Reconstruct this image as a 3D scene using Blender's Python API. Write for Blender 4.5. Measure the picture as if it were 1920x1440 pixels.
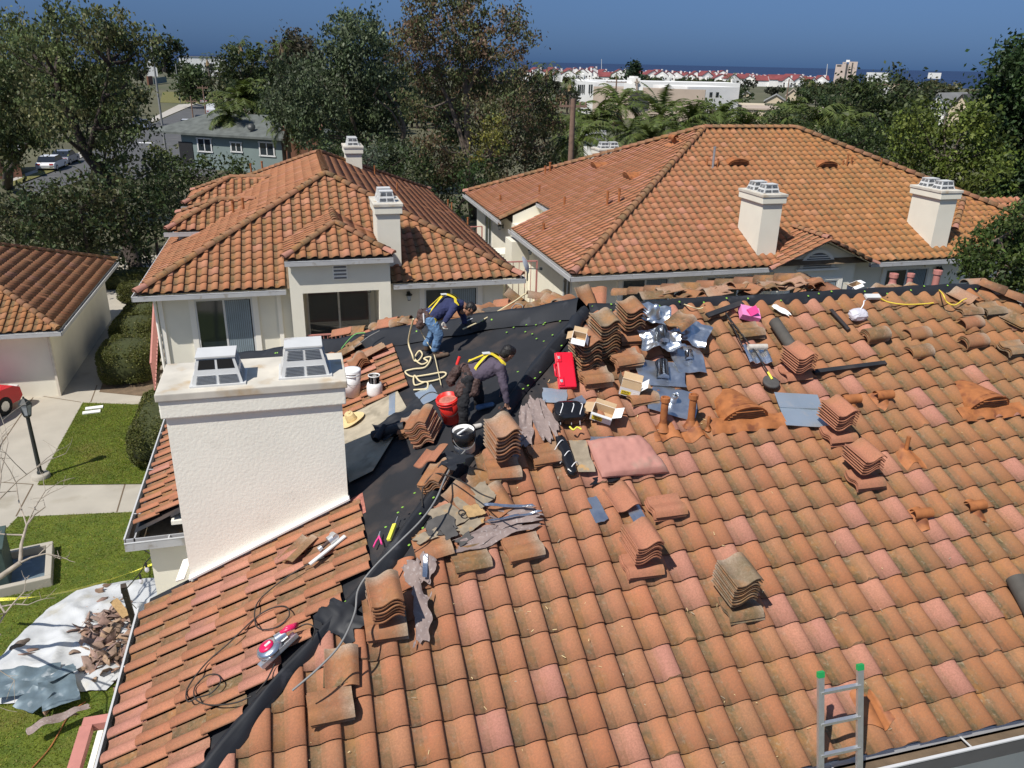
import bpy, bmesh, math, random
import numpy as np
from mathutils import Vector, Matrix, Euler, noise as mnoise
for o in list(bpy.data.objects): bpy.data.objects.remove(o)
SC = bpy.context.scene
COL = SC.collection
rad = math.radians
V3 = Vector
# ------------------------------------------------------------------ camera
FPX, PITCH, ROLL, YAW = 1496.28, rad(22.0075), rad(1.24), rad(90-74.8237)
CAMH = 11.4
def _cam():
    M = Matrix.Rotation(-YAW, 3, 'Z')
    R = V3((1,0,0)); F = V3((0,math.cos(PITCH),-math.sin(PITCH))); U = V3((0,math.sin(PITCH),math.cos(PITCH)))
    R2 = math.cos(ROLL)*R+math.sin(ROLL)*U; U2 = -math.sin(ROLL)*R+math.cos(ROLL)*U
    return M@R2, M@U2, M@F
RR, UU, FF = _cam()
CAM = V3((0,0,CAMH))
cd = bpy.data.cameras.new('camera'); cam = bpy.data.objects.new('camera', cd); COL.objects.link(cam)
mw = Matrix.Identity(4)
for i in range(3):
    mw[i][0] = RR[i]; mw[i][1] = UU[i]; mw[i][2] = -FF[i]; mw[i][3] = CAM[i]
cam.matrix_world = mw
cd.sensor_width = 36; cd.lens = 36*FPX/1920; cd.clip_start = .1; cd.clip_end = 90000
SC.camera = cam
# ------------------------------------------------------------------ light
SUNV = V3((-.488,-.327,.809)).normalized()
W = bpy.data.worlds.new('World'); SC.world = W; W.use_nodes = True
nt = W.node_tree; nt.nodes.clear()
sky = nt.nodes.new('ShaderNodeTexSky'); sky.sky_type = 'NISHITA'; sky.sun_disc = False
sky.sun_elevation = math.asin(SUNV.z); sky.sun_rotation = math.atan2(SUNV.x, SUNV.y)
sky.air_density = 1.0; sky.dust_density = .3; sky.ozone_density = 2.5; sky.altitude = 20
geo = nt.nodes.new('ShaderNodeTexCoord'); sep = nt.nodes.new('ShaderNodeSeparateXYZ')
nt.links.new(geo.outputs['Generated'], sep.inputs[0])
ramp = nt.nodes.new('ShaderNodeValToRGB')      # deep blue marine air low over the sea
nt.links.new(sep.outputs['Z'], ramp.inputs[0])
cr = ramp.color_ramp
cr.elements[0].position = 0.0; cr.elements[0].color = (.090,.190,.52,1)
cr.elements[1].position = .5; cr.elements[1].color = (1,1,1,1)
e = cr.elements.new(.075); e.color = (.215,.31,.55,1)
mul = nt.nodes.new('ShaderNodeMix'); mul.data_type = 'RGBA'; mul.blend_type = 'MULTIPLY'; mul.inputs[0].default_value = 1
nt.links.new(sky.outputs[0], mul.inputs[6]); nt.links.new(ramp.outputs[0], mul.inputs[7])
bg = nt.nodes.new('ShaderNodeBackground'); bg.inputs[1].default_value = .10
nt.links.new(mul.outputs[2], bg.inputs[0])
wo = nt.nodes.new('ShaderNodeOutputWorld'); nt.links.new(bg.outputs[0], wo.inputs[0])
sd = bpy.data.lights.new('sun', 'SUN'); sd.energy = 4.8; sd.angle = rad(.5); sd.color = (1,.955,.89)
so = bpy.data.objects.new('sun', sd); COL.objects.link(so)
so.rotation_euler = (-SUNV).to_track_quat('-Z','Y').to_euler(); so.location = (0,0,60)
SC.view_settings.view_transform = 'Standard'; SC.view_settings.look = 'None'
SC.view_settings.gamma = 1; SC.view_settings.exposure = 0.12
# ------------------------------------------------------------------ pixel -> place on a real surface (photo pixels, 1920 wide)
def ray(x, y): return (RR*(x-960)/FPX - UU*(y-720)/FPX + FF).normalized()
def PZ(x, y, z=0):
    d = ray(x,y); return CAM + d*((z-CAM.z)/d.z)
def PY(x, y, yy):
    d = ray(x,y); return CAM + d*(yy/d.y)
def PX(x, y, xx):
    d = ray(x,y); return CAM + d*(xx/d.x)
def PP(x, y, p0, n):
    d = ray(x,y); n = V3(n); return CAM + d*((V3(p0)-CAM).dot(n)/d.dot(n))
def PD(x, y, dist):
    d = ray(x,y); return CAM + d*(dist/math.hypot(d.x,d.y))
T = math.tan(rad(23.9186)); SL = rad(23.9186); SN, CS = math.sin(SL), math.cos(SL)
XL, YE, ZE = -2.08, 4.66, 5.33
N_M = V3((0,-SN,CS)); N_L = V3((-SN,0,CS)); N_B = V3((0,SN,CS))
def MP(x, y, h=0): return PP(x, y, V3((0,YE,ZE))+N_M*h, N_M)
def LP(x, y, h=0): return PP(x, y, V3((XL,0,ZE))+N_L*h, N_L)
def frame(P, u, v):
    u = V3(u).normalized(); v = V3(v); v = (v-u*v.dot(u)).normalized(); n = u.cross(v)
    m = Matrix.Identity(4)
    for i in range(3): m[i][0]=u[i]; m[i][1]=v[i]; m[i][2]=n[i]; m[i][3]=P[i]
    return m
V_M = V3((0,CS,SN)); V_L = V3((CS,0,SN))
def FM(P, yaw=0, h=0):    # frame on the front roof slope: x along the eave, y up the slope
    return frame(V3(P)+N_M*h, (1,0,0), V_M) @ Matrix.Rotation(rad(yaw),4,'Z')
def FL(P, yaw=0, h=0):
    return frame(V3(P)+N_L*h, (0,-1,0), V_L) @ Matrix.Rotation(rad(yaw),4,'Z')
def FG(P, yaw=0): return Matrix.Translation(P) @ Matrix.Rotation(rad(yaw),4,'Z')
# ------------------------------------------------------------------ objects
def wm(o):
    m = o.matrix_basis.copy()
    while o.parent: o = o.parent; m = o.matrix_basis @ m
    return m
def tag(o, label=None, cat=None, group=None, kind=None):
    if label: o['label'] = label
    if cat: o['category'] = cat
    if group: o['group'] = group
    if kind: o['kind'] = kind
    return o
def thing(name, label, cat, M=None, group=None):
    o = bpy.data.objects.new(name, None); COL.objects.link(o); o.empty_display_size = .2
    if M is not None:
        if not isinstance(M, Matrix): M = Matrix.Translation(M)
        o.matrix_basis = M
    return tag(o, label, cat, group)
class MB:
    def __init__(s): s.v=[]; s.f=[]; s.m=[]; s.sm=[]; s.M=None
    def add(s, vs, fs, mi=0, sm=False, M=None):
        b=len(s.v)
        if M is not None: vs=[M@V3(p) for p in vs]
        if s.M is not None: vs=[s.M@V3(p) for p in vs]
        s.v += [tuple(p) for p in vs]
        for f in fs: s.f.append([b+i for i in f]); s.m.append(mi); s.sm.append(sm)
        return s
    def box(s, c, d, mi=0, M=None, bev=0, taper=1.0):
        x,y,z=[k/2 for k in d]; c=V3(c)
        if bev>0:
            g=bmesh.new(); bmesh.ops.create_cube(g,size=1)
            for w in g.verts:
                k = taper if w.co.z>0 else 1
                w.co=V3((w.co.x*d[0]*k,w.co.y*d[1]*k,w.co.z*d[2]))+c
            bmesh.ops.bevel(g,geom=g.edges[:],offset=bev,segments=2,affect='EDGES',profile=.6)
            g.verts.index_update()
            s.add([w.co.copy() for w in g.verts],[[w.index for w in f.verts] for f in g.faces],mi,False,M); g.free(); return s
        t=taper
        vs=[c+V3(p) for p in [(-x,-y,-z),(x,-y,-z),(x,y,-z),(-x,y,-z),(-x*t,-y*t,z),(x*t,-y*t,z),(x*t,y*t,z),(-x*t,y*t,z)]]
        return s.add(vs,[(3,2,1,0),(4,5,6,7),(0,1,5,4),(1,2,6,5),(2,3,7,6),(3,0,4,7)],mi,False,M)
    def bb(s, a, b, mi=0, M=None):   # box from corner to corner
        a=V3(a); b=V3(b); return s.box((a+b)/2,[abs(q) for q in (b-a)],mi,M)
    def beam(s, p, q, w, h, mi=0, up=(0,0,1)):
        p=V3(p); q=V3(q); d=q-p; L=d.length; z=d/L; up=V3(up)
        if abs(z.dot(up))>.98: up=V3((1,0,0))
        x=up.cross(z).normalized(); y=z.cross(x)
        m=Matrix.Identity(4)
        for i in range(3): m[i][0]=x[i]; m[i][1]=y[i]; m[i][2]=z[i]; m[i][3]=(p[i]+q[i])/2
        return s.box((0,0,0),(w,h,L),mi,m)
    def tube(s, pts, r, n=8, mi=0, cap=True, M=None, sm=True):
        pts=[V3(p) for p in pts]; k=len(pts)
        rs = r if isinstance(r,(list,tuple)) else [r]*k
        vs=[]; fs=[]; x=None
        for i,p in enumerate(pts):
            d=(pts[min(i+1,k-1)]-pts[max(i-1,0)])
            if d.length<1e-9: d=V3((0,0,1))
            d.normalize()
            if x is None: x=d.orthogonal().normalized()
            else:
                x=x-d*x.dot(d)
                x = x.normalized() if x.length>1e-6 else d.orthogonal().normalized()
            y=d.cross(x)
            for j in range(n):
                a=2*math.pi*j/n; vs.append(p+(x*math.cos(a)+y*math.sin(a))*rs[i])
        for i in range(k-1):
            for j in range(n):
                a=i*n+j; b=i*n+(j+1)%n; fs.append((a,b,b+n,a+n))
        s.add(vs,fs,mi,sm,M)
        if cap:
            s.add(vs[:n],[list(range(n))[::-1]],mi,False,M); s.add(vs[-n:],[list(range(n))],mi,False,M)
        return s
    def lathe(s, prof, n=24, mi=0, M=None, sm=True):
        vs=[];fs=[]
        for (r,z) in prof:
            for j in range(n):
                a=2*math.pi*j/n; vs.append((r*math.cos(a),r*math.sin(a),z))
        for i in range(len(prof)-1):
            for j in range(n):
                a=i*n+j;b=i*n+(j+1)%n; fs.append((a,b,b+n,a+n))
        return s.add(vs,fs,mi,sm,M)
    def prism(s, poly, h, mi=0, M=None, z0=0):
        n=len(poly); vs=[(p[0],p[1],z0) for p in poly]+[(p[0],p[1],z0+h) for p in poly]
        fs=[list(range(n))[::-1],[n+i for i in range(n)]]+[(i,(i+1)%n,n+(i+1)%n,n+i) for i in range(n)]
        return s.add(vs,fs,mi,False,M)
    def grid(s, fn, nu, nv, mi=0, M=None, sm=True, th=0):
        vs=[V3(fn(i/nu,j/nv)) for j in range(nv+1) for i in range(nu+1)]
        w=nu+1
        fs=[(j*w+i,j*w+i+1,(j+1)*w+i+1,(j+1)*w+i) for j in range(nv) for i in range(nu)]
        s.add(vs,fs,mi,sm,M)
        if th:
            nn=[]
            for j in range(nv+1):
                for i in range(nu+1):
                    a=vs[j*w+min(i+1,nu)]-vs[j*w+max(i-1,0)]; b=vs[min(j+1,nv)*w+i]-vs[max(j-1,0)*w+i]
                    c=a.cross(b); nn.append(c.normalized() if c.length>1e-9 else V3((0,0,1)))
            v2=[p-q*th for p,q in zip(vs,nn)]
            s.add(v2,[f[::-1] for f in fs],mi,sm,M)
            rim=[i for i in range(w)]+[j*w+nu for j in range(1,nv+1)]+[nv*w+i for i in range(nu-1,-1,-1)]+[j*w for j in range(nv-1,0,-1)]
            n=len(rim); s.add([vs[i] for i in rim]+[v2[i] for i in rim],[(i,n+i,n+(i+1)%n,(i+1)%n) for i in range(n)],mi,False,M)
        return s
    def build(s, name, mats, parent=None, world=True, M=None):
        me=bpy.data.meshes.new(name); vs=s.v
        if parent is not None and world:
            inv=wm(parent).inverted(); vs=[inv@V3(p) for p in vs]
        elif M is not None and world:
            inv=M.inverted(); vs=[inv@V3(p) for p in vs]
        me.from_pydata([tuple(p) for p in vs],[],s.f)
        if not isinstance(mats,(list,tuple)): mats=[mats]
        for m in mats: me.materials.append(MAT[m] if isinstance(m,str) else m)
        me.polygons.foreach_set('material_index', s.m); me.polygons.foreach_set('use_smooth', s.sm)
        me.update()
        o=bpy.data.objects.new(name,me); COL.objects.link(o)
        if parent is not None: o.parent=parent
        elif M is not None: o.matrix_basis=M
        return o
def one(mb, name, mats, label, cat, M=None, group=None, kind=None, world=False):
    o=mb.build(name,mats,None,world,M); return tag(o,label,cat,group,kind)
def struct(mb, name, mats): return tag(mb.build(name,mats), kind='structure')
def centre(mb):
    a=np.array(mb.v); c=(a.min(0)+a.max(0))/2; c[2]=a[:,2].min(); return Matrix.Translation(V3(c))
# ------------------------------------------------------------------ materials
MAT={}
def L(nt,a,b): nt.links.new(a,b)
def mat(name, col, rough=.8, metal=0, var=.12, scale=6, bump=0, bscale=None, col2=None, spots=None, attr=None, coord='Object', spec=.5, trans=0, tl=0, detail=5, alpha=None):
    m=bpy.data.materials.new(name); m.use_nodes=True; t=m.node_tree; p=t.nodes['Principled BSDF']
    p.inputs['Roughness'].default_value=rough; p.inputs['Metallic'].default_value=metal
    p.inputs['Specular IOR Level'].default_value=spec
    tc=t.nodes.new('ShaderNodeTexCoord'); nz=t.nodes.new('ShaderNodeTexNoise'); nz.inputs['Scale'].default_value=scale; nz.inputs['Detail'].default_value=detail
    if coord=='World':
        g=t.nodes.new('ShaderNodeNewGeometry'); src=g.outputs['Position']
    else: src=tc.outputs[coord]
    L(t,src,nz.inputs['Vector'])
    r=t.nodes.new('ShaderNodeValToRGB'); L(t,nz.outputs['Fac'],r.inputs[0])
    r.color_ramp.elements[0].position=.3; r.color_ramp.elements[1].position=.7
    c2 = col2 or tuple(min(1,c*(1+var)) for c in col)
    c1 = col if col2 else tuple(c*(1-var) for c in col)
    r.color_ramp.elements[0].color=(*c1,1); r.color_ramp.elements[1].color=(*c2,1)
    out=r.outputs[0]
    if attr:
        a=t.nodes.new('ShaderNodeAttribute'); a.attribute_name=attr
        mx=t.nodes.new('ShaderNodeMix'); mx.data_type='RGBA'; mx.blend_type='MULTIPLY'; mx.inputs[0].default_value=1
        L(t,out,mx.inputs[6]); L(t,a.outputs['Color'],mx.inputs[7]); out=mx.outputs[2]
    if spots:   # (colour, scale, threshold, softness)
        n2=t.nodes.new('ShaderNodeTexNoise'); n2.inputs['Scale'].default_value=spots[1]; n2.inputs['Detail'].default_value=6; L(t,src,n2.inputs['Vector'])
        r2=t.nodes.new('ShaderNodeValToRGB'); L(t,n2.outputs['Fac'],r2.inputs[0])
        r2.color_ramp.elements[0].position=spots[2]; r2.color_ramp.elements[1].position=spots[2]+spots[3]
        mx=t.nodes.new('ShaderNodeMix'); mx.data_type='RGBA'; L(t,r2.outputs[0],mx.inputs[0]); L(t,out,mx.inputs[6]); mx.inputs[7].default_value=(*spots[0],1); out=mx.outputs[2]
    L(t,out,p.inputs['Base Color'])
    if bump:
        n3=t.nodes.new('ShaderNodeTexNoise'); n3.inputs['Scale'].default_value=bscale or scale*6; n3.inputs['Detail'].default_value=6; L(t,src,n3.inputs['Vector'])
        b=t.nodes.new('ShaderNodeBump'); b.inputs['Strength'].default_value=min(1,bump*10 if bump<.1 else 1); b.inputs['Distance'].default_value=bump
        L(t,n3.outputs['Fac'],b.inputs['Height']); L(t,b.outputs[0],p.inputs['Normal'])
    if trans: p.inputs['Transmission Weight'].default_value=trans
    if alpha is not None: p.inputs['Alpha'].default_value=alpha
    if tl:
        tr=t.nodes.new('ShaderNodeBsdfTranslucent'); L(t,out,tr.inputs[0]); ms=t.nodes.new('ShaderNodeMixShader'); ms.inputs[0].default_value=tl
        o=t.nodes['Material Output']; L(t,p.outputs[0],ms.inputs[1]); L(t,tr.outputs[0],ms.inputs[2]); L(t,ms.outputs[0],o.inputs[0])
    MAT[name]=m; return m
def tile_mat(name):
    m=bpy.data.materials.new(name); m.use_nodes=True; t=m.node_tree; p=t.nodes['Principled BSDF']; p.inputs['Roughness'].default_value=.92; p.inputs['Specular IOR Level'].default_value=.2
    a=t.nodes.new('ShaderNodeAttribute'); a.attribute_name='Col'
    g=t.nodes.new('ShaderNodeNewGeometry')
    def nz(s,d=5):
        n=t.nodes.new('ShaderNodeTexNoise'); n.inputs['Scale'].default_value=s; n.inputs['Detail'].default_value=d; n.inputs['Roughness'].default_value=.65; L(t,g.outputs['Position'],n.inputs['Vector']); return n
    def rp(n,a0,a1):
        r=t.nodes.new('ShaderNodeMapRange'); r.inputs[1].default_value=a0; r.inputs[2].default_value=a1; L(t,n,r.inputs[0]); return r.outputs[0]
    def mth(op,x,y):
        q=t.nodes.new('ShaderNodeMath'); q.operation=op; q.use_clamp=True
        for i,w in enumerate((x,y)):
            if isinstance(w,(int,float)): q.inputs[i].default_value=w
            else: L(t,w,q.inputs[i])
        return q.outputs[0]
    def mix(f,c0,c1,bl='MIX'):
        q=t.nodes.new('ShaderNodeMix'); q.data_type='RGBA'; q.blend_type=bl
        for i,w in ((0,f),(6,c0),(7,c1)):
            if isinstance(w,(int,float)): q.inputs[i].default_value=w
            elif isinstance(w,tuple): q.inputs[i].default_value=(*w,1)
            else: L(t,w,q.inputs[i])
        return q.outputs[2]
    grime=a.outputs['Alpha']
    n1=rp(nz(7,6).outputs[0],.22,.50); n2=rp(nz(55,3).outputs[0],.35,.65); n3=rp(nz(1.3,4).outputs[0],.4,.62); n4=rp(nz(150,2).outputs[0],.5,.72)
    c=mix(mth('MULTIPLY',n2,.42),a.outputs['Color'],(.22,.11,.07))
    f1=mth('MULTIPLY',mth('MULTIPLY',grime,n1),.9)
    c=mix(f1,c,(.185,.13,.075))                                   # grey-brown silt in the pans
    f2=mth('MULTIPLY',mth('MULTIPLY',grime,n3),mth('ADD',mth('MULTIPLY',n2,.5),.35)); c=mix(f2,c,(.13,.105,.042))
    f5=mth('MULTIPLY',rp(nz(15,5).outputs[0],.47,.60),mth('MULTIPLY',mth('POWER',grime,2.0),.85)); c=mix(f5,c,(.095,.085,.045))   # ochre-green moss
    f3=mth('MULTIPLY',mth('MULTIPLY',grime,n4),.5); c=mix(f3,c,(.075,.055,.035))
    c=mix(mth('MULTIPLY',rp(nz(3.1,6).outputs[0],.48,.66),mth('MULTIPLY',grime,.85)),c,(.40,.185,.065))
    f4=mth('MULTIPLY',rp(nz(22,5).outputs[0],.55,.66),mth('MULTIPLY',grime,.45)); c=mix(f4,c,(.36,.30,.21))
    L(t,c,p.inputs['Base Color'])
    b=t.nodes.new('ShaderNodeBump'); b.inputs['Strength'].default_value=.5; b.inputs['Distance'].default_value=.004
    L(t,nz(90,5).outputs[0],b.inputs['Height']); L(t,b.outputs[0],p.inputs['Normal'])
    MAT[name]=m
tile_mat('tile')
def srgb(r,g,b,k=1.0):
    f=lambda c:(c/255/12.92 if c/255<=.04045 else ((c/255+.055)/1.055)**2.4)*k
    return (f(r),f(g),f(b))
mat('stucco',(.88,.85,.73),.92,var=.03,scale=2,bump=.02,bscale=26,coord='World',spots=((.62,.58,.49),.7,.62,.2))
mat('stucco_fine',(.76,.72,.60),.92,var=.04,scale=1.5,bump=.006,bscale=30,coord='World')
mat('stucco_trim',(.82,.78,.69),.9,var=.03,scale=2,bump=.004,bscale=40,coord='World')
mat('cap_concrete',(.56,.52,.44),.95,var=.16,scale=3,bump=.006,bscale=60,coord='World',spots=((.45,.34,.21),3.1,.56,.16))
mat('white_metal',(.60,.60,.58),.5,var=.05,scale=5,spots=((.38,.33,.27),4,.62,.12),coord='World')
mat('gutter',(.42,.42,.42),.45,var=.06,scale=4,coord='World',spots=((.3,.28,.25),5,.6,.1))
mat('lamp_grey',(.09,.09,.092),.5,var=.1,scale=4,coord='World')
mat('gutter_lip',(.58,.58,.57),.4,var=.05,scale=4,coord='World')
mat('glass',(.02,.028,.034),.06,var=.1,scale=1,spec=.8)
mat('blind',(.20,.25,.28),.5,var=.1,scale=3)
mat('black',(.012,.012,.013),.7,var=.3,scale=8)
mat('black_gloss',(.012,.012,.014),.25,var=.2,scale=8)
mat('void',(.004,.004,.004),.9)
mat('felt',(.015,.016,.019),.78,var=.3,scale=1.6,bump=.006,bscale=9,coord='World',spots=((.062,.045,.037),2.2,.5,.24))
mat('felt_new',(.012,.0135,.017),.62,var=.2,scale=3,bump=.01,bscale=6,coord='World',spots=((.05,.052,.058),5,.6,.2))
mat('felt_roll',(.075,.068,.058),.85,var=.15,scale=8,bump=.002,bscale=80)
mat('green_cap',(.22,.44,.05),.6)
mat('paper_white',(.8,.8,.76),.8,var=.04)
mat('terracotta_new',(.46,.15,.085),.85,var=.08,scale=20,bump=.001,bscale=200)
mat('rust_paint',(.35,.125,.038),.7,var=.22,scale=9,coord='World',spots=((.20,.065,.025),7,.52,.15))
mat('galv',(.66,.69,.72),.30,metal=.9,var=.12,scale=7,bump=.012,bscale=7,spots=((.45,.5,.58),4,.5,.15))
mat('galv_flat',(.56,.64,.70),.42,metal=.75,var=.06,scale=2,bump=.002,bscale=12,spots=((.68,.7,.7),6,.56,.12))
mat('foil',(.8,.8,.8),.22,metal=.95,var=.1,scale=12,bump=.03,bscale=16)
mat('aluminium',(.68,.68,.67),.38,metal=.8,var=.08,scale=20)
mat('lead',(.25,.19,.17),.75,var=.12,scale=14,bump=.01,bscale=25,spots=((.34,.29,.27),30,.58,.08))
mat('lead_dark',(.075,.07,.065),.8,var=.2,scale=10,bump=.006,bscale=25)
mat('plywood',(.40,.345,.25),.9,var=.15,scale=5,bump=.003,bscale=40,coord='World',spots=((.28,.24,.17),4,.55,.12))
mat('old_board',(.27,.22,.155),.9,var=.2,scale=12,bump=.006,bscale=40,spots=((.42,.25,.10),9,.6,.08))
mat('wood',(.42,.27,.12),.8,var=.2,scale=20)
mat('red_plastic',(.72,.012,.035),.33,var=.06,scale=6)
mat('red_bucket',(.68,.03,.022),.4,var=.1,scale=6,spots=((.5,.2,.17),12,.62,.1))
mat('mortar_red',(.40,.15,.11),.9,var=.3,scale=20)
mat('white_plastic',(.80,.80,.79),.4,var=.03)
mat('white_paint',(.78,.77,.74),.5,var=.05,scale=9)
mat('kraft',(.50,.35,.20),.85,var=.08,scale=6)
mat('card_white',(.82,.82,.80),.7,var=.03)
mat('card_green',(.02,.36,.11),.6); mat('card_yellow',(.80,.62,.03),.6); mat('card_cyan',(.08,.50,.36),.6)
mat('ink',(.02,.025,.03),.6)
mat('kraft_pink',(.43,.20,.16),.8,var=.12,scale=5,bump=.02,bscale=7,spots=((.27,.21,.155),3.5,.58,.16))
mat('magenta',(.78,.06,.26),.6,var=.1,scale=10); mat('pink_card',(.78,.25,.50),.6,var=.1,scale=10); mat('crimson',(.62,.012,.09),.35)
mat('rope_cream',(.66,.56,.34),.85,var=.2,scale=120); mat('rope_yellow',(.75,.55,.06),.8,var=.2,scale=90); mat('cord_green',(.16,.45,.12),.6); mat('cord_black',(.03,.026,.022),.6); mat('cord_grey',(.22,.22,.21),.6)
mat('straw',(.66,.50,.25),.85,var=.15,scale=60,bump=.002,bscale=150)
mat('skin',(.30,.15,.09),.55,var=.08,scale=9); mat('hair',(.010,.008,.007),.6,var=.3,scale=30)
mat('navy',(.022,.028,.085),.9,var=.18,scale=7,bump=.012,bscale=9); mat('grey_purple',(.088,.068,.095),.9,var=.15,scale=6,bump=.014,bscale=8)
mat('jeans',(.10,.19,.33),.9,var=.35,scale=6,bump=.01,bscale=12); mat('black_pants',(.016,.016,.018),.9,var=.3,scale=7,bump=.012,bscale=9)
mat('leather',(.065,.035,.028),.7,var=.35,scale=12,bump=.008,bscale=20); mat('harness',(.72,.55,.03),.7,var=.1,scale=30); mat('glove',(.5,.46,.40),.9,var=.12,scale=20)
mat('boot',(.085,.055,.035),.8,var=.3,scale=20); mat('sole',(.45,.42,.38),.8)
mat('bag_film',(.6,.58,.62),.3,var=.1,scale=9,bump=.02,bscale=12)
mat('tarp',(.50,.51,.51),.55,var=.1,scale=1.5,bump=.05,bscale=2.5,coord='World',spots=((.46,.44,.38),1.8,.58,.14))
mat('rubble',(.27,.19,.145),.9,var=.3,scale=8,bump=.008,bscale=30,attr='Tint',spots=((.14,.12,.08),14,.6,.1))
mat('slate_metal',(.14,.19,.22),.5,metal=.2,var=.15,scale=6,spots=((.42,.47,.5),4,.6,.12))
mat('caution',(.80,.74,.08),.5,var=.05)
mat('lawn',(.062,.100,.008),.95,col2=(.122,.150,.012),scale=3.0,bump=.05,bscale=45,coord='World',spots=((.17,.135,.035),.55,.56,.2),detail=12)
mat('dirt',(.15,.105,.065),.95,var=.25,scale=4,bump=.03,bscale=20,coord='World')
mat('ground',(.10,.095,.05),.95,var=.35,scale=.06,coord='World',spots=((.05,.065,.022),.03,.5,.2))
mat('concrete',(.40,.365,.30),.9,var=.08,scale=1.2,bump=.003,bscale=60,coord='World',spots=((.31,.275,.21),.8,.6,.15))
mat('joint',(.14,.10,.06),.95)
mat('asphalt',(.085,.085,.085),.9,var=.12,scale=.7,bump=.004,bscale=40,coord='World',spots=((.12,.118,.112),.4,.56,.15))
mat('kerb',(.42,.39,.34),.9,var=.1,scale=1,coord='World'); mat('road_white',(.7,.7,.68),.8); mat('verge',(.14,.13,.035),.95,var=.3,scale=2,coord='World')
mat('sea',(.004,.026,.085),.8,var=.15,scale=.002,bump=0,coord='World')
mat('bark',(.13,.10,.078),.9,var=.3,scale=6,bump=.02,bscale=14,coord='World'); mat('bark_dark',(.045,.033,.026),.9,var=.35,scale=6,bump=.02,bscale=14,coord='World'); mat('bark_pale',(.34,.29,.23),.85,var=.25,scale=9,bump=.004,bscale=30,coord='World')
mat('frond',(.075,.105,.02),.6,attr='Tint',tl=.25,var=.2,scale=2); mat('palm_dead',(.24,.17,.09),.9,var=.2,scale=5)
mat('leaf',(1,1,1),.55,attr='Tint',tl=.28,var=.22,scale=.9,spec=.35)
mat('grey_wall',(.17,.215,.205),.9,var=.05,scale=1,coord='World'); mat('shingle',(.105,.115,.105),.95,var=.25,scale=1.4,bump=.01,bscale=14,coord='World')
mat('tan_wall',(.42,.34,.27),.9,var=.06,scale=.5,coord='World'); mat('white_wall',(.80,.79,.75),.85,var=.04,scale=.5,coord='World'); mat('cream_wall',(.55,.46,.33),.9,var=.06,scale=.5,coord='World')
mat('maroon_roof',(.19,.045,.045),.8,var=.2,scale=.2,coord='World'); mat('grey_roof',(.25,.25,.24),.9,var=.15,scale=.4,coord='World'); mat('dark_roof',(.075,.072,.07),.9,var=.15,scale=.4,coord='World')
mat('tower_wall',(.50,.41,.35),.9,var=.05,scale=.1,coord='World'); mat('brick',(.22,.10,.06),.9,var=.25,scale=3,coord='World')
mat('car_white',(.75,.76,.77),.25,var=.02); mat('car_red',(.55,.015,.02),.22,var=.03); mat('car_dark',(.03,.033,.04),.25,var=.05); mat('car_silver',(.36,.38,.42),.3,metal=.5,var=.05); mat('car_glass',(.015,.018,.022),.08,spec=.8); mat('tyre',(.015,.015,.015),.9)
mat('tail_light',(.5,.02,.02),.3)
mat('rail_pink',(.48,.20,.165),.6,var=.08,scale=6,coord='World'); mat('lamp_metal',(.02,.024,.022),.5); mat('lamp_glass',(.35,.38,.40),.25,spec=.7); mat('utility_green',(.055,.085,.075),.6,var=.12,scale=5); mat('pole_wood',(.19,.12,.085),.9,var=.2,scale=5,coord='World')
mat('ladder_green',(.02,.33,.09),.4); mat('hedge_core',(.040,.048,.012),.95); mat('dish',(.5,.52,.55),.4); mat('trim_beige',(.62,.56,.46),.8); mat('vent_shadow',(.15,.15,.15),.8)
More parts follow.
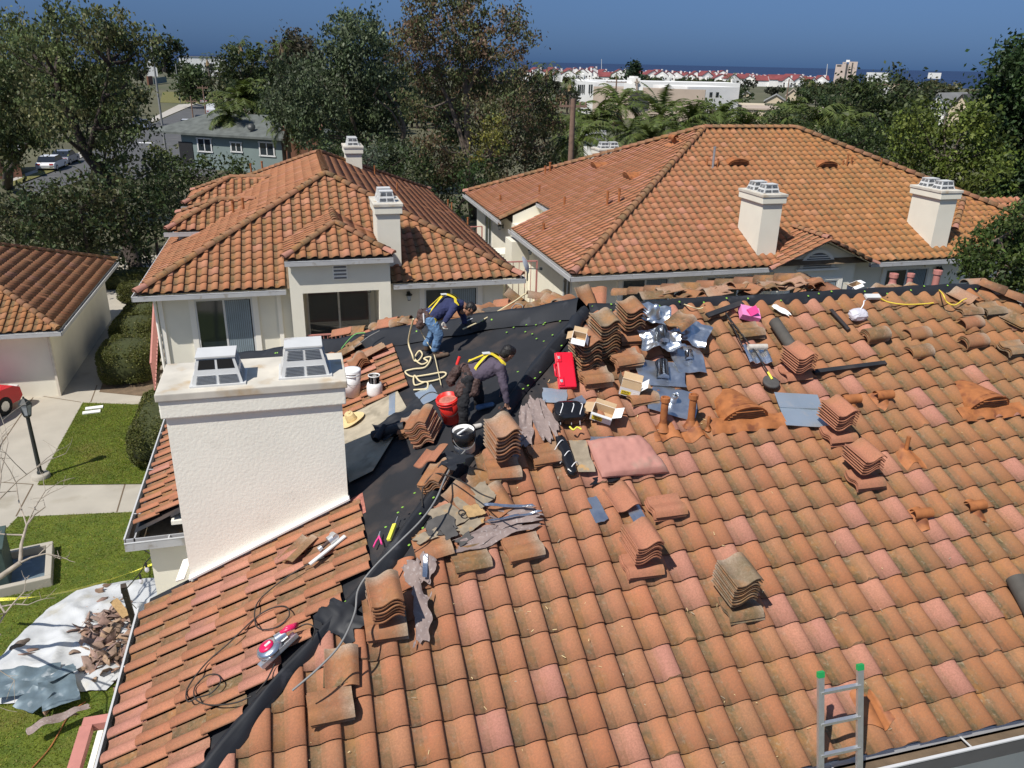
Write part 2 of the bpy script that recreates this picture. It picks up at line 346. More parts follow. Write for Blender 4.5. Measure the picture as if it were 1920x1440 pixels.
# ------------------------------------------------------------------ tiled roofs
PROF=[(0,.019),(.04,.010),(.10,.003),(.20,.0),(.345,.001),(.375,.009),(.45,.026),(.54,.045),(.65,.060),(.76,.067),(.86,.066),(.94,.057),(.980,.048),(.990,.038)]
PROF_LO=[(0,.016),(.09,.003),(.34,.0),(.50,.036),(.68,.062),(.86,.064),(.980,.047),(.990,.036)]
TW, TH = .30, .3432
def tile_field(name, parent, O, U, V, nu, nv, clips=(), keep=None, seed=1, lo=False, cfn=None, pink=.12, lift=.034, label=None):
    if lo: lift=.024
    rnd=random.Random(seed); U=V3(U).normalized(); V=V3(V).normalized(); N=U.cross(V); O=V3(O)
    prof=PROF_LO if lo else PROF; n=len(prof)
    vs=[];fs=[];cols=[]
    for j in range(nv):
        for i in range(nu):
            uc=(i+.5)*TW; vc=(j+.5)*TH
            if keep and not keep(uc,vc): continue
            isp = rnd.random()<pink
            h=rnd.uniform(-1,1)
            if isp: c=(.50+.03*h,.222+.015*h,.155); g=.34
            else:
                k=rnd.uniform(.90,1.06); c=(.47*k,(.188+.016*h)*k,(.103+.012*h)*k); g=rnd.uniform(.5,1)
            if cfn: c,g=cfn(uc,vc,c,g,isp)
            dz=rnd.uniform(-.003,.004); du=rnd.uniform(-.003,.003); tw=rnd.uniform(-.004,.004); dv=rnd.uniform(-.006,.006)
            b=len(vs); v0=j*TH-.012+dv; chip=rnd.random()<.07; v1=(j+1)*TH+.03
            for (a,z) in prof:
                p=O+U*(i*TW+du+a*TW)+V*(v0+(rnd.uniform(0,.03) if chip and a>.5 else 0))+N*(z+lift+dz+tw*a); vs.append(p)
            for (a,z) in prof:
                p=O+U*(i*TW+du*.5+a*TW)+V*v1+N*(z+.004+dz*.3); vs.append(p)
            for (a,z) in prof:
                p=O+U*(i*TW+du+a*TW)+V*(v0+.004)+N*(z+lift+dz-(.012 if lo else .017)+tw*a); vs.append(p)
            for k in range(n-1):
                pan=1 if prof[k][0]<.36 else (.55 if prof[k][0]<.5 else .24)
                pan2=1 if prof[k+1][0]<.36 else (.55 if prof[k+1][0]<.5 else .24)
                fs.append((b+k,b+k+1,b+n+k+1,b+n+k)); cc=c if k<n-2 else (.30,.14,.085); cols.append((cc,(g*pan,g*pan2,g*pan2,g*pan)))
                fs.append((b+2*n+k,b+2*n+k+1,b+k+1,b+k)); cols.append(((.15,.075,.045) if not lo else tuple(x*.55 for x in c),(.3,)*4))  # lip faces coloured dark to stand in for the shadow gap under each course
    me=bpy.data.meshes.new(name); me.from_pydata(vs,[],fs)
    ca=me.color_attributes.new('Col','FLOAT_COLOR','CORNER')
    arr=np.empty((len(fs)*4,4),dtype=np.float32)
    q=0
    for c,g in cols:
        for a in g: arr[q,:3]=c; arr[q,3]=a; q+=1
    ca.data.foreach_set('color',arr.ravel())
    me.polygons.foreach_set('use_smooth',[k%2==0 for k in range(len(fs))])
    if clips:
        bm=bmesh.new(); bm.from_mesh(me)
        for p,nn in clips:
            bmesh.ops.bisect_plane(bm,geom=bm.verts[:]+bm.edges[:]+bm.faces[:],plane_co=V3(p),plane_no=V3(nn),clear_outer=True)
        bm.to_mesh(me); bm.free()
    inv=wm(parent).inverted(); me.transform(inv)
    me.materials.append(MAT['tile']); me.update()
    o=bpy.data.objects.new(name,me); COL.objects.link(o); o.parent=parent
    if label: o['label']=label
    return o
def colour_mesh(o, col, g=.25, seed=0, jit=.1):
    me=o.data; rnd=random.Random(seed)
    ca=me.color_attributes.new('Col','FLOAT_COLOR','CORNER'); n=len(me.loops); arr=np.empty((n,4),dtype=np.float32)
    arr[:,:3]=col; arr[:,3]=g
    ca.data.foreach_set('color',arr.ravel()); return o
def ridge_caps(parent, P0, P1, r=.115, seed=3, h=.045, pinkend=True, exposure=.36, skip=(), name='ridge_cap'):
    """row of overlapping barrel caps; each course laps the one below"""
    rnd=random.Random(seed); P0=V3(P0); P1=V3(P1); d=P1-P0; Ln=d.length; d.normalize()
    side=d.cross(V3((0,0,1))).normalized(); up=side.cross(d)
    n=max(1,int(round(Ln/exposure))); ex=Ln/n; vs=[];fs=[];cols=[]
    K=8
    for i in range(n):
        if i in skip: continue
        k=rnd.uniform(.85,1.08); c=(.47*k,(.19+rnd.uniform(-.015,.02))*k,.11*k); g=rnd.uniform(.3,.8)
        if i==0 and pinkend: c=(.50,.23,.18); g=.15
        a0=P0+d*(i*ex-.03)+up*(h+.02); a1=P0+d*((i+1)*ex+.03)+up*h
        r0=r*1.06; r1=r*.88; b=len(vs)
        for (a,rr) in ((a0,r0),(a1,r1),(a0+d*.004,r0-.016)):
            for q in range(K+1):
                t=math.pi*q/K; vs.append(a+side*math.cos(t)*rr+up*(math.sin(t)*rr*.95))
        for q in range(K):
            fs.append((b+q,b+K+1+q,b+K+2+q,b+q+1)); cols.append((c,g,True))
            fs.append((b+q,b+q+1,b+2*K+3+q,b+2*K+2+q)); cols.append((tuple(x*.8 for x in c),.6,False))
        if i==0:
            ctr=len(vs); vs.append(a0-d*.03+up*.03)
            for q in range(K): fs.append((b+q+1,b+q,ctr)); cols.append((c,g,True))
    me=bpy.data.meshes.new(name); me.from_pydata(vs,[],fs)
    ca=me.color_attributes.new('Col','FLOAT_COLOR','CORNER'); arr=[]
    for f,(c,g,s) in zip(fs,cols): arr += [(*c,g)]*len(f)
    ca.data.foreach_set('color',np.array(arr,dtype=np.float32).ravel())
    me.polygons.foreach_set('use_smooth',[s for c,g,s in cols])
    me.transform(wm(parent).inverted()); me.materials.append(MAT['tile']); me.update()
    o=bpy.data.objects.new(name,me); COL.objects.link(o); o.parent=parent; return o
def gutter(parent, P, Q, out, label=None, deep=False):
    """open box gutter from P to Q, out = outward horizontal direction"""
    P=V3(P); Q=V3(Q); out=V3(out); b=MB()
    d=(Q-P).normalized()
    def bar(o0,z0,o1,z1,mi=0):
        a=P+out*o0+V3((0,0,z0)); c=P+out*o1+V3((0,0,z1)); e=Q-P
        x=[P+out*o0+V3((0,0,z0)),P+out*o1+V3((0,0,z0)),P+out*o1+V3((0,0,z1)),P+out*o0+V3((0,0,z1))]
        b.add(x+[p+e for p in x],[(0,1,2,3),(7,6,5,4),(0,4,5,1),(1,5,6,2),(2,6,7,3),(3,7,4,0)],mi)
    if deep: bar(-.03,-.20,-.0,.035,1); bar(.0,-.20,.150,-.075,2); bar(.150,-.20,.162,-.006,3); bar(.143,-.006,.172,.010,1)
    else: bar(-.02,-.13,.0,-.01); bar(.0,-.13,.115,-.118,2); bar(.115,-.13,.125,-.006); bar(.108,-.006,.130,.006,1)
    L_=(Q-P).length; k=max(1,int(L_/1.4))
    for i in range(k):
        c=P+(Q-P)*((i+.5)/k); b.beam(c+out*.0+V3((0,0,-.012)),c+out*(.145 if deep else .11)+V3((0,0,-.002)),.018,.006,1)
    return b.build('gutter',['gutter','gutter_lip','dirt','grey_roof' if 0 else 'lamp_grey'],parent)
def wall_vent(parent,c,w,h,n=5):
    b=MB(); c=V3(c)
    b.bb(c+V3((-w/2,-.03,-h/2)),c+V3((w/2,0,h/2)))
    for i in range(n):
        z=c.z-h/2+h*(i+.5)/n; b.box((c.x,c.y-.035,z),(w*.82,.012,h/n*.45),1)
    return b.build('wall_vent',['stucco_trim','vent_shadow'],parent)
def window(parent, x0,x1,z0,z1, y, nx=-1, axis='Y', divs=2, blind=True, name='window', frame='white_metal', trim=True):
    """sliding window set in a wall facing -Y (axis Y) or -X (axis X)"""
    def P(a,d,z): return V3((a,y-d,z)) if axis=='Y' else V3((y-d,a,z))
    b=MB()
    def bx(a0,a1,d0,d1,zz0,zz1,mi=0):
        p=P(a0,d0,zz0); q=P(a1,d1,zz1); b.bb(p,q,mi)
    f=.05
    bx(x0-f,x1+f,.0,.045,z0-f,z0); bx(x0-f,x1+f,.0,.045,z1,z1+f); bx(x0-f,x0,.0,.045,z0,z1); bx(x1,x1+f,.0,.045,z0,z1)
    for k in range(1,divs):
        xc=x0+(x1-x0)*k/divs; bx(xc-.028,xc+.028,.0,.038,z0,z1)
    w=b.build(name,[frame],parent)
    g=MB()
    for k in range(divs):
        a=x0+(x1-x0)*k/divs; c=x0+(x1-x0)*(k+1)/divs; d=.012 if k%2==0 else .018
        g.bb(P(a,-.01,z0),P(c,d,z1),0)
    pane=g.build('pane',['glass'],None); pane.parent=w
    pane.data.transform(wm(parent).inverted())
    if blind:
        g=MB(); a=x0+(x1-x0)/divs; n=12
        for k in range(n):
            xx=a+.03+(x1-a-.06)*(k+.5)/n; g.bb(P(xx-.45*(x1-a-.06)/n,.0195,z0+.02),P(xx+.4*(x1-a-.06)/n,.024,z1-.02))
        bl=g.build('blind',['blind'],None); bl.parent=w; bl.data.transform(wm(parent).inverted())
    if trim:
        b=MB()
        def bt(a0,a1,zz0,zz1): b.bb(P(a0,.0,zz0),P(a1,.06,zz1))
        e=.20
        bt(x0-e,x0-f,z0-f,z1+f); bt(x1+f,x1+e,z0-f,z1+f); bt(x0-e,x1+e,z1+f,z1+f+.09); bt(x0-e,x1+e,z0-f-.1,z0-f)
        tr=b.build('window_trim',['stucco_trim'],None); tr.parent=w; tr.data.transform(wm(parent).inverted())
    return w
def coach_lamp(parent,p,axis='Y',s=1.0):
    b=MB(); p=V3(p); o=V3((0,-1,0)) if axis=='Y' else V3((-1,0,0))
    b.box(p+o*.02,(.10*s,.04*s,.16*s) if axis=='Y' else (.04*s,.1*s,.16*s),0)
    b.tube([p+o*.03,p+o*.10+V3((0,0,.04)),p+o*.16+V3((0,0,.02))],.013*s,6)
    M=Matrix.Translation(p+o*.16+V3((0,0,-.14*s)))
    b.lathe([(0,.0),(.05*s,.0),(.085*s,.15*s),(.06*s,.18*s)],6,1,M,False); b.lathe([(.11*s,.15*s),(.03*s,.23*s),(.012,.27*s),(0,.28*s)],6,0,M,False); b.lathe([(0,-.02*s),(.052*s,-.01*s),(.052*s,.01*s)],6,0,M,False)
    return b.build('wall_lamp',['lamp_metal','lamp_glass'],parent)
def flue_cover(parent,P,w,d,h,opentop=False,seed=1,flip=False):
    """tapered louvred sheet-metal flue cover"""
    P=V3(P); b=MB(); t=.72
    b.box(P+V3((0,0,h/2)),(w,d,h),0,None,0,t)
    b.box(P+V3((0,0,h+.008)),(w*t+.03,d*t+.03,.018),0); b.box(P+V3((0,0,.01)),(w+.05,d+.05,.02),0)
    def face(sgn,ax,mi):
        W_=w if ax=='Y' else d; D_=d if ax=='Y' else w
        for (u0,u1) in ((.07,.47),(.53,.93)):
            for (z0,z1) in ((.08,.40),(.60,.94)):
                dark = opentop and z0>.5 and ax=='Y'
                n=7
                for k in range(n):
                    za=z0+(z1-z0)*k/n; zb=za+(z1-z0)/n*(.55 if not dark else 1.0)
                    def q(u,z,o):
                        tt=1-(1-t)*z; a=(u-.5)*W_*tt; dd=sgn*(D_/2*tt+o)
                        return P+(V3((a,dd,z*h)) if ax=='Y' else V3((dd,a,z*h)))
                    o=.003
                    vs=[q(u0,za,o),q(u1,za,o),q(u1,zb,o),q(u0,zb,o)]
                    b.add(vs,[(0,1,2,3) if (sgn<0)==(ax=='Y') else (3,2,1,0)],1 if not dark else 2)
                    if not dark:
                        vs=[q(u0,zb,o),q(u1,zb,o),q(u1,zb+.008,.012),q(u0,zb+.008,.012)]
                        b.add(vs,[(0,1,2,3)],0)
    face(-1,'Y',1); face(-1,'X',1); face(1,'X',1)
    return b.build('flue_cover',['white_metal','vent_shadow','void'],parent)
def chimney(parent,x0,x1,y0,y1,ztop,zbot,covers,over=.09,m='stucco',capm='cap_concrete',opentop=()):
    b=MB(); b.bb((x0,y0,zbot),(x1,y1,ztop-.30))
    ch=b.build('chimney',[m],parent)
    b=MB(); o=over
    b.box(((x0+x1)/2,(y0+y1)/2,ztop-.195),(x1-x0+2*o,y1-y0+2*o,.21),0,None,.015)
    b.box(((x0+x1)/2,(y0+y1)/2,ztop-.045),(x1-x0+2*o+.05,y1-y0+2*o+.05,.09),1,None,.012)
    cp=b.build('chimney_cap',[m,capm],parent); cp.parent=ch
    for i,(cx,cy,w,d,h) in enumerate(covers):
        f=flue_cover(parent,(cx,cy,ztop),w,d,h,i in opentop); f.parent=ch
    return ch
def roof_pipe(parent,P,h,r,m='rust_paint',capd=True,name='vent_pipe',n=12,base=True):
    b=MB(); P=V3(P); b.tube([P-V3((0,0,.1)),P+V3((0,0,h))],r,n,0)
    if capd: b.lathe([(r*1.0,h-.01),(r*1.28,h-.005),(r*1.3,h+r*1.1),(r*.9,h+r*1.15),(r*.85,h+r*.6),(0,h+r*.6)],n,0,Matrix.Translation(P),False)
    if base: b.lathe([(r*2.1,.0),(r*1.35,r*1.1),(r*1.02,r*2.2)],n,0,Matrix.Translation(P))
    return b.build(name,[m],parent)
def dormer_vent(parent,F,w=.55,m='rust_paint',lou=5,depth=.55,flash=True):
    """half-round louvred roof vent, F = frame on the slope (x along eave, y upslope)"""
    b=MB(); r=w/2; hgt=.24
    K=14
    def arc(y,sc,z0=0): return [V3((-r*sc*math.cos(math.pi*k/K),y,z0+hgt*sc*math.sin(math.pi*k/K))) for k in range(K+1)]
    a=arc(-.18,1.06,.03); c=arc(depth*.75,.80,-.17)
    b.add([*a,*c],[(k,k+1,K+2+k,K+1+k) for k in range(K)],0,True)
    a2=arc(-.178,.92,.03); b.add([*a,*a2],[(k,K+1+k,K+2+k,k+1) for k in range(K)],0,False)
    a3=arc(-.08,.90,.03); b.add(a3,[list(range(K+1))],1,False)
    for i in range(lou):
        z=.05+.19*i/lou; hw=r*.92*math.sqrt(max(0,1-(max(0,(z-.03))/hgt)**2))
        b.add([V3((-hw,-.19,z)),V3((hw,-.19,z)),V3((hw,-.14,z+.036)),V3((-hw,-.14,z+.036))],[(0,1,2,3)],0)
        b.add([V3((-hw,-.19,z-.006)),V3((hw,-.19,z-.006)),V3((hw,-.19,z)),V3((-hw,-.19,z))],[(0,1,2,3)],0)
    if flash:
        def g(u,v): 
            x=(u-.5)*w*1.75; y=-.36+v*.22; return (x, y, .075+.012*math.sin(u*19)-(.035 if v<.2 else 0)-.02*(1-v))
        b.grid(g,30,4,0,th=.006)
    b.M=None
    b.v=[tuple(F@V3(p)) for p in b.v]
    return b.build('roof_vent',[m,'void'],parent)
def t_vent(parent,F,s=1.0,m='rust_paint'):
    """short barrel hood on a stub, over a lead skirt"""
    b=MB(); r=.095*s; K=12
    for (rr,fl) in ((r,1),(r*.88,-1)):
        vs=[];
        for x in (-.19*s,.19*s):
            for k in range(K+1):
                t=math.pi*1.12*k/K-.06*math.pi; vs.append(V3((x,-rr*math.cos(t),.20*s+rr*math.sin(t))))
        b.add(vs,[(k,k+1,K+2+k,K+1+k) if fl<0 else (K+1+k,K+2+k,k+1,k) for k in range(K)],0,True)
    b.tube([V3((0,0,0)),V3((0,0,.22*s))],[.085*s,.065*s],12,0,True)
    def g(u,v):
        x=(u-.5)*.46*s; y=-.27*s+v*.45*s; e=math.exp(-((x/.10)**2+(y/.10)**2))*.09
        return (x*(1-.15*(1-v)), y, .064+.024*math.sin(x/TW*2*math.pi+1)-.03*(1-v)+e)
    b.grid(g,22,12,0,th=.006)
    b.v=[tuple(F@V3(p)) for p in b.v]
    return b.build('hooded_vent',[m],parent)

# ================================================================== the house being re-roofed
house=thing('tiled_house','cream stucco house whose clay tile roof is half stripped to black felt','house',(0,4,0))
XR=11.02+6.0; YB=2*10.67-YE; ZR=ZE+6.01*T
# walls and soffit
b=MB(); b.bb((XL+.55,YE+.55,0),(XR-.55,YB-.55,5.2)); b.build('wall','stucco_fine',house)
b=MB()
b.bb((XL,YE,5.2),(XR,8.75,5.26),0); b.bb((-1.5,8.752,5.2),(XR,10.63,5.26),0); b.bb((XL,10.632,5.2),(XR,YB,5.26),0); b.build('soffit','stucco_trim',house)
# deck under the tiles, felted
AP=V3((3.93,10.67,ZR-.01)); AP2=V3((11.02,10.67,ZR-.01))
c0=V3((XL,YE,ZE-.01)); c1=V3((XR,YE,ZE-.01)); c2=V3((XR,YB,ZE-.01)); c3=V3((XL,YB,ZE-.01))
def lz(x,y): return V3((x,y,ZE-.01+(x-XL)*T))
b=MB(); b.add([c0,c1,c2,c3,AP,AP2],[(0,1,5,4),(1,2,5),(2,3,4,5)])
b.add([c3,lz(XL,10.64),lz(-1.4,10.64),lz(-1.4,8.75),lz(XL,8.75),c0,AP],[(6,5,4,3,2,1,0)])
b.add([V3((XL-.52,10.7,ZE-.01-.52*T)),V3((XL,10.7,ZE-.01)),V3((XL,16.2,ZE-.01)),V3((XL-.52,16.2,ZE-.01-.52*T))],[(3,2,1,0)])
und=b.build('underlayment','felt',house); und['label']='black roofing felt laid bare on the left slope'
def cf_main(u,v,c,g,isp):
    x=XL+u; y=YE+v*CS
    k=min(1,max(0,(x-3)/7)); k2=min(1,max(0,(7.5-y)/4))
    o=.62*k+.3*k2
    if not isp:
        c=(c[0]*(1-.20*o),c[1]*(1.0-.08*o),c[2]*(1-.46*o)); g=min(1,g*(.72+.62*o))
        if g>.9: c=tuple(q*.92 for q in c)
    return c,g
hipn=V3((-1,1,0)).normalized()   # outside of main slope lies left of the hip
HC=V3((XL,YE,0))
vent_holes=[]
def keep_main(u,v):
    x=XL+u; y=YE+v*CS
    if (x-XL)-(y-YE) < -.2: return False
    # bare felt right of the hip strip near the work
    s=(x-XL)-(y-YE)
    if s<.22: return False
    if 2.0<x<3.6 and s<.55: return False
    return True
RP=((11.02,10.67,0),V3((1,1,0)).normalized())
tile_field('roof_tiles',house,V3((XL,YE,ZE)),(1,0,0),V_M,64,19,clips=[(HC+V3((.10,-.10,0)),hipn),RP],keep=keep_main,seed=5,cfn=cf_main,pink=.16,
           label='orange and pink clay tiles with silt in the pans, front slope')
def keep_left(u,v):
    y=YB-u; x=XL+v*CS
    s=(y-YE)-(x-XL)
    if s<.02: return False
    if (YB-y)-(x-XL)<.28: return False
    if y<8.6: return x<.44
    if x<-1.3 and y<10.65: return False
    if y>11.02: return x<1.42
    if y>9.45: return False
    return False
def cf_left(u,v,c,g,isp): return ((c[0]*1.05,c[1]*1.04,c[2]*1.05),g*.85)
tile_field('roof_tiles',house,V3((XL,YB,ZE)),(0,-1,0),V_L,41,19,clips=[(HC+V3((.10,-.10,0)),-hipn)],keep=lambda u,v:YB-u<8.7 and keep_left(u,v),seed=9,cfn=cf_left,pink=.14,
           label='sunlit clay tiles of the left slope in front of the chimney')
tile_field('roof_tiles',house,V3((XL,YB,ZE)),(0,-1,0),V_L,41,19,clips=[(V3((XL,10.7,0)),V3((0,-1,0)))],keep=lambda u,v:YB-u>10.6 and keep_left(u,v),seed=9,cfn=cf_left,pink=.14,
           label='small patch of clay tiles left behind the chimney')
o4=V3((XL-.49,16.2,ZE-.49*T))
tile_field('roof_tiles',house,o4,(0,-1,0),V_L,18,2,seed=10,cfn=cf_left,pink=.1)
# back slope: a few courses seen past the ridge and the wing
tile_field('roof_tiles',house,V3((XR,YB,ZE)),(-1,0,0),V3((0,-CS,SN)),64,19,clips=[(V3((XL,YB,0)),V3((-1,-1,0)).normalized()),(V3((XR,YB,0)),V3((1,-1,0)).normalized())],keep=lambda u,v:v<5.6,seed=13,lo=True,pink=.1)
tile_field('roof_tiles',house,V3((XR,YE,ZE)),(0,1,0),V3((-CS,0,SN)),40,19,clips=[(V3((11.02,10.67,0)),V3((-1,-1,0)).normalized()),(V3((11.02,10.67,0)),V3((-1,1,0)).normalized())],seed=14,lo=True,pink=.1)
# felt bands over the hip and ridge boards
def felt_band(name,pts,w=.17,h=.13,seed=1,m='felt_new',slp=.72,fl_=.0):
    rnd=random.Random(seed); pts=[V3(p) for p in pts]; b=MB()
    L_=[0]
    for p,q in zip(pts,pts[1:]): L_.append(L_[-1]+(q-p).length)
    n=int(L_[-1]/.12)
    ph=[rnd.uniform(0,6) for _ in range(4)]
    def at(s):
        s=s*L_[-1]
        for i in range(len(pts)-1):
            if s<=L_[i+1]+1e-6:
                return pts[i].lerp(pts[i+1],(s-L_[i])/(L_[i+1]-L_[i]))
        return pts[-1]
    def g(u,v):
        p=at(v); d=(at(min(1,v+.01))-at(max(0,v-.01))).normalized(); sd=d.cross(V3((0,0,1))).normalized(); up=sd.cross(d)
        a=(u-.5)*2; sw=L_[-1]*v
        ww=w*(1+.18*math.sin(sw*1.9+ph[0])+.10*math.sin(sw*5.3+ph[1])); 
        z=h*(1-abs(a)**1.3)*(1+.12*math.sin(sw*3.1+ph[2]))+ .008*math.sin(sw*9+a*5+ph[3])+.010+fl_*(abs(a)<.99)
        dz=-abs(a)*ww*T*slp-.03*abs(a)**5
        return p+sd*(a*ww+.02*math.sin(sw*2.3))+up*(z+dz)
    b.grid(g,10,n,0)
    o=b.build(name,m,house); return o
hp=[c0+V3((0,0,.06)),V3((.45,YE+2.44,ZE+2.53*T-.03)),V3((1.6,8.30,ZE+3.66*T)),AP+V3((0,0,.05))]
felt_band('hip_felt',[p+V3((.02,-.02,.010)) for p in hp],.10,.055,2)['label']='black felt strip running up the front hip'
felt_band('hip_felt',[AP+V3((0,0,.05)),c3+V3((0,0,.05))],.20,.16,3)['label']='black felt over the far hip board'
b=MB(); y0_=8.60; pa_=V3((-1.58,y0_,ZE+.5*T+.05)); pb_=V3((.335,y0_,ZE+2.415*T+.05)); b.beam(pa_+V3((0,0,.04)),pb_+V3((0,0,.04)),.025,.10,0,up=(0,1,0)); b.build('chimney_flashing','white_paint',house)
felt_band('ridge_felt',[AP+V3((.1,0,.05)),AP2+V3((0,0,.05))],.10,.045,4,slp=1.0,fl_=.02)
ridge_caps(house,c2*.0+V3((XR,YE,ZE)),AP2+V3((-.05,-.05,.05)),seed=8,h=.06)
# nail caps on the felt
b=MB()
def ncap(P,N,mi=0):
    b.lathe([(.015,0),(.015,.003),(.005,.006),(0,.006)],10,mi,Matrix.Translation(P)@N.to_track_quat('Z','Y').to_matrix().to_4x4(),False)
for (x,y) in [(1022,605),(985,622),(1050,602),(948,597),(1110,574),(987,609),(1005,609),(1019,608),(963,614),(950,623),(998,626),(1006,635),(1036,628),(1053,648),(1013,698),(1003,709),(981,729),(990,723),(943,782),(888,836),(870,867),(813,933),(788,963),(793,990),(767,1022),(765,976),(770,980),(745,626),(739,637),(727,624),(757,638),(714,625),(835,625),(843,625),(760,634),(640,1080),(648,1128)]:
    ncap(LP(x,y,.02),N_L)
rnc=random.Random(2)
for i in range(17):
    t=min(.98,max(.02,(i+rnc.uniform(0,1))/17)); k=rnc.uniform(0,2); ncap(AP.lerp(AP2,t)+V3((0,-.05-.055*k,.125-.035*k)),V3((0,-.6,.8)))
for i in range(14):
    t=.03+.9*rnc.random(); ncap(AP.lerp(c3,t)+V3((-.07,-.07,.12)),V3((-.5,-.5,.7)))
for i in range(6):
    t=.05+.9*rnc.random(); q=c0.lerp(AP,t); ncap(q+V3((-.06,.06,.135)),V3((-.3,.1,.9)))
b.build('nail_caps','green_cap',house)['kind']='stuff'
# gutters
gutter(house,(XR,YE,ZE-.03),(XL-.1,YE,ZE-.03),(0,-1,0),deep=True); gutter(house,(XL,YE-.1,ZE-.03),(XL,8.62,ZE-.03),(-1,0,0)); gutter(house,(XL-.52,10.62,ZE-.27),(XL-.52,16.3,ZE-.27),(-1,0,0)); gutter(house,(XL-.62,10.62,ZE-.27),(-1.55,10.62,ZE-.27),(0,-1,0))
# wall end behind the chimney
b=MB(); b.bb((XL-.50,10.63,4.90),(-1.53,16.1,4.93)); b.build('eave_board','old_board',house)
b=MB(); b.bb((XL-.36,10.71,0),(-1.4,16,4.88)); b.bb((-1.54,9.3,0),(-1.4,10.7,5.2)); b.build('wall','stucco_fine',house)
ch=chimney(house,-1.57,.320,8.62,9.45,8.02,3.0,[(-1.0,8.90,.54,.42,.31),(-.06,8.96,.54,.44,.34)],over=.045,opentop=(0,))
# cricket deck behind the chimney
b=MB(); b.add([LP(646,880,.03),V3((.335,9.75,LP(646,800).z+.03)),V3((.335,11.0,6.47)),V3((1.0,11.02,6.72)),V3((1.15,10.2,6.76)),V3((.6,9.2,6.55))],[(5,4,3,2,1,0)]); 
z=[V3((.34,y,ZE+(x-XL)*T+.02)) for x,y in ((0,0),)]
b=MB(); q=[(-1.3,9.47),(.34,9.47),(.36,9.05),(.66,9.05),(1.28,10.15),(1.22,11.05),(-1.3,11.05)]
b.add([V3((x,y,ZE+(x-XL)*T+.035)) for x,y in q],[tuple(range(7))])
b.build('saddle_deck','plywood',house)
# fascia strip between the chimney and the bare felt (pinkish flashing)
b=MB(); a1=LP(662,950,.012); a2=LP(682,955,.012); a3=LP(676,905,.012); a4=LP(664,915,.012)
b.add([V3((.345,8.25,6.40)),V3((.50,8.25,6.47)),V3((.50,8.72,6.47)),V3((.345,8.72,6.40))],[(0,1,2,3)]); b.build('flashing','mortar_red',house)
# penetrations on the front slope
roof_pipe(house,MP(1242,806,.03),.40,.048); roof_pipe(house,MP(1294,800,.03),.40,.048); roof_pipe(house,MP(1327,806,.03),.19,.022,capd=False); roof_pipe(house,MP(1697,852,.03),.26,.027,capd=False)
def skirt(x,y,w=.62,dn=.22,up=.25,seed=0,m='rust_paint'):
    b=MB(); F=FM(MP(x,y)); rnd=random.Random(seed); ph=rnd.uniform(0,6)
    def g(u,v):
        X=(u-.5)*w; Yv=-dn*(1+.25*math.sin(u*7+ph))+v*(dn+up)
        X*= (1-.35*v); wx=(F@V3((X,Yv,0)))[0]-XL
        fr=(wx/TW)%1; zz=0
        for (a0,z0),(a1,z1) in zip(PROF,PROF[1:]):
            if a0<=fr<=a1: zz=z0+(z1-z0)*(fr-a0)/(a1-a0)
        return (X,Yv,zz+.038-.02*(2*u-1)**4)
    b.grid(g,34,8,0,th=.004); b.v=[tuple(F@V3(p)) for p in b.v]; return b.build('lead_skirt',m,house)
skirt(1246,816,.42,.13,.16,1); skirt(1300,815,.40,.13,.16,2); skirt(1702,862,.40,.16,.16,3); skirt(1628,1335,.40,.17,.17,5)
dormer_vent(house,FM(MP(1385,772,.05)),.62); dormer_vent(house,FM(MP(1836,752,.05)),.62)
t_vent(house,FM(MP(1587,762,.0)),.72); t_vent(house,FM(MP(1648,754,0)),.72); t_vent(house,FM(MP(1718,975,0)),.68); t_vent(house,FM(MP(1818,960,0)),.68)
# rear wing: a ridge running back with two hips (caps seen past the main ridge)
WP=PZ(1498,524,8.0); WP.z=7.98
ridge_caps(house,(6.1,14.6,WP.z-.95),WP,seed=21,h=.02,r=.13,pinkend=False); ridge_caps(house,WP+V3((2.2,2.2,-.98)),WP,seed=22,h=.02,r=.13,pinkend=False)
ridge_caps(house,WP,V3((WP.x+.1,10.72,WP.z)),seed=23,h=.0,r=.12,pinkend=False)
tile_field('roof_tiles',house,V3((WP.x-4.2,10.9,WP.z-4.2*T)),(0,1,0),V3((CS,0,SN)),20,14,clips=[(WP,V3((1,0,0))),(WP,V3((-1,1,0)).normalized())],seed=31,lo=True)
# pink paint-capped vents past the ridge
roof_pipe(house,V3(PY(1702,545,11.6)),.26,.05,'rail_pink'); roof_pipe(house,V3(PY(1750,548,11.6)),.34,.06,'rail_pink'); roof_pipe(house,V3(PY(1671,542,11.8)),.22,.06,'rail_pink')
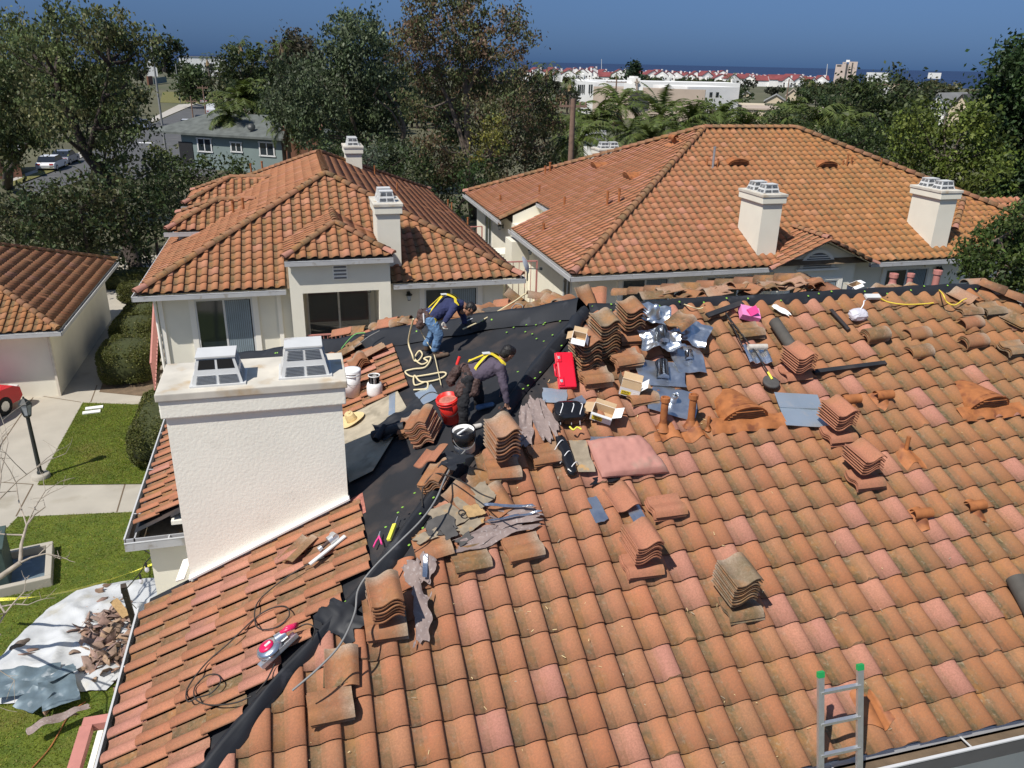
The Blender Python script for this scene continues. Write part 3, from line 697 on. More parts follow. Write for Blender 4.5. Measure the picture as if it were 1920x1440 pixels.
# ================================================================== generic tiled hip roof for the neighbours
def rows(slope_run): return int(math.ceil(slope_run/CS/TH))
def hip_field(parent,axis,x0,y0,x1,y1,z,side,seed,keep=None,lo=True,clips=True,extra=(),cfn=None,pink=.07,run=None):
    """one face of a hip roof on rectangle x0..x1,y0..y1 ; side in S N W E"""
    w=x1-x0; d=y1-y0; h=min(w,d)/2
    if side=='S': O=(x0,y0,z);U=(1,0,0);V=V_M;n=w; cl=[(V3((x0,y0,0)),V3((-1,1,0))),(V3((x1,y0,0)),V3((1,1,0)))]
    if side=='N': O=(x1,y1,z);U=(-1,0,0);V=V3((0,-CS,SN));n=w; cl=[(V3((x0,y1,0)),V3((-1,-1,0))),(V3((x1,y1,0)),V3((1,-1,0)))]
    if side=='W': O=(x0,y1,z);U=(0,-1,0);V=V_L;n=d; cl=[(V3((x0,y0,0)),V3((1,-1,0))),(V3((x0,y1,0)),V3((1,1,0)))]
    if side=='E': O=(x1,y0,z);U=(0,1,0);V=V3((-CS,0,SN));n=d; cl=[(V3((x1,y0,0)),V3((-1,-1,0))),(V3((x1,y1,0)),V3((-1,1,0)))]
    if side in 'SN' : 
        cl.append((V3((0,(y0+y1)/2,0)) if d<=w else V3((0,0,99999)), V3((0,1 if side=='S' else -1,0)) if d<=w else V3((0,0,1))))
    else:
        cl.append((V3(((x0+x1)/2,0,0)) if w<=d else V3((0,0,99999)), V3((1 if side=='W' else -1,0,0)) if w<=d else V3((0,0,1))))
    cl=[(p,q.normalized()) for p,q in cl]+list(extra)
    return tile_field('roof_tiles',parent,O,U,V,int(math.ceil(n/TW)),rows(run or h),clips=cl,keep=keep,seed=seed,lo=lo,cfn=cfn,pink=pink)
def under_roof(parent,x0,y0,x1,y1,z):
    w=x1-x0;d=y1-y0;h=min(w,d)/2; zz=z+h*T-.012; z=z-.012
    if w>=d: a=(x0+h,(y0+y1)/2,zz); c=(x1-h,(y0+y1)/2,zz); fs=[(0,1,5,4),(1,2,5),(2,3,4,5),(3,0,4),(3,2,1,0)]
    else: a=((x0+x1)/2,y0+h,zz); c=((x0+x1)/2,y1-h,zz); fs=[(0,1,4),(1,2,5,4),(2,3,5),(3,0,4,5),(3,2,1,0)]
    b=MB(); b.add([(x0,y0,z),(x1,y0,z),(x1,y1,z),(x0,y1,z),a,c],fs); return b.build('roof_deck','dirt',parent)
def cf_mid(u,v,c,g,isp): return ((c[0]*1.0,c[1]*1.0,c[2]*.88),g*.95)
def rail(parent,P,Q,h=1.0,m='rail_pink',name='railing',bars=True,pitch=.11):
    P=V3(P);Q=V3(Q); b=MB(); up=V3((0,0,1))
    b.beam(P+up*h,Q+up*h,.05,.04); b.beam(P+up*.08,Q+up*.08,.04,.03); n=max(2,int((Q-P).length/pitch))
    for i in range(n+1):
        a=P.lerp(Q,i/n); b.beam(a+up*.08,a+up*h,.018 if 0<i<n else .05,.018 if 0<i<n else .05)
    return b.build(name,m,parent)
# ------------------------------------------------------------------ middle house
mid=thing('tiled_house','cream house with hip tile roof and porch dormer, left of the larger house','house',(1,22.8,0))
X0,X1,Y0,Y1=-4.4,6.4,22.8,40.2
b=MB(); b.bb((X0+.45,23.27,0),(-.12,Y1-.5,5.22)); b.bb((2.14,23.27,0),(X1-.45,Y1-.5,5.22)); b.bb((-.12,24.9,0),(2.14,Y1-.5,5.22)); b.build('wall','stucco_fine',mid)
under_roof(mid,X0,Y0,X1,Y1,ZE)
hip_field(mid,0,X0,Y0,X1,Y1,ZE,'S',41,lo=False,cfn=cf_mid,keep=lambda u,v: not (abs(X0+u-1.02)<1.42-max(0,(v-1.6)*.9) and v<3.2))
hip_field(mid,0,X0,Y0,X1,Y1,ZE,'W',42,cfn=cf_mid); hip_field(mid,0,X0,Y0,X1,Y1,ZE,'E',43,cfn=cf_mid)
hh=(X1-X0)/2; A1=V3(((X0+X1)/2,Y0+hh,ZE+hh*T)); A2=V3(((X0+X1)/2,Y1-hh,ZE+hh*T)); e=V3((0,0,.03))
for P,Q,s in ((V3((X0,Y0,ZE)),A1,51),(V3((X1,Y0,ZE)),A1,52),(V3((X0,Y1,ZE)),A2,53),(V3((X1,Y1,ZE)),A2,54)): ridge_caps(mid,P+e,Q+e,seed=s)
ridge_caps(mid,A1+e,A2+e,seed=55,pinkend=False)
gutter(mid,(-.5,Y0,ZE-.03),(X0-.1,Y0,ZE-.03),(0,-1,0)); gutter(mid,(X1+.1,Y0,ZE-.03),(2.52,Y0,ZE-.03),(0,-1,0)); gutter(mid,(X0,Y0-.1,ZE-.03),(X0,Y1,ZE-.03),(-1,0,0)); gutter(mid,(X1,Y1,ZE-.03),(X1,Y0-.1,ZE-.03),(1,0,0))
# porch block
pz=6.2; px0,px1,py=-.47,2.51,22.5
b=MB(); b.bb((px0+.08,py+.12,5.2),(px1-.08,24.4,pz-.06)); b.bb((px0+.08,py+.12,0),(px0+.42,py+.5,5.2)); b.bb((px1-.42,py+.12,0),(px1-.08,py+.5,5.2)); b.bb((px0+.08,py+.12,2.2),(px1-.08,24.9,2.9)); b.build('porch','stucco_fine',mid)
wall_vent(mid,(1.02,py+.12,5.82),.42,.52)
ph=(px1-px0)/2; pa=V3(((px0+px1)/2,py+ph,pz+ph*T)); yb=Y0+(pz+ph*T-ZE)/T
for side,sd in (('S',61),):
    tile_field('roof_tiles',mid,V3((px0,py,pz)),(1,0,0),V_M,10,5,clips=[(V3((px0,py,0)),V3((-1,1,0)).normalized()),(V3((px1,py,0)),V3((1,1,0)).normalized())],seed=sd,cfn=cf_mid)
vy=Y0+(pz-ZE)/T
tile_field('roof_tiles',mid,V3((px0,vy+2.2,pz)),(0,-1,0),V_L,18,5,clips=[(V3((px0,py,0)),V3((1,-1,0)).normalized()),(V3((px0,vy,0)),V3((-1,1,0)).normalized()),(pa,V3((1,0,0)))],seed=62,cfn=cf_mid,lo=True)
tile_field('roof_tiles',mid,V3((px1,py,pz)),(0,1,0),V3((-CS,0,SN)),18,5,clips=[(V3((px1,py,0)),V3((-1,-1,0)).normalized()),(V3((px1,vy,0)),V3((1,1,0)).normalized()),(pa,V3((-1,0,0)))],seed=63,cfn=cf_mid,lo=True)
b=MB(); b.add([(px0,py,pz-.01),(px1,py,pz-.01),(px1,vy+.05,pz-.01),(px0,vy+.05,pz-.01),pa-V3((0,0,.01)),V3((pa.x,yb,pa.z-.01))],[(0,1,4),(1,2,5,4),(3,0,4,5),(3,2,1,0)]); b.build('roof_deck','dirt',mid)
ridge_caps(mid,V3((px0,py,pz))+e,pa+e,seed=64,r=.10); ridge_caps(mid,V3((px1,py,pz))+e,pa+e,seed=65,r=.10); ridge_caps(mid,pa+e,V3((pa.x,yb,pa.z))+e,seed=66,r=.10,pinkend=False)
gutter(mid,(px1,py,pz-.03),(px0,py,pz-.03),(0,-1,0))
rail(mid,(px0+.45,py+.2,2.9),(px1-.45,py+.2,2.9),1.02)
w=window(mid,.1,1.95,2.95,5.0,24.9,divs=2,trim=False,name='patio_door',blind=False)
window(mid,-2.98,-1.52,3.25,4.95,23.27); window(mid,3.55,5.1,3.6,4.95,23.27)
coach_lamp(mid,(3.02,23.27,4.85)); coach_lamp(mid,(1.98,24.9,4.7))
b=MB()
b.box((X0+.47,23.25,2.6),(.12,.08,5.1)); b.build('corner_trim','stucco_trim',mid)
b=MB(); b.box((-.73,23.25,2.6),(.12,.08,5.1)); b.build('corner_trim','stucco_trim',mid)
b=MB(); b.tube([(X0+.35,23.2,5.1),(X0+.35,23.2,.2)],.045,6); b.build('downpipe','stucco_trim',mid)
chimney(mid,2.2,2.87,23.48,24.75,7.52,4.8,[(2.52,23.85,.50,.42,.30),(2.52,24.45,.50,.42,.30)],over=.07,m='stucco_fine')
chimney(mid,2.15,2.8,35.5,36.8,7.95,4.8,[(2.47,35.9,.5,.42,.30),(2.47,36.45,.5,.42,.30)],over=.07,m='stucco_fine')
# two small side wings on the left slope
def wing(parent,ex,ey0,ey1,ze,rx0,rx1,seed):
    hw=(ey1-ey0)/2; rz=ze+hw*T; ry=(ey0+ey1)/2; vx=X0+(ze-ZE)/T
    b=MB(); b.bb((ex+.3,ey0+.25,4.5),(vx+.3,ey1-.25,ze-.06)); b.build('wing_wall','stucco_fine',parent)
    b=MB(); b.add([(ex,ey0,ze-.01),(vx,ey0,ze-.01),(vx,ey1,ze-.01),(ex,ey1,ze-.01),(ex+hw,ry,rz-.01),(rx1,ry,rz-.01)],[(0,1,5,4),(2,3,4,5),(3,0,4),(3,2,1,0)]); b.build('roof_deck','dirt',parent)
    n=int((rx1-ex)/TW)+1
    tile_field('roof_tiles',parent,V3((ex,ey0,ze)),(1,0,0),V_M,n,5,clips=[(V3((ex,ey0,0)),V3((-1,1,0)).normalized()),(V3((vx,ey0,0)),V3((1,-1,0)).normalized()),(V3((0,ry,0)),V3((0,1,0)))],seed=seed,cfn=cf_mid,lo=True)
    tile_field('roof_tiles',parent,V3((ex,ey1,ze)),(0,-1,0),V_L,int(2*hw/TW)+1,5,clips=[(V3((ex,ey0,0)),V3((1,-1,0)).normalized()),(V3((ex,ey1,0)),V3((1,1,0)).normalized())],seed=seed+1,cfn=cf_mid,lo=True)
    ridge_caps(parent,V3((ex,ey0,ze))+e,V3((ex+hw,ry,rz))+e,seed=seed+2,r=.1); ridge_caps(parent,V3((ex,ey1,ze))+e,V3((ex+hw,ry,rz))+e,seed=seed+4,r=.1); ridge_caps(parent,V3((ex+hw,ry,rz))+e,V3((rx1,ry,rz))+e,seed=seed+3,r=.1,pinkend=False)
    gutter(parent,(vx,ey0,ze-.03),(ex-.1,ey0,ze-.03),(0,-1,0))
wing(mid,-4.25,28.45,31.55,5.94,-2.7,-1.45,70); wing(mid,-4.15,32.6,35.9,6.10,-2.5,-.95,80)
def onslope(x,y,which):
    if which=='midW': return PP(x,y,(X0,0,ZE),N_L)
    if which=='midE': return PP(x,y,(X1,0,ZE),V3((SN,0,CS)))
    if which=='midS': return PP(x,y,(0,Y0,ZE),N_M)
for (x,y,hh_) in ((438,402,.42),(457,397,.42),(492,317,.3),(471,321,.3)): roof_pipe(mid,onslope(x,y,'midW'),hh_,.04,n=8,base=False)
for (x,y,hh_) in ((703,330,.4),(745,362,.35),(840,386,.25),(847,392,.25),(877,423,.3)): roof_pipe(mid,onslope(x,y,'midE'),hh_,.03,n=8,base=False)
# satellite dish on the eave corner
b=MB(); P=V3((6.55,22.65,5.35)); M=Matrix.Translation(P+V3((-.05,-.05,.42)))@Euler((rad(68),0,rad(66))).to_matrix().to_4x4()
b.lathe([(0,.05),(.12,.035),(.2,.01),(.27,-.03)],18,0,M); b.lathe([(.27,-.03),(.2,.003),(0,.04)],18,0,M)
b.tube([P+V3((0,0,-.1)),P+V3((0,0,.3)),P+V3((-.05,-.05,.42))],.02,6,1); b.tube([P+V3((-.05,-.05,.3)),P+V3((.3,-.3,.32))],.015,6,1); b.box(P+V3((.32,-.32,.34)),(.07,.1,.07),1)
b.build('satellite_dish',['dish','lamp_metal'],mid)
# stair with pink railing at the left end
b=MB()
for k in range(16):
    b.box((-4.3,23.4+.24*k,.19*k+.5),(.55,.26,.05))
b.build('outdoor_stair','concrete',mid)
b=MB()
P=V3((-4.72,24.9,1.6)); Q=V3((-4.72,27.0,3.0))
b.beam(P+V3((0,0,1)),Q+V3((0,0,1)),.05,.06); b.beam(P+V3((0,0,.12)),Q+V3((0,0,.12)),.05,.05)
for k in range(18): a=P.lerp(Q,k/17); b.beam(a+V3((0,0,.12)),a+V3((0,0,1)),.02,.02)
b.build('stair_railing','rail_pink',mid)
# balcony seat wall with a pink grid gate between the houses
rail(mid,(6.0,24.5,3.9),(7.4,24.5,3.9),1.5,name='grid_railing',pitch=.2)
rail(mid,(6.0,33.5,3.6),(7.6,33.5,3.6),1.2,name='grid_railing',pitch=.2)

# ------------------------------------------------------------------ larger house on the right
big=thing('tiled_house','large cream house with wide orange tile roof and two front chimneys','house',(18,22.7,0))
X0,X1,Y0,Y1=8.02,28.75,22.7,39.2
b=MB(); b.bb((X0+.5,Y0+.7,0),(X1-.5,Y1-.5,5.22)); b.build('wall','stucco_fine',big)
under_roof(big,X0+1.7,Y0,X1,Y1,ZE)
b=MB(); b.add([(X0,Y0,ZE-.012),(X0+1.75,Y0,ZE-.012),(X0+1.75,Y0+1.75,ZE+1.75*T-.012)],[(0,1,2)]); b.add([(X0,Y0,ZE-.012),(X0+1.75,Y0+1.75,ZE+1.75*T-.012),(X0+1.75,30.2,ZE+1.75*T-.012),(X0,30.2,ZE-.012)],[(0,1,2,3)]); b.add([(X0,31.9,ZE-.012),(X0+1.75,31.9,ZE+1.75*T-.012),(X0+1.75,Y1-1.75,ZE+1.75*T-.012),(X0,Y1,ZE-.012)],[(0,1,2,3)]); b.build('roof_deck','dirt',big)
def cf_big(u,v,c,g,isp):
    x=X0+u; k=min(1,max(0,(x-13)/8)); return ((c[0]*1.0,c[1]*(.98+.06*k),c[2]*(.90-.30*k)),g*(.8+.2*k))
gx0,gx1,gz=14.92,18.65,ZE; gp=V3((16.8,22.55,6.15))
hip_field(big,0,X0,Y0,X1,Y1,ZE,'S',101,lo=True,cfn=cf_big,keep=lambda u,v: not (abs(X0+u-16.8)<1.75-v*CS and v<1.9))
hip_field(big,0,X0,Y0,X1,Y1,ZE,'W',102,cfn=lambda u,v,c,g,i:((c[0]*1.0,c[1]*1.0,c[2]*.95),g*.6),pink=.2,keep=lambda u,v: not (v*CS<1.6 and 30.2<Y1-u<31.9))
hip_field(big,0,X0,Y0,X1,Y1,ZE,'N',103); hip_field(big,0,X0,Y0,X1,Y1,ZE,'E',104)
hh=(Y1-Y0)/2; A1=V3((X0+hh,Y0+hh,ZE+hh*T)); A2=V3((X1-hh,Y0+hh,ZE+hh*T))
for P,Q,s in ((V3((X0,Y0,ZE)),A1,111),(V3((X1,Y0,ZE)),A2,112),(V3((X0,Y1,ZE)),A1,113),(V3((X1,Y1,ZE)),A2,114)): ridge_caps(big,P+e,Q+e,seed=s,r=.13)
ridge_caps(big,A1+e,A2+e,seed=115,pinkend=False)
gutter(big,(gx0,Y0,ZE-.03),(X0-.1,Y0,ZE-.03),(0,-1,0)); gutter(big,(22.6,Y0,ZE-.03),(gx1,Y0,ZE-.03),(0,-1,0)); gutter(big,(X0,Y0-.1,ZE-.03),(X0,30.2,ZE-.03),(-1,0,0)); gutter(big,(X0,31.9,ZE-.03),(X0,Y1,ZE-.03),(-1,0,0)); gutter(big,(X0+1.6,30.3,ZE+.68),(X0+1.6,31.9,ZE+.68),(-1,0,0))
b=MB(); b.add([(X0+.5,30.25,4.9),(X0+1.7,30.25,4.9),(X0+1.7,30.25,ZE+.70),(X0+.5,30.25,ZE+.2)],[(0,1,2,3)]); b.add([(X0+.5,31.85,4.9),(X0+1.7,31.85,4.9),(X0+1.7,31.85,ZE+.70),(X0+.5,31.85,ZE+.2)],[(0,1,2,3)]); b.add([(X0+1.7,30.25,4.9),(X0+1.7,31.85,4.9),(X0+1.7,31.85,ZE+.70),(X0+1.7,30.25,ZE+.7)],[(0,1,2,3)]); b.build('recess_wall','stucco_fine',big)
ridge_caps(big,(X0,31.95,ZE+.02),(X0+1.6,31.95,ZE+.73),seed=116,r=.11,pinkend=False)
# gabled dormer front
tile_field('roof_tiles',big,V3((gx0,26.0,gz)),(0,-1,0),V_L,12,6,clips=[(V3((gx0,Y0,0)),V3((-1,1,0)).normalized()),(gp,V3((1,0,0)))],seed=121,cfn=cf_big,lo=True)
tile_field('roof_tiles',big,V3((gx1,22.6,gz)),(0,1,0),V3((-CS,0,SN)),12,6,clips=[(V3((gx1,Y0,0)),V3((1,1,0)).normalized()),(gp,V3((-1,0,0)))],seed=122,cfn=cf_big,lo=True)
g0=V3((gx0-.15,22.5,gz-.06)); g1=V3((gx1+.15,22.5,gz-.06))
ridge_caps(big,g0,gp,seed=123,r=.09,h=.02); ridge_caps(big,g1,gp,seed=124,r=.09,h=.02); ridge_caps(big,gp+e,V3((gp.x,24.6,gp.z))+e,seed=125,r=.10)
b=MB(); b.add([(gx0+.3,23.0,3.9),(gx1-.3,23.0,3.9),(gx1-.3,23.0,5.45),(16.8,23.0,6.07),(gx0+.3,23.0,5.45)],[(0,1,2,3,4)]); b.add([(gx0,22.5,gz-.03),(16.8,22.5,gp.z-.03),(16.8,24.6,gp.z-.03),(gx0,22.7,gz-.03)],[(0,1,2,3)]); b.add([(gx1,22.5,gz-.03),(16.8,22.5,gp.z-.03),(16.8,24.6,gp.z-.03),(gx1,22.7,gz-.03)],[(3,2,1,0)]); b.bb((gx0+.3,23.005,0),(gx1-.3,23.42,5.3)); b.build('gable_wall','stucco_fine',big)
b=MB(); K=14; c=V3((16.8,22.95,5.15)); 
b.add([c+V3((.55*math.cos(math.pi*k/K),0,.5*math.sin(math.pi*k/K))) for k in range(K+1)],[list(range(K+1))[::-1]],1)
for k in range(K): 
    a0=math.pi*k/K; a1=math.pi*(k+1)/K
    q=[c+V3((r*math.cos(a),-.03,r*.92*math.sin(a))) for a,r in ((a0,.56),(a0,.68),(a1,.68),(a1,.56))]; b.add(q,[(0,1,2,3)],0)
for k in range(6):
    z=.04+.075*k; hw=.55*math.sqrt(max(0,1-(z/.5)**2)); b.box(c+V3((0,-.02,z)),(2*hw,.03,.03),0)
b.box(c+V3((0,-.05,-.05)),(1.6,.1,.07),0); b.build('arched_vent',['stucco_trim','vent_shadow'],big)
window(big,15.9,17.7,2.95,4.65,23.0,name='patio_door',trim=True); window(big,10.0,11.55,3.5,4.9,23.4); window(big,13.0,14.75,2.9,4.85,23.4,divs=3,name='patio_door',blind=False); window(big,20.0,21.7,3.5,4.8,23.4)
coach_lamp(big,(14.72,23.35,4.75)); coach_lamp(big,(15.55,22.97,4.75)); coach_lamp(big,(22.1,23.35,4.8))
for yy,w_ in ((24.2,.7),(35.5,1.2)): window(big,yy,yy+w_,3.0,4.9,X0+.5,axis='X',divs=2,blind=False,trim=False)
coach_lamp(big,(X0+.5,28.6,4.8),'X'); coach_lamp(big,(X0+.5,33.4,4.8),'X')
b=MB(); b.bb((X0-.3,31.2,0),(X0+.5,32.4,4.1)); b.bb((X0-.2,29.3,0),(X0+.5,30.3,5.0)); b.build('buttress','stucco_fine',big)
for (x0,x1) in ((14.62,15.34),(21.5,22.2)):
    xc=(x0+x1)/2; chimney(big,x0,x1,23.25,24.62,7.58,4.9,[(xc,23.62,.60,.44,.27),(xc,24.28,.60,.44,.27)],over=.08,m='stucco_fine')
chimney(big,14.75,15.95,38.6,39.6,7.45,4.9,[(15.1,39.1,.5,.5,.28),(15.6,39.1,.5,.5,.28)],over=.08,m='stucco_fine')
# corner wing at the right end
wz=5.92; wx0,wy0=23.25,24.15
b=MB(); b.bb((wx0+.3,wy0+.3,0),(27.6,27,wz-.08)); b.build('wing_wall','stucco_fine',big)
tile_field('roof_tiles',big,V3((wx0,wy0,wz)),(1,0,0),V_M,15,6,clips=[(V3((wx0,wy0,0)),V3((-1,1,0)).normalized())],seed=131,cfn=cf_big,lo=True)
tile_field('roof_tiles',big,V3((wx0,27,wz)),(0,-1,0),V_L,10,6,clips=[(V3((wx0,wy0,0)),V3((1,-1,0)).normalized())],seed=132,cfn=cf_big,lo=True)
ridge_caps(big,V3((wx0,wy0,wz))+e,V3((wx0+1.8,wy0+1.8,wz+1.8*T))+e,seed=133,r=.12); gutter(big,(27.8,wy0,wz-.03),(wx0-.1,wy0,wz-.03),(0,-1,0))
def bs(x,y,w): return PP(x,y,(0,Y0,ZE),N_M) if w=='S' else PP(x,y,(X0,0,ZE),N_L)
roof_pipe(big,bs(1336,316,'S'),.75,.045,'aluminium',n=10,base=False); roof_pipe(big,bs(1325,314,'S'),.3,.03,n=6,base=False); roof_pipe(big,bs(1345,314,'S'),.3,.03,n=6,base=False)
for (x,y,h_) in ((1580,312,.2),(1587,312,.45),(1596,308,.25),(1651,313,.3)): roof_pipe(big,bs(x,y,'S'),h_,.035,n=6,base=False)
for (x,y) in ((1380,308),(1546,312)): dormer_vent(big,frame(bs(x,y,'S')+N_M*.05,(1,0,0),V_M),.85,m='trim_beige' if 0 else 'rust_paint',flash=False,lou=4)
for (x,y,h_) in ((1138,387,.5),(1160,382,.5),(1058,388,.33),(1011,364,.33),(938,378,.25),(1019,435,.28),(1022,330,.4),(1031,323,.4)): roof_pipe(big,bs(x,y,'W'),h_,.045,n=8,base=False)
for (x,y) in ((1122,314),(1184,334)): dormer_vent(big,frame(bs(x,y,'W')+N_L*.05,(0,-1,0),V_L),.7,flash=False,lou=4)
for (x,y) in ((1266,270),): t_vent(big,frame(bs(x,y,'W'),(0,-1,0),V_L),1.3)

# ------------------------------------------------------------------ garage at the left
gar=thing('tiled_garage','single storey cream garage with brown tiled hip roof at the left edge','garage',(-9,29,0))
X0,X1,Y0,Y1=-18.6,-8.2,28.88,39.2; zg=2.6
b=MB(); b.bb((X0+.5,Y0+.62,0),(X1-.5,Y1-.5,zg-.06)); b.build('wall','stucco_fine',gar)
b=MB(); b.bb((X0,Y0,zg-.05),(X1,Y1,zg-.02)); b.build('soffit','stucco_trim',gar)
under_roof(gar,X0,Y0,X1,Y1,zg)
cg=lambda u,v,c,g,i:((c[0]*.72,c[1]*.76,c[2]*.72),g*.9)
hip_field(gar,0,X0,Y0,X1,Y1,zg,'E',141,cfn=cg,pink=.05,lo=True); hip_field(gar,0,X0,Y0,X1,Y1,zg,'S',142,lo=False,cfn=lambda u,v,c,g,i:((c[0]*.85,c[1]*.88,c[2]*.62),g)); hip_field(gar,0,X0,Y0,X1,Y1,zg,'N',143,cfn=cg)
hw=(Y1-Y0)/2; A=V3(((X0+X1)/2,(Y0+Y1)/2,zg+hw*T))
ridge_caps(gar,V3((X1,Y0,zg))+e,A+e,seed=144,pinkend=False); ridge_caps(gar,V3((X1,Y1,zg))+e,A+e,seed=145,pinkend=False)
gutter(gar,(X1+.1,Y0,zg-.03),(X0,Y0,zg-.03),(0,-1,0)); gutter(gar,(X1,Y1,zg-.03),(X1,Y0-.1,zg-.03),(1,0,0))
b=MB(); b.box((X1-.52,Y0+.6,1.1),(.08,.1,2.2)); b.box((-13,Y0+.60,1.1),(4.6,.06,2.2)); b.build('garage_door','trim_beige',gar)

# ================================================================== ground, walks, streets
FH=V3((FF.x,FF.y,0)).normalized(); RH=V3((FH.y,-FH.x,0))
def gp2(s,d): return FH*d+RH*s
b=MB()
ds=[-80,-30,0,40,80,120,160,220,300,420,550,700,850,1000,1080]; ss=[-2600,-1600,-1000,-600,-350,-200,-100,-50,0,50,100,200,350,600,1000,1600,2600]
def gz_(d): return 0 if d<350 else -9*((d-350)/730)**1.2
vs=[gp2(s,d)+V3((0,0,gz_(d))) for d in ds for s in ss]; w=len(ss)
b.add(vs,[(j*w+i,j*w+i+1,(j+1)*w+i+1,(j+1)*w+i) for j in range(len(ds)-1) for i in range(w-1)],0,True); struct(b,'ground','ground')
b=MB(); b.add([gp2(-40000,1070)+V3((0,0,-10)),gp2(40000,1070)+V3((0,0,-10)),gp2(70000,70000)+V3((0,0,-10)),gp2(-70000,70000)+V3((0,0,-10))],[(0,1,2,3)]); struct(b,'sea','sea')
def poly(name,px,m,z,kind='structure'):
    b=MB(); pts=[PZ(x,y,z) if not isinstance(x,tuple) else V3((*x,z)) for x,y in px]; b.add(pts,[list(range(len(pts)))[::-1]]); 
    a=sum(((pts[i].x*pts[(i+1)%len(pts)].y-pts[(i+1)%len(pts)].x*pts[i].y) for i in range(len(pts))))
    if a>0: b.f[0]=b.f[0][::-1]
    return struct(b,name,m)
wp=lambda x,y:((x,y),0)
def wpoly(name,pts,m,z):
    b=MB(); b.add([V3((x,y,z)) for x,y in pts],[list(range(len(pts)))]); return struct(b,name,m)
wpoly('concrete_paving',[(-40,2),(10,2),(10,52),(-40,52)],'concrete',.006)
poly('lawn',[(155,755),(279,759),(345,850),(330,906),(70,909)],'lawn',.035)
poly('lawn',[(33,969),(330,956),(520,1300),(420,1700),(-300,2100),(-420,1300),(-40,1045)],'lawn',.035)
poly('planting_bed',[(262,782),(300,760),(345,850),(330,880),(285,862),(247,862),(246,838)],'dirt',.042)
poly('planting_bed',[(186,735),(240,590),(262,520),(310,520),(330,740),(290,745)],'dirt',.012)
# joints in the paving
b=MB()
def jline(p,q,z=.011,w_=.035):
    p=PZ(*p,z); q=PZ(*q,z); d=(q-p).normalized(); s=V3((-d.y,d.x,0))*w_/2; b.add([p-s,p+s,q+s,q-s],[(3,2,1,0)])
for p,q in (((235,905),(219,960)),((62,908),(30,968)),((152,754),(62,740)),((275,760),(285,735)),((182,722),(170,754)),((62,908),(-60,900)),((-30,880),(62,745))): jline(p,q)
struct(b,'paving_joints','joint')
# streets
poly('street',[(20,349),(120,311),(255,243),(290,230),(368,195),(425,196),(400,230),(350,262),(260,300),(130,345),(60,372)],'asphalt',.02)
poly('street',[(180,292),(262,262),(420,292),(400,330),(150,340)],'asphalt',.024)
poly('pavement',[(18,337),(150,285),(165,290),(118,309),(20,347)],'kerb',.10)
poly('verge',[(20,341),(118,305),(140,296),(142,300),(120,313),(20,350)],'verge',.115)
poly('pavement',[(283,222),(335,196),(372,193),(340,206),(284,230)],'kerb',.1)
poly('vacant_lot',[(305,172),(420,172),(420,196),(300,192)],'verge',.05)
b=MB()
for (x0,y0,x1,y1) in ((283,247,304,245),(255,268,287,269)):
    p=PZ(x0,y0,.03);q=PZ(x1,y1,.03); b.add([p,q,q+V3((0,1.2,0)),p+V3((0,1.2,0))],[(0,1,2,3)])
struct(b,'road_markings','road_white')
# ------------------------------------------------------------------ vehicles
def car(name,label,M,paint,kind='sedan',group=None,cat='car'):
    t=thing(name,label,cat,M,group); Lc,Wc=4.5,1.78
    van=kind=='van'; H1=.85 if not van else 1.0; H2=1.42 if not van else 2.0
    b=MB()
    prof=[(-2.2,.35),(-2.25,.62),(-2.15,.80),(-1.55,.90),(-1.0,.93),(1.05,.93),(1.9,.86),(2.2,.70),(2.25,.4),(2.1,.28),(-2.1,.28)]
    if van: prof=[(-2.2,.4),(-2.25,1.0),(-2.2,1.2),(1.2,1.2),(2.1,1.0),(2.25,.5),(2.1,.3),(-2.1,.3)]
    n=len(prof)
    secs=[(-.89,.93),(-.86,1.0),(.86,1.0),(.89,.93)]
    vs=[]
    for (yy,k) in secs: vs+=[V3((x*(.985 if abs(yy)>.87 else 1),yy,z)) for x,z in prof]
    fs=[(i*n+j,i*n+(j+1)%n,(i+1)*n+(j+1)%n,(i+1)*n+j) for i in range(3) for j in range(n)]+[tuple(range(n))[::-1],tuple(range(3*n,4*n))]
    b.add(vs,fs); b.build('body',paint,t,world=False)
    g=MB()
    if van: g.box((-.3,0,1.62),(3.7,1.66,.84),0,None,0,.92)
    else: 
        cp=[(-1.75,.90),(-1.15,1.38),(.35,1.42),(1.15,.93)]
        vs=[V3((x,y*(.80 if z>1.2 else .84),z)) for y in (-1,1) for x,z in cp]; g.add(vs,[(0,1,2,3),(7,6,5,4),(0,4,5,1),(2,6,7,3)],1); 
        g.add([V3((x,y*.72,1.40 if x<0 else 1.435)) for x,y in ((-1.12,-1),(.33,-1),(.33,1),(-1.12,1))],[(0,1,2,3)],0)
    if van:
        g.bb((1.0,-.84,1.3),(1.62,.84,1.9),1); g.bb((-1.9,-.85,1.35),(1.2,.85,1.85),1)
    g.build('cabin',[paint,'car_glass'],t,world=False)
    for x in (-1.38,1.38):
        for y in (-.80,.80):
            w_=MB(); w_.tube([(x,y-.1,.32),(x,y+.1,.32)],.32,14,0); w_.tube([(x,y-.105,.32),(x,y+.105,.32)],.18,10,1); w_.build('wheel',['tyre','aluminium'],t,world=False)
    for y in (-.62,.62):
        h=MB(); h.box((2.2,y,.68),(.1,.34,.14)); h.build('headlight','white_metal',t,world=False)
        h=MB(); h.box((-2.22,y,.72),(.08,.34,.14)); h.build('tail_light','tail_light',t,world=False)
    return t
def road_yaw(a,b): p=PZ(*a);q=PZ(*b); return math.degrees(math.atan2(q.y-p.y,q.x-p.x))
yw=road_yaw((60,340),(250,262)); yw2=road_yaw((300,245),(380,200))
car('parked_car','white sedan parked at the left kerb behind the tree trunks',FG(PZ(99,317),yw),'car_white')
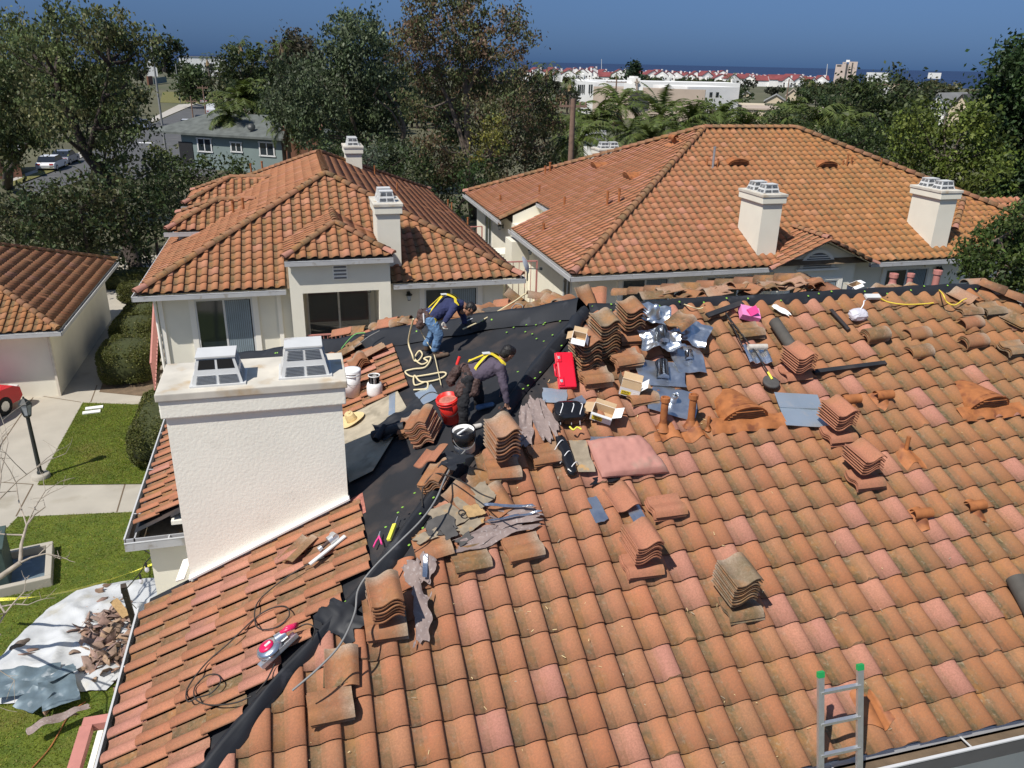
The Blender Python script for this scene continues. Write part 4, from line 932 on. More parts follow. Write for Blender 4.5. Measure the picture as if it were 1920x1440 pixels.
car('parked_car','white hatchback parked just beyond the white sedan',FG(PZ(124,306),yw),'car_silver')
car('parked_car','dark silver car parked at the kerb by the brick wall',FG(PZ(272,241),yw2+180),'car_silver')
car('parked_car','black car half hidden by branches beside the silver one',FG(PZ(257,238),yw2+180),'car_dark')
car('parked_car','white car with red panel at the right kerb above the grey roof',FG(PZ(352,240),yw2),'car_white')
car('parked_car','black car parked beyond the white one on the right kerb',FG(PZ(378,231),yw2),'car_dark')
car('parked_van','white pickup van standing farther up the street on the right',FG(PZ(398,214),yw2),'car_white','van',cat='van')
car('parked_van','white van at the far end of the street',FG(PZ(384,194),90),'car_white','van',cat='van')
car('parked_car','red car with its rear showing at the left edge by the garage',FG(PZ(-92,806),66),'car_red')
# ------------------------------------------------------------------ lamp posts
def lamp_post(P,h,label):
    t=thing('street_lamp',label,'lamp post',Matrix.Translation(P))
    b=MB(); b.lathe([(.24,0),(.24,.14),(.21,.17),(0,.17)],20); b.build('base','concrete',t,world=False)
    b=MB(); b.tube([(0,0,.15),(0,0,h-.45)],[.062,.05],10); b.lathe([(.09,.15),(.09,.22),(.06,.26)],10); b.build('pole','lamp_metal',t,world=False)
    b=MB(); b.lathe([(.07,h-.46),(.10,h-.40),(.16,h-.10),(.165,h-.08)],6,0,None,False); b.build('lantern_glass','lamp_glass',t,world=False)
    b=MB(); b.lathe([(.18,h-.09),(.17,h-.06),(.07,h+.05),(.03,h+.08),(.025,h+.13),(0,h+.14)],6,0,None,False); b.lathe([(.05,h-.5),(.11,h-.44),(.11,h-.41),(0,h-.41)],6,0,None,False)
    for k in range(6):
        a=math.pi*k/3; b.tube([(.105*math.cos(a),.105*math.sin(a),h-.41),(.165*math.cos(a),.165*math.sin(a),h-.09)],.010,4)
    b.build('lantern_frame','lamp_metal',t,world=False); return t
lamp_post(PZ(78,897),2.42,'black lantern lamp post on a white concrete base at the lawn corner')
lamp_post(V3((-5.9,43.5,0)),2.6,'lantern lamp post showing its head behind the middle house')
# utility cabinet and its concrete pad
t=thing('utility_cabinet','dark green utility box on an open concrete pad on the lawn','utility box',Matrix.Translation(PZ(8,1100))@Matrix.Rotation(rad(12),4,'Z'))
b=MB(); b.box((-.35,.35,.55),(1.0,1.0,1.0),0,None,.02); b.box((-.35,.35,1.07),(1.06,1.06,.05),0,None,.01); b.build('cabinet','utility_green',t,world=False)
b=MB()
for c,d in (((0,-.42,.14),(2.0,.14,.26)),((.93,.35,.14),(.14,1.4,.26)),((0,1.1,.14),(2.0,.14,.26)),((-.93,.35,.14),(.14,1.4,.26))): b.box(c,d,0,None,.02)
b.build('pad_frame','concrete',t,world=False)
b=MB(); b.box((0,.35,.06),(1.7,1.3,.05)); b.build('pit_cover','slate_metal',t,world=False)
# two small covers on the lawn
for i,(x,y) in enumerate(((177,766),(172,774))):
    b=MB(); b.box((0,0,.03),(.55,.2,.05),0,None,.01); one(b,'meter_cover','paper_white',('back','front')[i]+' one of two pale meter covers in the upper lawn','cover',FG(PZ(x,y,.03),8))
# ================================================================== farther buildings
def gable_house(name,label,P,yaw,w,d,h,rh,wallm,roofm,group=None,wins=(),cat='house',flat=False):
    t=thing(name,label,cat,Matrix.Translation(P)@Matrix.Rotation(rad(yaw),4,'Z'),group)
    b=MB(); b.bb((-w/2,-d/2,0),(w/2,d/2,h))
    if not flat: b.add([(-w/2,-d/2,h),(w/2,-d/2,h),(0,-d/2,h+rh),(-w/2,d/2,h),(w/2,d/2,h),(0,d/2,h+rh)],[(0,1,2),(5,4,3)])
    b.build('wall',wallm,t,world=False)
    b=MB()
    if flat: b.bb((-w/2-.3,-d/2-.3,h+.002),(w/2+.3,d/2+.3,h+.3))
    else:
        o=.5; k=rh/(w/2)
        for s in (-1,1):
            p=[V3((s*(w/2+o),-d/2-o,h-o*k)),V3((0,-d/2-o,h+rh)),V3((0,d/2+o,h+rh)),V3((s*(w/2+o),d/2+o,h-o*k))]
            b.add([*p,*[q+V3((0,0,.15)) for q in p]],[(0,1,2,3),(7,6,5,4),(0,4,5,1),(1,5,6,2),(2,6,7,3),(3,7,4,0)])
    b.build('roof',roofm,t,world=False)
    for (x,z,ww,hh_) in wins:
        g=MB(); g.box((x,-d/2-.02,z),(ww,.06,hh_)); f=g.build('window','glass',t,world=False)
        g=MB()
        for a,c,e1,f1 in ((0,hh_/2,ww+.3,.15),(0,-hh_/2,ww+.3,.15),(-ww/2,0,.15,hh_),(ww/2,0,.15,hh_),(0,0,.08,hh_)): g.box((x+a,-d/2-.06,z+c),(e1,.08,f1))
        k=g.build('window_frame','white_metal',t,world=False); k.parent=f
    return t
# grey house with hip shingle roof
Pg=PZ(440,325); 
gh=thing('grey_house','low sea-green house with grey shingle hip roof beside the street','house',Matrix.Translation(PD(430,300,92)*1))
o=PD(430,300,92); o.z=0; gh.matrix_basis=Matrix.Translation(o)
def GX(x,y,z): d=ray(x,y); return CAM+d*((z-CAMH)/d.z)
a=GX(345,305,0); 
d1=(PD(530,300,88)-PD(345,300,96)); d1.z=0; yawg=math.degrees(math.atan2(d1.y,d1.x)); wd=d1.length; mid_=(PD(530,300,88)+PD(345,300,96))/2; mid_.z=0
gh.matrix_basis=Matrix.Translation(mid_)@Matrix.Rotation(rad(yawg),4,'Z')
hW=3.6+.0
b=MB(); b.bb((-wd/2,0,0),(wd/2,9,hW)); b.build('wall','grey_wall',gh,world=False)
b=MB(); x0_,x1_=-wd/2-3.6,wd/2+.7; b.add([(x0_,-.7,hW-.1),(x1_,-.7,hW-.1),(x1_,9.7,hW-.1),(x0_,9.7,hW-.1),(x0_+4.2,4.5,hW+1.9),(x1_-4.8,4.5,hW+1.9),(x0_,-.7,hW+.12),(x1_,-.7,hW+.12),(x1_,9.7,hW+.12),(x0_,9.7,hW+.12)],[(0,1,7,6),(1,2,8,7),(2,3,9,8),(3,0,6,9),(3,2,1,0),(6,7,5,4),(7,8,5),(8,9,4,5),(9,6,4)]); b.build('roof','shingle',gh,world=False)
for (x,ww,hh_) in ((-wd*.26,1.75,1.35),(wd*.06,1.3,.95),(wd*.36,1.75,1.35)):
    g=MB(); g.box((x,-.02,2.5),(ww,.08,hh_)); f=g.build('window','glass',gh,world=False)
    g=MB()
    for a_,c_,e1,f1 in ((0,hh_/2,ww+.3,.14),(0,-hh_/2,ww+.3,.14),(-ww/2,0,.14,hh_),(ww/2,0,.14,hh_),(0,0,.1,hh_)): g.box((x+a_,-.07,2.5+c_),(e1,.08,f1))
    k=g.build('window_frame','white_metal',gh,world=False); k.parent=f
b=MB(); b.box((-wd*.46,-.03,1.5),(1.8,.1,2.4)); b.build('door','black',gh,world=False)
for x,z in ((wd*.20,4.6),(wd*.42,4.4)):
    b=MB(); b.lathe([(0,.03),(.3,.0),(.42,-.08)],12,0,Matrix.Translation((x,.4,z))@Euler((rad(60),0,rad(30))).to_matrix().to_4x4()); b.tube([(x,.6,z-.8),(x,.4,z)],.04,5); b.build('satellite_dish','lamp_metal',gh,world=False)
def place(px,py_top,dist,base=None):
    p=PD(px,py_top,dist); return p
def simple(name,label,px0,px1,ytop,dist,depth,wallm,roofm,flat=True,rh=0,wins=(),z0=0,group=None,cat='house',yaw=None):
    a=PD(px0,ytop,dist); c=PD(px1,ytop,dist); w_=V3((c.x-a.x,c.y-a.y,0)); m=(a+c)/2; h=m.z-z0-rh; m.z=z0
    yw_=math.degrees(math.atan2(w_.y,w_.x)) if yaw is None else yaw
    dd=V3((-w_.y,w_.x,0)).normalized()*depth/2
    return gable_house(name,label,m+dd,yw_,w_.length,depth,h,rh,wallm,roofm,group,wins,cat,flat)
simple('bungalow','tan bungalow roof seen between palms beyond the grey house',395,500,212,125,12,'tan_wall','tan_wall',False,1.5)
simple('bungalow','white low house with pale gable behind the grey roof',430,478,222,112,8,'white_wall','grey_roof',False,1.2)
simple('shed','brown timber shed right of the grey house',533,600,245,84,6,'brick','brick',True)
simple('apartment_block','long white flat roofed block near the sea at far left',335,420,107,520,20,'white_wall','grey_roof',True,z0=-1,wins=[(-8,6,3,4),(4,6,3,4),(12,6,3,4)],cat='building')
simple('apartment_block','small white block beside the spreading far tree at far left',272,292,111,500,20,'white_wall','grey_roof',True,cat='building')
simple('bungalow','low house with orange roof past the palms',470,508,166,240,10,'tan_wall','brick',False,2)
simple('bungalow','white roofed low building past the palms',440,520,177,200,12,'white_wall','white_wall',True)
b=MB(); p=PZ(283,219);q=PZ(330,203); b.beam(p+V3((0,0,1.2)),q+V3((0,0,1.2)),.3,2.4); one(b,'street_wall','grey_wall','grey block wall running beside the street','wall',centre(b))
b=MB(); p=PZ(282,219);q=PZ(298,214); b.beam(p+V3((0,0,1.6)),q+V3((0,0,1.6)),.6,3.2); one(b,'brick_wall','brick','short red brick wall at the street corner','wall',centre(b))
simple('bungalow','orange walled house at the left edge behind the tree trunk',-30,33,287,92,8,'brick','grey_roof',True)
simple('bungalow','tan flat roofed house right of the white school',1392,1460,206,190,15,'cream_wall','tan_wall',True); simple('bungalow','small tan house with gable left of the dark tree mass',1528,1556,204,170,9,'cream_wall','cream_wall',False,1.6); simple('bungalow','long cream roof beside the white school end',1385,1432,199,230,12,'cream_wall','cream_wall',True)
simple('bungalow','white gabled house with grey roof at upper right',1768,1806,176,210,16,'white_wall','grey_roof',False,2.6,yaw=-62)
simple('bungalow','dark roofed house right of the white gabled one',1806,1850,178,205,14,'cream_wall','dark_roof',False,2.8,yaw=-62); simple('bungalow','small white gable in front of the dark roofed house',1748,1772,192,185,10,'white_wall','grey_roof',False,1.5)
for i,(x0,x1,y,d_,r_) in enumerate(((1388,1414,172,360,'grey_roof'),(1476,1500,168,330,'tan_wall'),(1436,1476,178,300,'grey_roof'),(1560,1600,172,420,'grey_roof'),(1500,1545,160,600,'tan_wall'),(1640,1700,155,700,'grey_roof'),(1720,1790,158,650,'tan_wall'),(700,760,172,210,'tan_wall'),(985,1030,165,260,'grey_roof'))):
    simple('bungalow',('grey gable roof right of the white school','small tan roof among bushes below the coast houses','long low grey roof right of the white school','grey roof in front of the tall hotel','low tan row left of the hotel foot','flat grey roof right of the hotel','tan roofs below the sea at right','tan roof glimpsed through the central eucalyptus','grey roof glimpsed between central trees and school')[i],x0,x1,y,d_,12,'cream_wall',r_,False,2,z0=gz_(d_))
simple('bungalow','white garden wall glimpsed left of the big chimney',1095,1130,262,66,6,'white_wall','grey_roof',True); 
# school with tan front
sc=thing('school_building','white flat roofed school building with a tan front wall and white sign tower','building',PD(1230,210,200)*1)
o=PD(1230,210,205); o.z=0; sc.matrix_basis=Matrix.Translation(o)
def seg(parent,name,m,p0,p1,zt0,th,z0=0):
    b=MB(); a=V3((p0.x,p0.y,0)); c=V3((p1.x,p1.y,0)); d=(c-a).normalized(); n_=V3((-d.y,d.x,0))*th
    b.add([a,c,c+n_,a+n_]+[V3((q.x,q.y,zt0)) for q in (a,c,c+n_,a+n_)],[(3,2,1,0),(4,5,6,7),(0,1,5,4),(1,2,6,5),(2,3,7,6),(3,0,4,7)]); return b.build(name,m,parent)
pA=PD(1082,150,214); pB=PD(1112,152,196); pC=PD(1290,175,186); pD=PD(1386,165,205)
seg(sc,'white_wing','white_wall',pA,PD(1387,165,224),pA.z,12)
seg(sc,'white_end','white_wall',pA,PD(1115,156,199),pA.z-.1,3)
seg(sc,'tan_front','tan_wall',PD(1113,162,197),PD(1197,162,188),PD(1113,162,197).z,10); seg(sc,'tan_front','tan_wall',PD(1197,160,187.8),PD(1322,178,186.5),PD(1197,162,188).z-.3,1.2)
pS=PD(1192,143,186); b=MB(); 
for (x0,x1,yt) in ((1180,1206,156),(1186,1201,146),(1190,1197,143)):
    a=PD(x0,yt,185); c=PD(x1,yt,185); b.add([V3((a.x,a.y,6.0)),V3((c.x,c.y,6.0)),V3((c.x,c.y,a.z)),V3((a.x,a.y,a.z)),V3((a.x,a.y+3,6.0)),V3((c.x,c.y+3,6.0)),V3((c.x,c.y+3,a.z)),V3((a.x,a.y+3,a.z))],[(0,1,2,3),(1,5,6,2),(2,6,7,3),(3,7,4,0),(4,7,6,5)])
b.build('sign_tower','white_wall',sc)
a=PD(1194,147,184.6); c=PD(1194,170,184.6); b=MB(); b.beam(a,c,.3,.3); k0=PD(1190,153,184.6);k1=PD(1194,156,184.6);k2=PD(1199,153,184.6); b.tube([k0,k1,k2],.18,5); b.build('tower_emblem','tan_wall',sc)
seg(sc,'end_block','white_wall',PD(1289,163,188),PD(1387,164,196),PD(1340,163,192).z,14)
for x in (1086,1089.5,1093,1096.5,1106.5,1110.5): 
    tt=(x-1082)/33; a=PD(x,167,(214+(199-214)*tt)-.4); b=MB(); b.box((a.x,a.y,a.z),(.55,.55,2.0)); b.build('window','glass',sc)
for x in (1333,1345): a=PD(x,178,186.5+(x-1289)/98*8); b=MB(); b.box((a.x,a.y,a.z),(.6,.3,1.1)); b.build('window','glass',sc)
# hotel tower and masts
a=PD(1567,124,1000); c=PD(1608,120,1000); ht=thing('hotel_tower','tall pale pink hotel tower standing alone by the sea','building',V3(((a.x+c.x)/2,(a.y+c.y)/2,-9)))
w_=(c-a); w_.z=0; ww=w_.length; yh=math.degrees(math.atan2(w_.y,w_.x)); ht.matrix_basis=Matrix.Translation(V3(((a.x+c.x)/2,(a.y+c.y)/2,-9)))@Matrix.Rotation(rad(yh),4,'Z')
b=MB(); b.bb((-ww*.5,0,0),(ww*.12,12,24.5)); b.bb((ww*.1,1,0),(ww*.5,14,27.5)); b.bb((-ww*.2,-.5,0),(-ww*.02,12,27)); b.build('wall','tower_wall',ht,world=False)
b=MB(); b.bb((-ww*.02,-.6,2),(ww*.07,.5,25.5)); b.bb((ww*.24,.5,2),(ww*.30,1.5,26.5)); b.bb((-ww*.44,-.3,22.5),(-ww*.24,.2,24)); b.build('window_strip','dark_roof',ht,world=False)
b=MB(); b.bb((-ww*.05,2,27),(ww*.12,8,29.2)); b.build('roof_plant','white_wall',ht,world=False)
b=MB(); b.bb((-ww*.6,-12,0),(ww*.6,0,6)); b.build('podium','grey_roof',ht,world=False)
def mast(px,y0,y1,d,r,label,m='white_metal',name='mast',lean=0,n=6):
    a=PD(px,y1,d); c=PD(px+lean,y0,d); c.x,c.y=a.x+(c.x-a.x),a.y+(c.y-a.y); b=MB(); b.tube([a,c],[r,r*.6],n); return one(b,name,m,label,'mast',Matrix.Translation(a))
mast(1127,104,150,600,.5,'thin white mast rising above the coast houses left of the round tree'); mast(1546,114,166,520,.55,'white leaning mast left of the hotel tower',lean=5)
def pole(px,y0,y1,d,r,label,arms=(),m='pole_wood',extra=None):
    a=PD(px,y1,d); c=PD(px,y0,d); a=V3((a.x,a.y,0)); c=V3((a.x,a.y,c.z)); t=thing('utility_pole',label,'utility pole',Matrix.Translation(a))
    b=MB(); b.tube([a,c],[r,r*.75],10); b.build('pole',m,t)
    for (yy,w2) in arms:
        z=PD(px,yy,d).z; b=MB(); b.beam(V3((a.x,a.y,z))-RH*w2,V3((a.x,a.y,z))+RH*w2,.1,.12)
        for s in (-.9,-.5,.5,.9): q=V3((a.x,a.y,z))+RH*w2*s; b.lathe([(.04,0),(.05,.12),(.03,.18),(0,.2)],6,0,Matrix.Translation(q+V3((0,0,.05))))
        b.build('crossarm',m,t)
    return t
pole(1070,185,300,46,.19,'big brown utility pole beyond the large roof, with a short crossarm',((199,.75),)); pole(1152,147,215,150,.16,'thin dark utility pole in front of the tan school wall',((154,1.8),))
tp=pole(1657,155,200,120,.15,'utility pole with a white transformer in the dark trees at right',((158,2.2),)); 
b=MB(); z=PD(1662,172,119.5); b.tube([z-V3((0,0,.6)),z+V3((0,0,.6))],.45,12); b.build('transformer','white_metal',tp)
pole(308,62,262,105,.13,'tall grey street pole standing by the road junction',m='cord_grey'); pole(364,180,236,130,.11,'slim wooden pole right of the street',((190,.8),)); pole(388,160,232,135,.11,'slim pole with a small transformer right of the street',((165,.8),)); pole(338,120,190,230,.14,'leaning grey pole at the far end of the street',m='cord_grey'); pole(1476,148,176,260,.2,'short dark pole below the coast houses',((152,1.5),))
for (px,y0,y1,d,w1,lab) in ((1752,142,162,620,8,'white billboard on posts below the sea at right'),(1645,146,158,420,10,'white sign board above the dark trees at right')):
    a=PD(px,y0,d); c=PD(px,y1,d); t=thing('billboard',lab,'billboard',Matrix.Translation(c)); b=MB(); b.beam(a-RH*w1*.5,a+RH*w1*.5,1,w1*.45); b.build('board','white_wall',t); b=MB(); b.tube([c-RH*2-V3((0,0,4)),a-RH*2],.3,5); b.tube([c+RH*2-V3((0,0,4)),a+RH*2],.3,5); b.build('post','grey_roof',t)
# coast houses
rn=random.Random(77); G='white coast houses with maroon roofs'
px=990; k=0
while px<1540:
    for row,(dist,dy) in enumerate(((760,0),(880,-1))):
        w_=rn.uniform(9,13); x=px+rn.uniform(-5,5)+row*8
        d_=dist+rn.uniform(-25,25); z0=gz_(d_); top=PD(x,118+(x-960)*.0247+rn.uniform(6,16) - row*2,d_).z
        if x>1400: top-=1.5
        p=PD(x,140,d_); p.z=z0; hgt=max(8.5,top-z0); yw_=math.degrees(math.atan2(RH.y,RH.x))+rn.choice([0,0,90,20,-20])
        t=thing('coast_house','white coast house with maroon gable roof in the row by the sea','house',Matrix.Translation(p)@Matrix.Rotation(rad(yw_),4,'Z'),G)
        ww=w_; dd=rn.uniform(9,14); h=hgt-3.2
        b=MB(); b.bb((-ww/2,-dd/2,0),(ww/2,dd/2,h)); b.add([(-ww/2,-dd/2,h),(ww/2,-dd/2,h),(0,-dd/2,h+3.2),(-ww/2,dd/2,h),(ww/2,dd/2,h),(0,dd/2,h+3.2)],[(0,1,2),(5,4,3)])
        b.bb((-ww*.18,-dd/2-1.5,0),(ww*.12,-dd/2,h-1)); b.bb((ww*.3,-dd/4,h),(ww*.42,-dd/4+1.2,h+4.0)); b.build('wall','white_wall',t,world=False)
        b=MB()
        for s in (-1,1):
            q=[V3((s*(ww/2+.5),-dd/2-.4,h-.3)),V3((0,-dd/2-.4,h+3.4)),V3((0,dd/2+.4,h+3.4)),V3((s*(ww/2+.5),dd/2+.4,h-.3))]; b.add([*q,*[r+V3((0,0,.3)) for r in q]],[(0,1,2,3),(7,6,5,4),(0,4,5,1),(1,5,6,2),(2,6,7,3),(3,7,4,0)])
        b.build('roof','maroon_roof',t,world=False)
        b=MB()
        for x_ in (-.33,.33):
            for z_ in (.3,.62): b.box((ww*x_,-dd/2-.05,h*z_),(1.3,.15,1.4))
        b.build('windows','dark_roof',t,world=False)
    px+=rn.uniform(12,17); k+=1
# ================================================================== vegetation
def leaf_mesh(name, C_, S_, counts, size, pal, rs, parent, matn='leaf', elong=1.9, droop=0.0, up=.0, bright=None, flat=.35):
    """C_: cluster centres (n,3), S_: cluster sigma (n,), counts per cluster; diamond leaf cards"""
    n=int(np.sum(counts)); idx=np.repeat(np.arange(len(C_)),counts)
    P=C_[idx]+rs.normal(size=(n,3))*S_[idx][:,None]*np.array([1,1,.8])
    d=rs.normal(size=(n,3)); d[:,2]-=droop*1.6; d/=np.linalg.norm(d,axis=1)[:,None]
    q=rs.normal(size=(n,3)); q[:,2]*=.6; s=np.cross(d,q); s/=np.linalg.norm(s,axis=1)[:,None]+1e-9
    nn=np.cross(d,s)
    sz=size*rs.uniform(.6,1.4,n)
    a=P-d*(sz*.5)[:,None]; b=P+s*(sz*.5/elong)[:,None]+nn*(sz*.08)[:,None]; c=P+d*(sz*.5)[:,None]; e_=P-s*(sz*.5/elong)[:,None]+nn*(sz*.08)[:,None]
    V=np.stack([a,b,c,e_],1).reshape(-1,3)
    M=np.array(wm(parent).inverted()); V=V@M[:3,:3].T+M[:3,3]
    me=bpy.data.meshes.new(name); me.vertices.add(4*n); me.vertices.foreach_set('co',V.astype(np.float32).ravel())
    me.loops.add(4*n); me.loops.foreach_set('vertex_index',np.arange(4*n,dtype=np.int32)); me.polygons.add(n)
    me.polygons.foreach_set('loop_start',np.arange(0,4*n,4,dtype=np.int32)); me.polygons.foreach_set('loop_total',np.full(n,4,dtype=np.int32))
    pal=np.array(pal,dtype=np.float32); pc=rs.integers(0,len(pal),len(C_)); own=rs.integers(0,len(pal),n)
    pick=np.where(rs.random(n)<.72,pc[idx],own); col=pal[pick]*rs.uniform(.7,1.3,(n,1))*(1 if bright is None else bright[idx][:,None])
    arr=np.ones((n,4,4),dtype=np.float32); arr[:,:,:3]=col[:,None,:]
    me.update(); me.validate()
    ca=me.color_attributes.new('Tint','FLOAT_COLOR','CORNER'); ca.data.foreach_set('color',arr.ravel())
    me.materials.append(MAT[matn]); o=bpy.data.objects.new(name,me); COL.objects.link(o); o.parent=parent; return o
EUC=[(.10,.135,.045),(.13,.155,.055),(.075,.105,.04),(.15,.15,.06)]
EUCB=[(.12,.12,.05),(.10,.11,.04),(.16,.115,.06),(.09,.115,.042),(.14,.085,.052)]
DARK=[(.038,.065,.022),(.05,.078,.026),(.06,.07,.03),(.07,.095,.034)]
OLIVE=[(.08,.085,.032),(.06,.075,.028),(.10,.095,.04)]
LIGHT=[(.125,.165,.028),(.10,.14,.022),(.15,.18,.035),(.085,.115,.02)]
FICUS=[(.032,.065,.018),(.045,.085,.022),(.028,.05,.016),(.06,.10,.028)]
YEL=[(.26,.23,.04),(.14,.14,.03),(.2,.2,.04)]
HEDGE=[(.10,.115,.025),(.13,.14,.032),(.075,.09,.02),(.16,.155,.045)]
def blobs_px(lst,d,jd=0,rs=None):
    out=[]
    for it in lst:
        x,y,r=it[:3]; dd=d+(it[3] if len(it)>3 else (rs.uniform(-jd,jd) if rs is not None else 0)); sx=it[4] if len(it)>4 else 1
        c=PD(x,y,dd); R=r*((c-CAM).length)/FPX; out.append((c,R*sx,R))
    return out
def tree(name,label,blobs,trunks,dens,size,pal,seed,group=None,cat='tree',bark='bark',droop=0,sig=.22,per=26,elong=1.9,base=None,hollow=.45,parts=('trunk','crown')):
    """blobs [(centre,rh,rv)], trunks [(pts,r0,r1)] in world space; dens clusters per m2 of blob surface"""
    rs=np.random.default_rng(seed)
    if base is None: base=trunks[0][0][0] if trunks else V3((blobs[0][0].x,blobs[0][0].y,0))
    t=thing(name,label,cat,Matrix.Translation(base),group)
    if trunks:
        b=MB()
        for pts,r0,r1 in trunks:
            n=len(pts); b.tube(pts,[r0+(r1-r0)*i/(n-1) for i in range(n)],8,0)
        top=V3(trunks[0][0][-1])
        for (c,rh,rv) in blobs:
            best=min((V3(p) for pts,_,_ in trunks for p in pts[len(pts)//3:]),key=lambda p:(p-c).length+max(0,p.z-c.z)*1.5)
            m_=(best+c)/2+V3((0,0,-.08*(best-c).length)); b.tube([best,m_,c+V3((0,0,.2*rv))],[trunks[0][2]*.8+.02,trunks[0][2]*.5+.01,.01+trunks[0][2]*.12],5,0)
        b.build(parts[0],bark,t)
    C=[];S=[]
    for (c,rh,rv) in blobs:
        area=4*math.pi*rh*rv; k=max(6,int(area*dens)); dv=rs.normal(size=(k,3)); dv/=np.linalg.norm(dv,axis=1)[:,None]
        rr=(hollow+(1-hollow)*rs.random(k)**.6)
        noisy=1+.22*np.sin(dv[:,0]*5+seed)*np.cos(dv[:,1]*4+dv[:,2]*5)
        C.append(np.array(c)+dv*np.array([rh,rh,rv])*(rr*noisy)[:,None]); S.append(np.full(k,sig)*rs.uniform(.6,1.5,k))
    C=np.concatenate(C);S=np.concatenate(S); C[:,2]=np.maximum(C[:,2],.25)
    cnt=rs.integers(int(per*.6),int(per*1.4),len(C))
    leaf_mesh(parts[1],C,S,cnt,size,pal,rs,t,droop=droop,elong=elong,bright=rs.uniform(.55,1.5,len(C)))
    return t
def tp_(lst,d): return [PD(x,y,d+(it[0] if it else 0)) for x,y,*it in lst]
R_=np.random.default_rng(3)
# left eucalyptus pair
base=PZ(14,352); 
tree('eucalyptus_tree','dusky eucalyptus at the far left edge with a dark forked trunk',blobs_px([(20,110,60),(-40,160,70),(50,190,62),(0,240,60),(80,110,35),(50,250,36),(-40,290,46)],64,3,R_),[([PZ(14,352),PD(16,300,70),PD(28,260,67),PD(45,200,65),PD(40,120,65)],.42,.12),([PD(18,320,70),PD(45,280,68),PD(70,245,67)],.2,.08)],.7,.27,EUC,11,bark='bark_dark',droop=.8,sig=.36,per=40)
bl=[(70,70,26),(110,52,30),(150,45,34),(200,48,34),(235,75,30),(262,100,26),(215,110,40),(150,105,48),(90,120,42),(60,170,34),(130,170,46),(190,175,46),(240,165,34),(100,225,40),(165,235,38),(225,235,36),(258,225,26),(30,60,24),(15,100,30),(200,290,34),(222,285,22)]
tree('eucalyptus_tree','big grey-green eucalyptus with a leaning dark trunk over the shrubs at left',blobs_px(bl,50,3.0,R_),[([PZ(262,520),PD(243,470,50),PD(236,420,50),PD(215,360,50),PD(190,315,50),PD(160,285,50),PD(140,235,50),PD(112,180,50),PD(104,140,50)],.40,.14),([PD(165,290,50),PD(178,240,49),PD(195,180,49),PD(205,120,49)],.16,.06),([PD(215,360,50),PD(165,300,49),PD(150,280,49)],.2,.1)],1.15,.20,EUC,12,bark='bark_dark',droop=.9,sig=.27,per=50)
# central eucalyptus trees
bl=[(668,55,40),(640,85,42),(690,95,46),(722,125,38),(655,140,48),(600,160,44),(560,140,36),(540,180,36),(600,215,48),(655,215,46),(712,200,44),(560,235,34),(700,260,40),(640,265,30),(735,260,30),(590,260,24),(520,215,22),(740,170,30),(500,190,18)]
tree('eucalyptus_tree','silvery green eucalyptus with drooping foliage, left of the tallest tree',blobs_px(bl,74,4,R_),[([PZ(752,330),PD(752,290,74),PD(758,240,74),PD(745,200,74),PD(715,160,74),PD(690,110,74)],.30,.09),([PD(756,250,74),PD(735,210,73),PD(700,180,73)],.12,.05),([PZ(675,330),PD(672,260,75),PD(650,190,75),PD(640,120,75)],.25,.08)],.72,.31,[(.10,.13,.065),(.085,.115,.05),(.125,.15,.085),(.07,.10,.045)],21,bark='bark',droop=1.0,sig=.38,per=40)
bl=[(790,20,34),(835,10,40),(885,30,38),(765,55,32),(810,60,40),(860,75,42),(905,70,34),(780,110,30),(840,120,38),(890,120,36),(950,45,24),(972,30,20),(975,75,24),(955,105,26),(925,150,30),(870,165,34),(800,160,32),(985,150,26),(960,195,36),(1010,210,30),(900,210,34),(835,210,30),(985,255,36),(925,265,30),(870,245,26),(1030,185,22),(1040,240,20),(800,260,26),(850,300,24),(940,310,30),(775,200,28),(745,90,16)]
tree('eucalyptus_tree','tallest eucalyptus with rusty brown and green foliage in the centre',blobs_px(bl,57,3.5,R_),[([PZ(888,408),PD(882,350,57),PD(878,290,57),PD(876,220,57),PD(872,150,57),PD(868,100,57),PD(850,50,57)],.34,.10),([PD(876,300,57),PD(860,240,57),PD(842,190,57),PD(822,150,57),PD(815,80,57)],.2,.06),([PD(875,180,57),PD(890,140,57),PD(915,110,57),PD(950,70,57)],.15,.05)],.95,.215,EUCB,22,bark='bark',droop=.8,sig=.30,per=48)
tree('eucalyptus_tree','reddish leaved young eucalyptus at the right of the tallest tree',blobs_px([(1000,170,30),(1020,215,30),(990,240,34),(1045,265,20),(960,225,28),(1010,280,26)],66,2,R_),[([PZ(985,330),PD(985,280,66),PD(1000,200,66)],.15,.05)],.5,.24,[(.12,.08,.05),(.10,.085,.045),(.085,.08,.04)],23,bark='bark',droop=.8,sig=.35,per=26)
tree('flowering_shrub','yellow flowering mimosa bush among the dark trees behind the roofs',blobs_px([(925,235,24),(905,262,20),(935,270,20),(900,295,14)],52,1,R_),[([PZ(922,345),PD(920,290,52),PD(925,250,52)],.1,.04)],2.2,.16,YEL,24,sig=.2,per=22,cat='shrub',parts=('stem','foliage'))
def shrub(label,lst,d,seed,pal=DARK,dens=1.3,size=.24,name='shrub',jd=2,sig=.3,per=24,cat='shrub',**k):
    rs=np.random.default_rng(seed); bl=blobs_px(lst,d,jd,rs); b0=bl[0][0]; return tree(name,label,bl,[([V3((b0.x,b0.y,0)),V3((b0.x,b0.y,max(.6,b0.z)))],.10,.06)],dens,size,pal,seed,cat=cat,bark='bark_dark',sig=sig,per=per,parts=('stem','foliage'),**k)
shrub('dark oleander thicket behind the garage at the left edge',[(20,402,45),(70,412,42),(0,440,60),(110,392,32)],46,31,DARK+OLIVE)
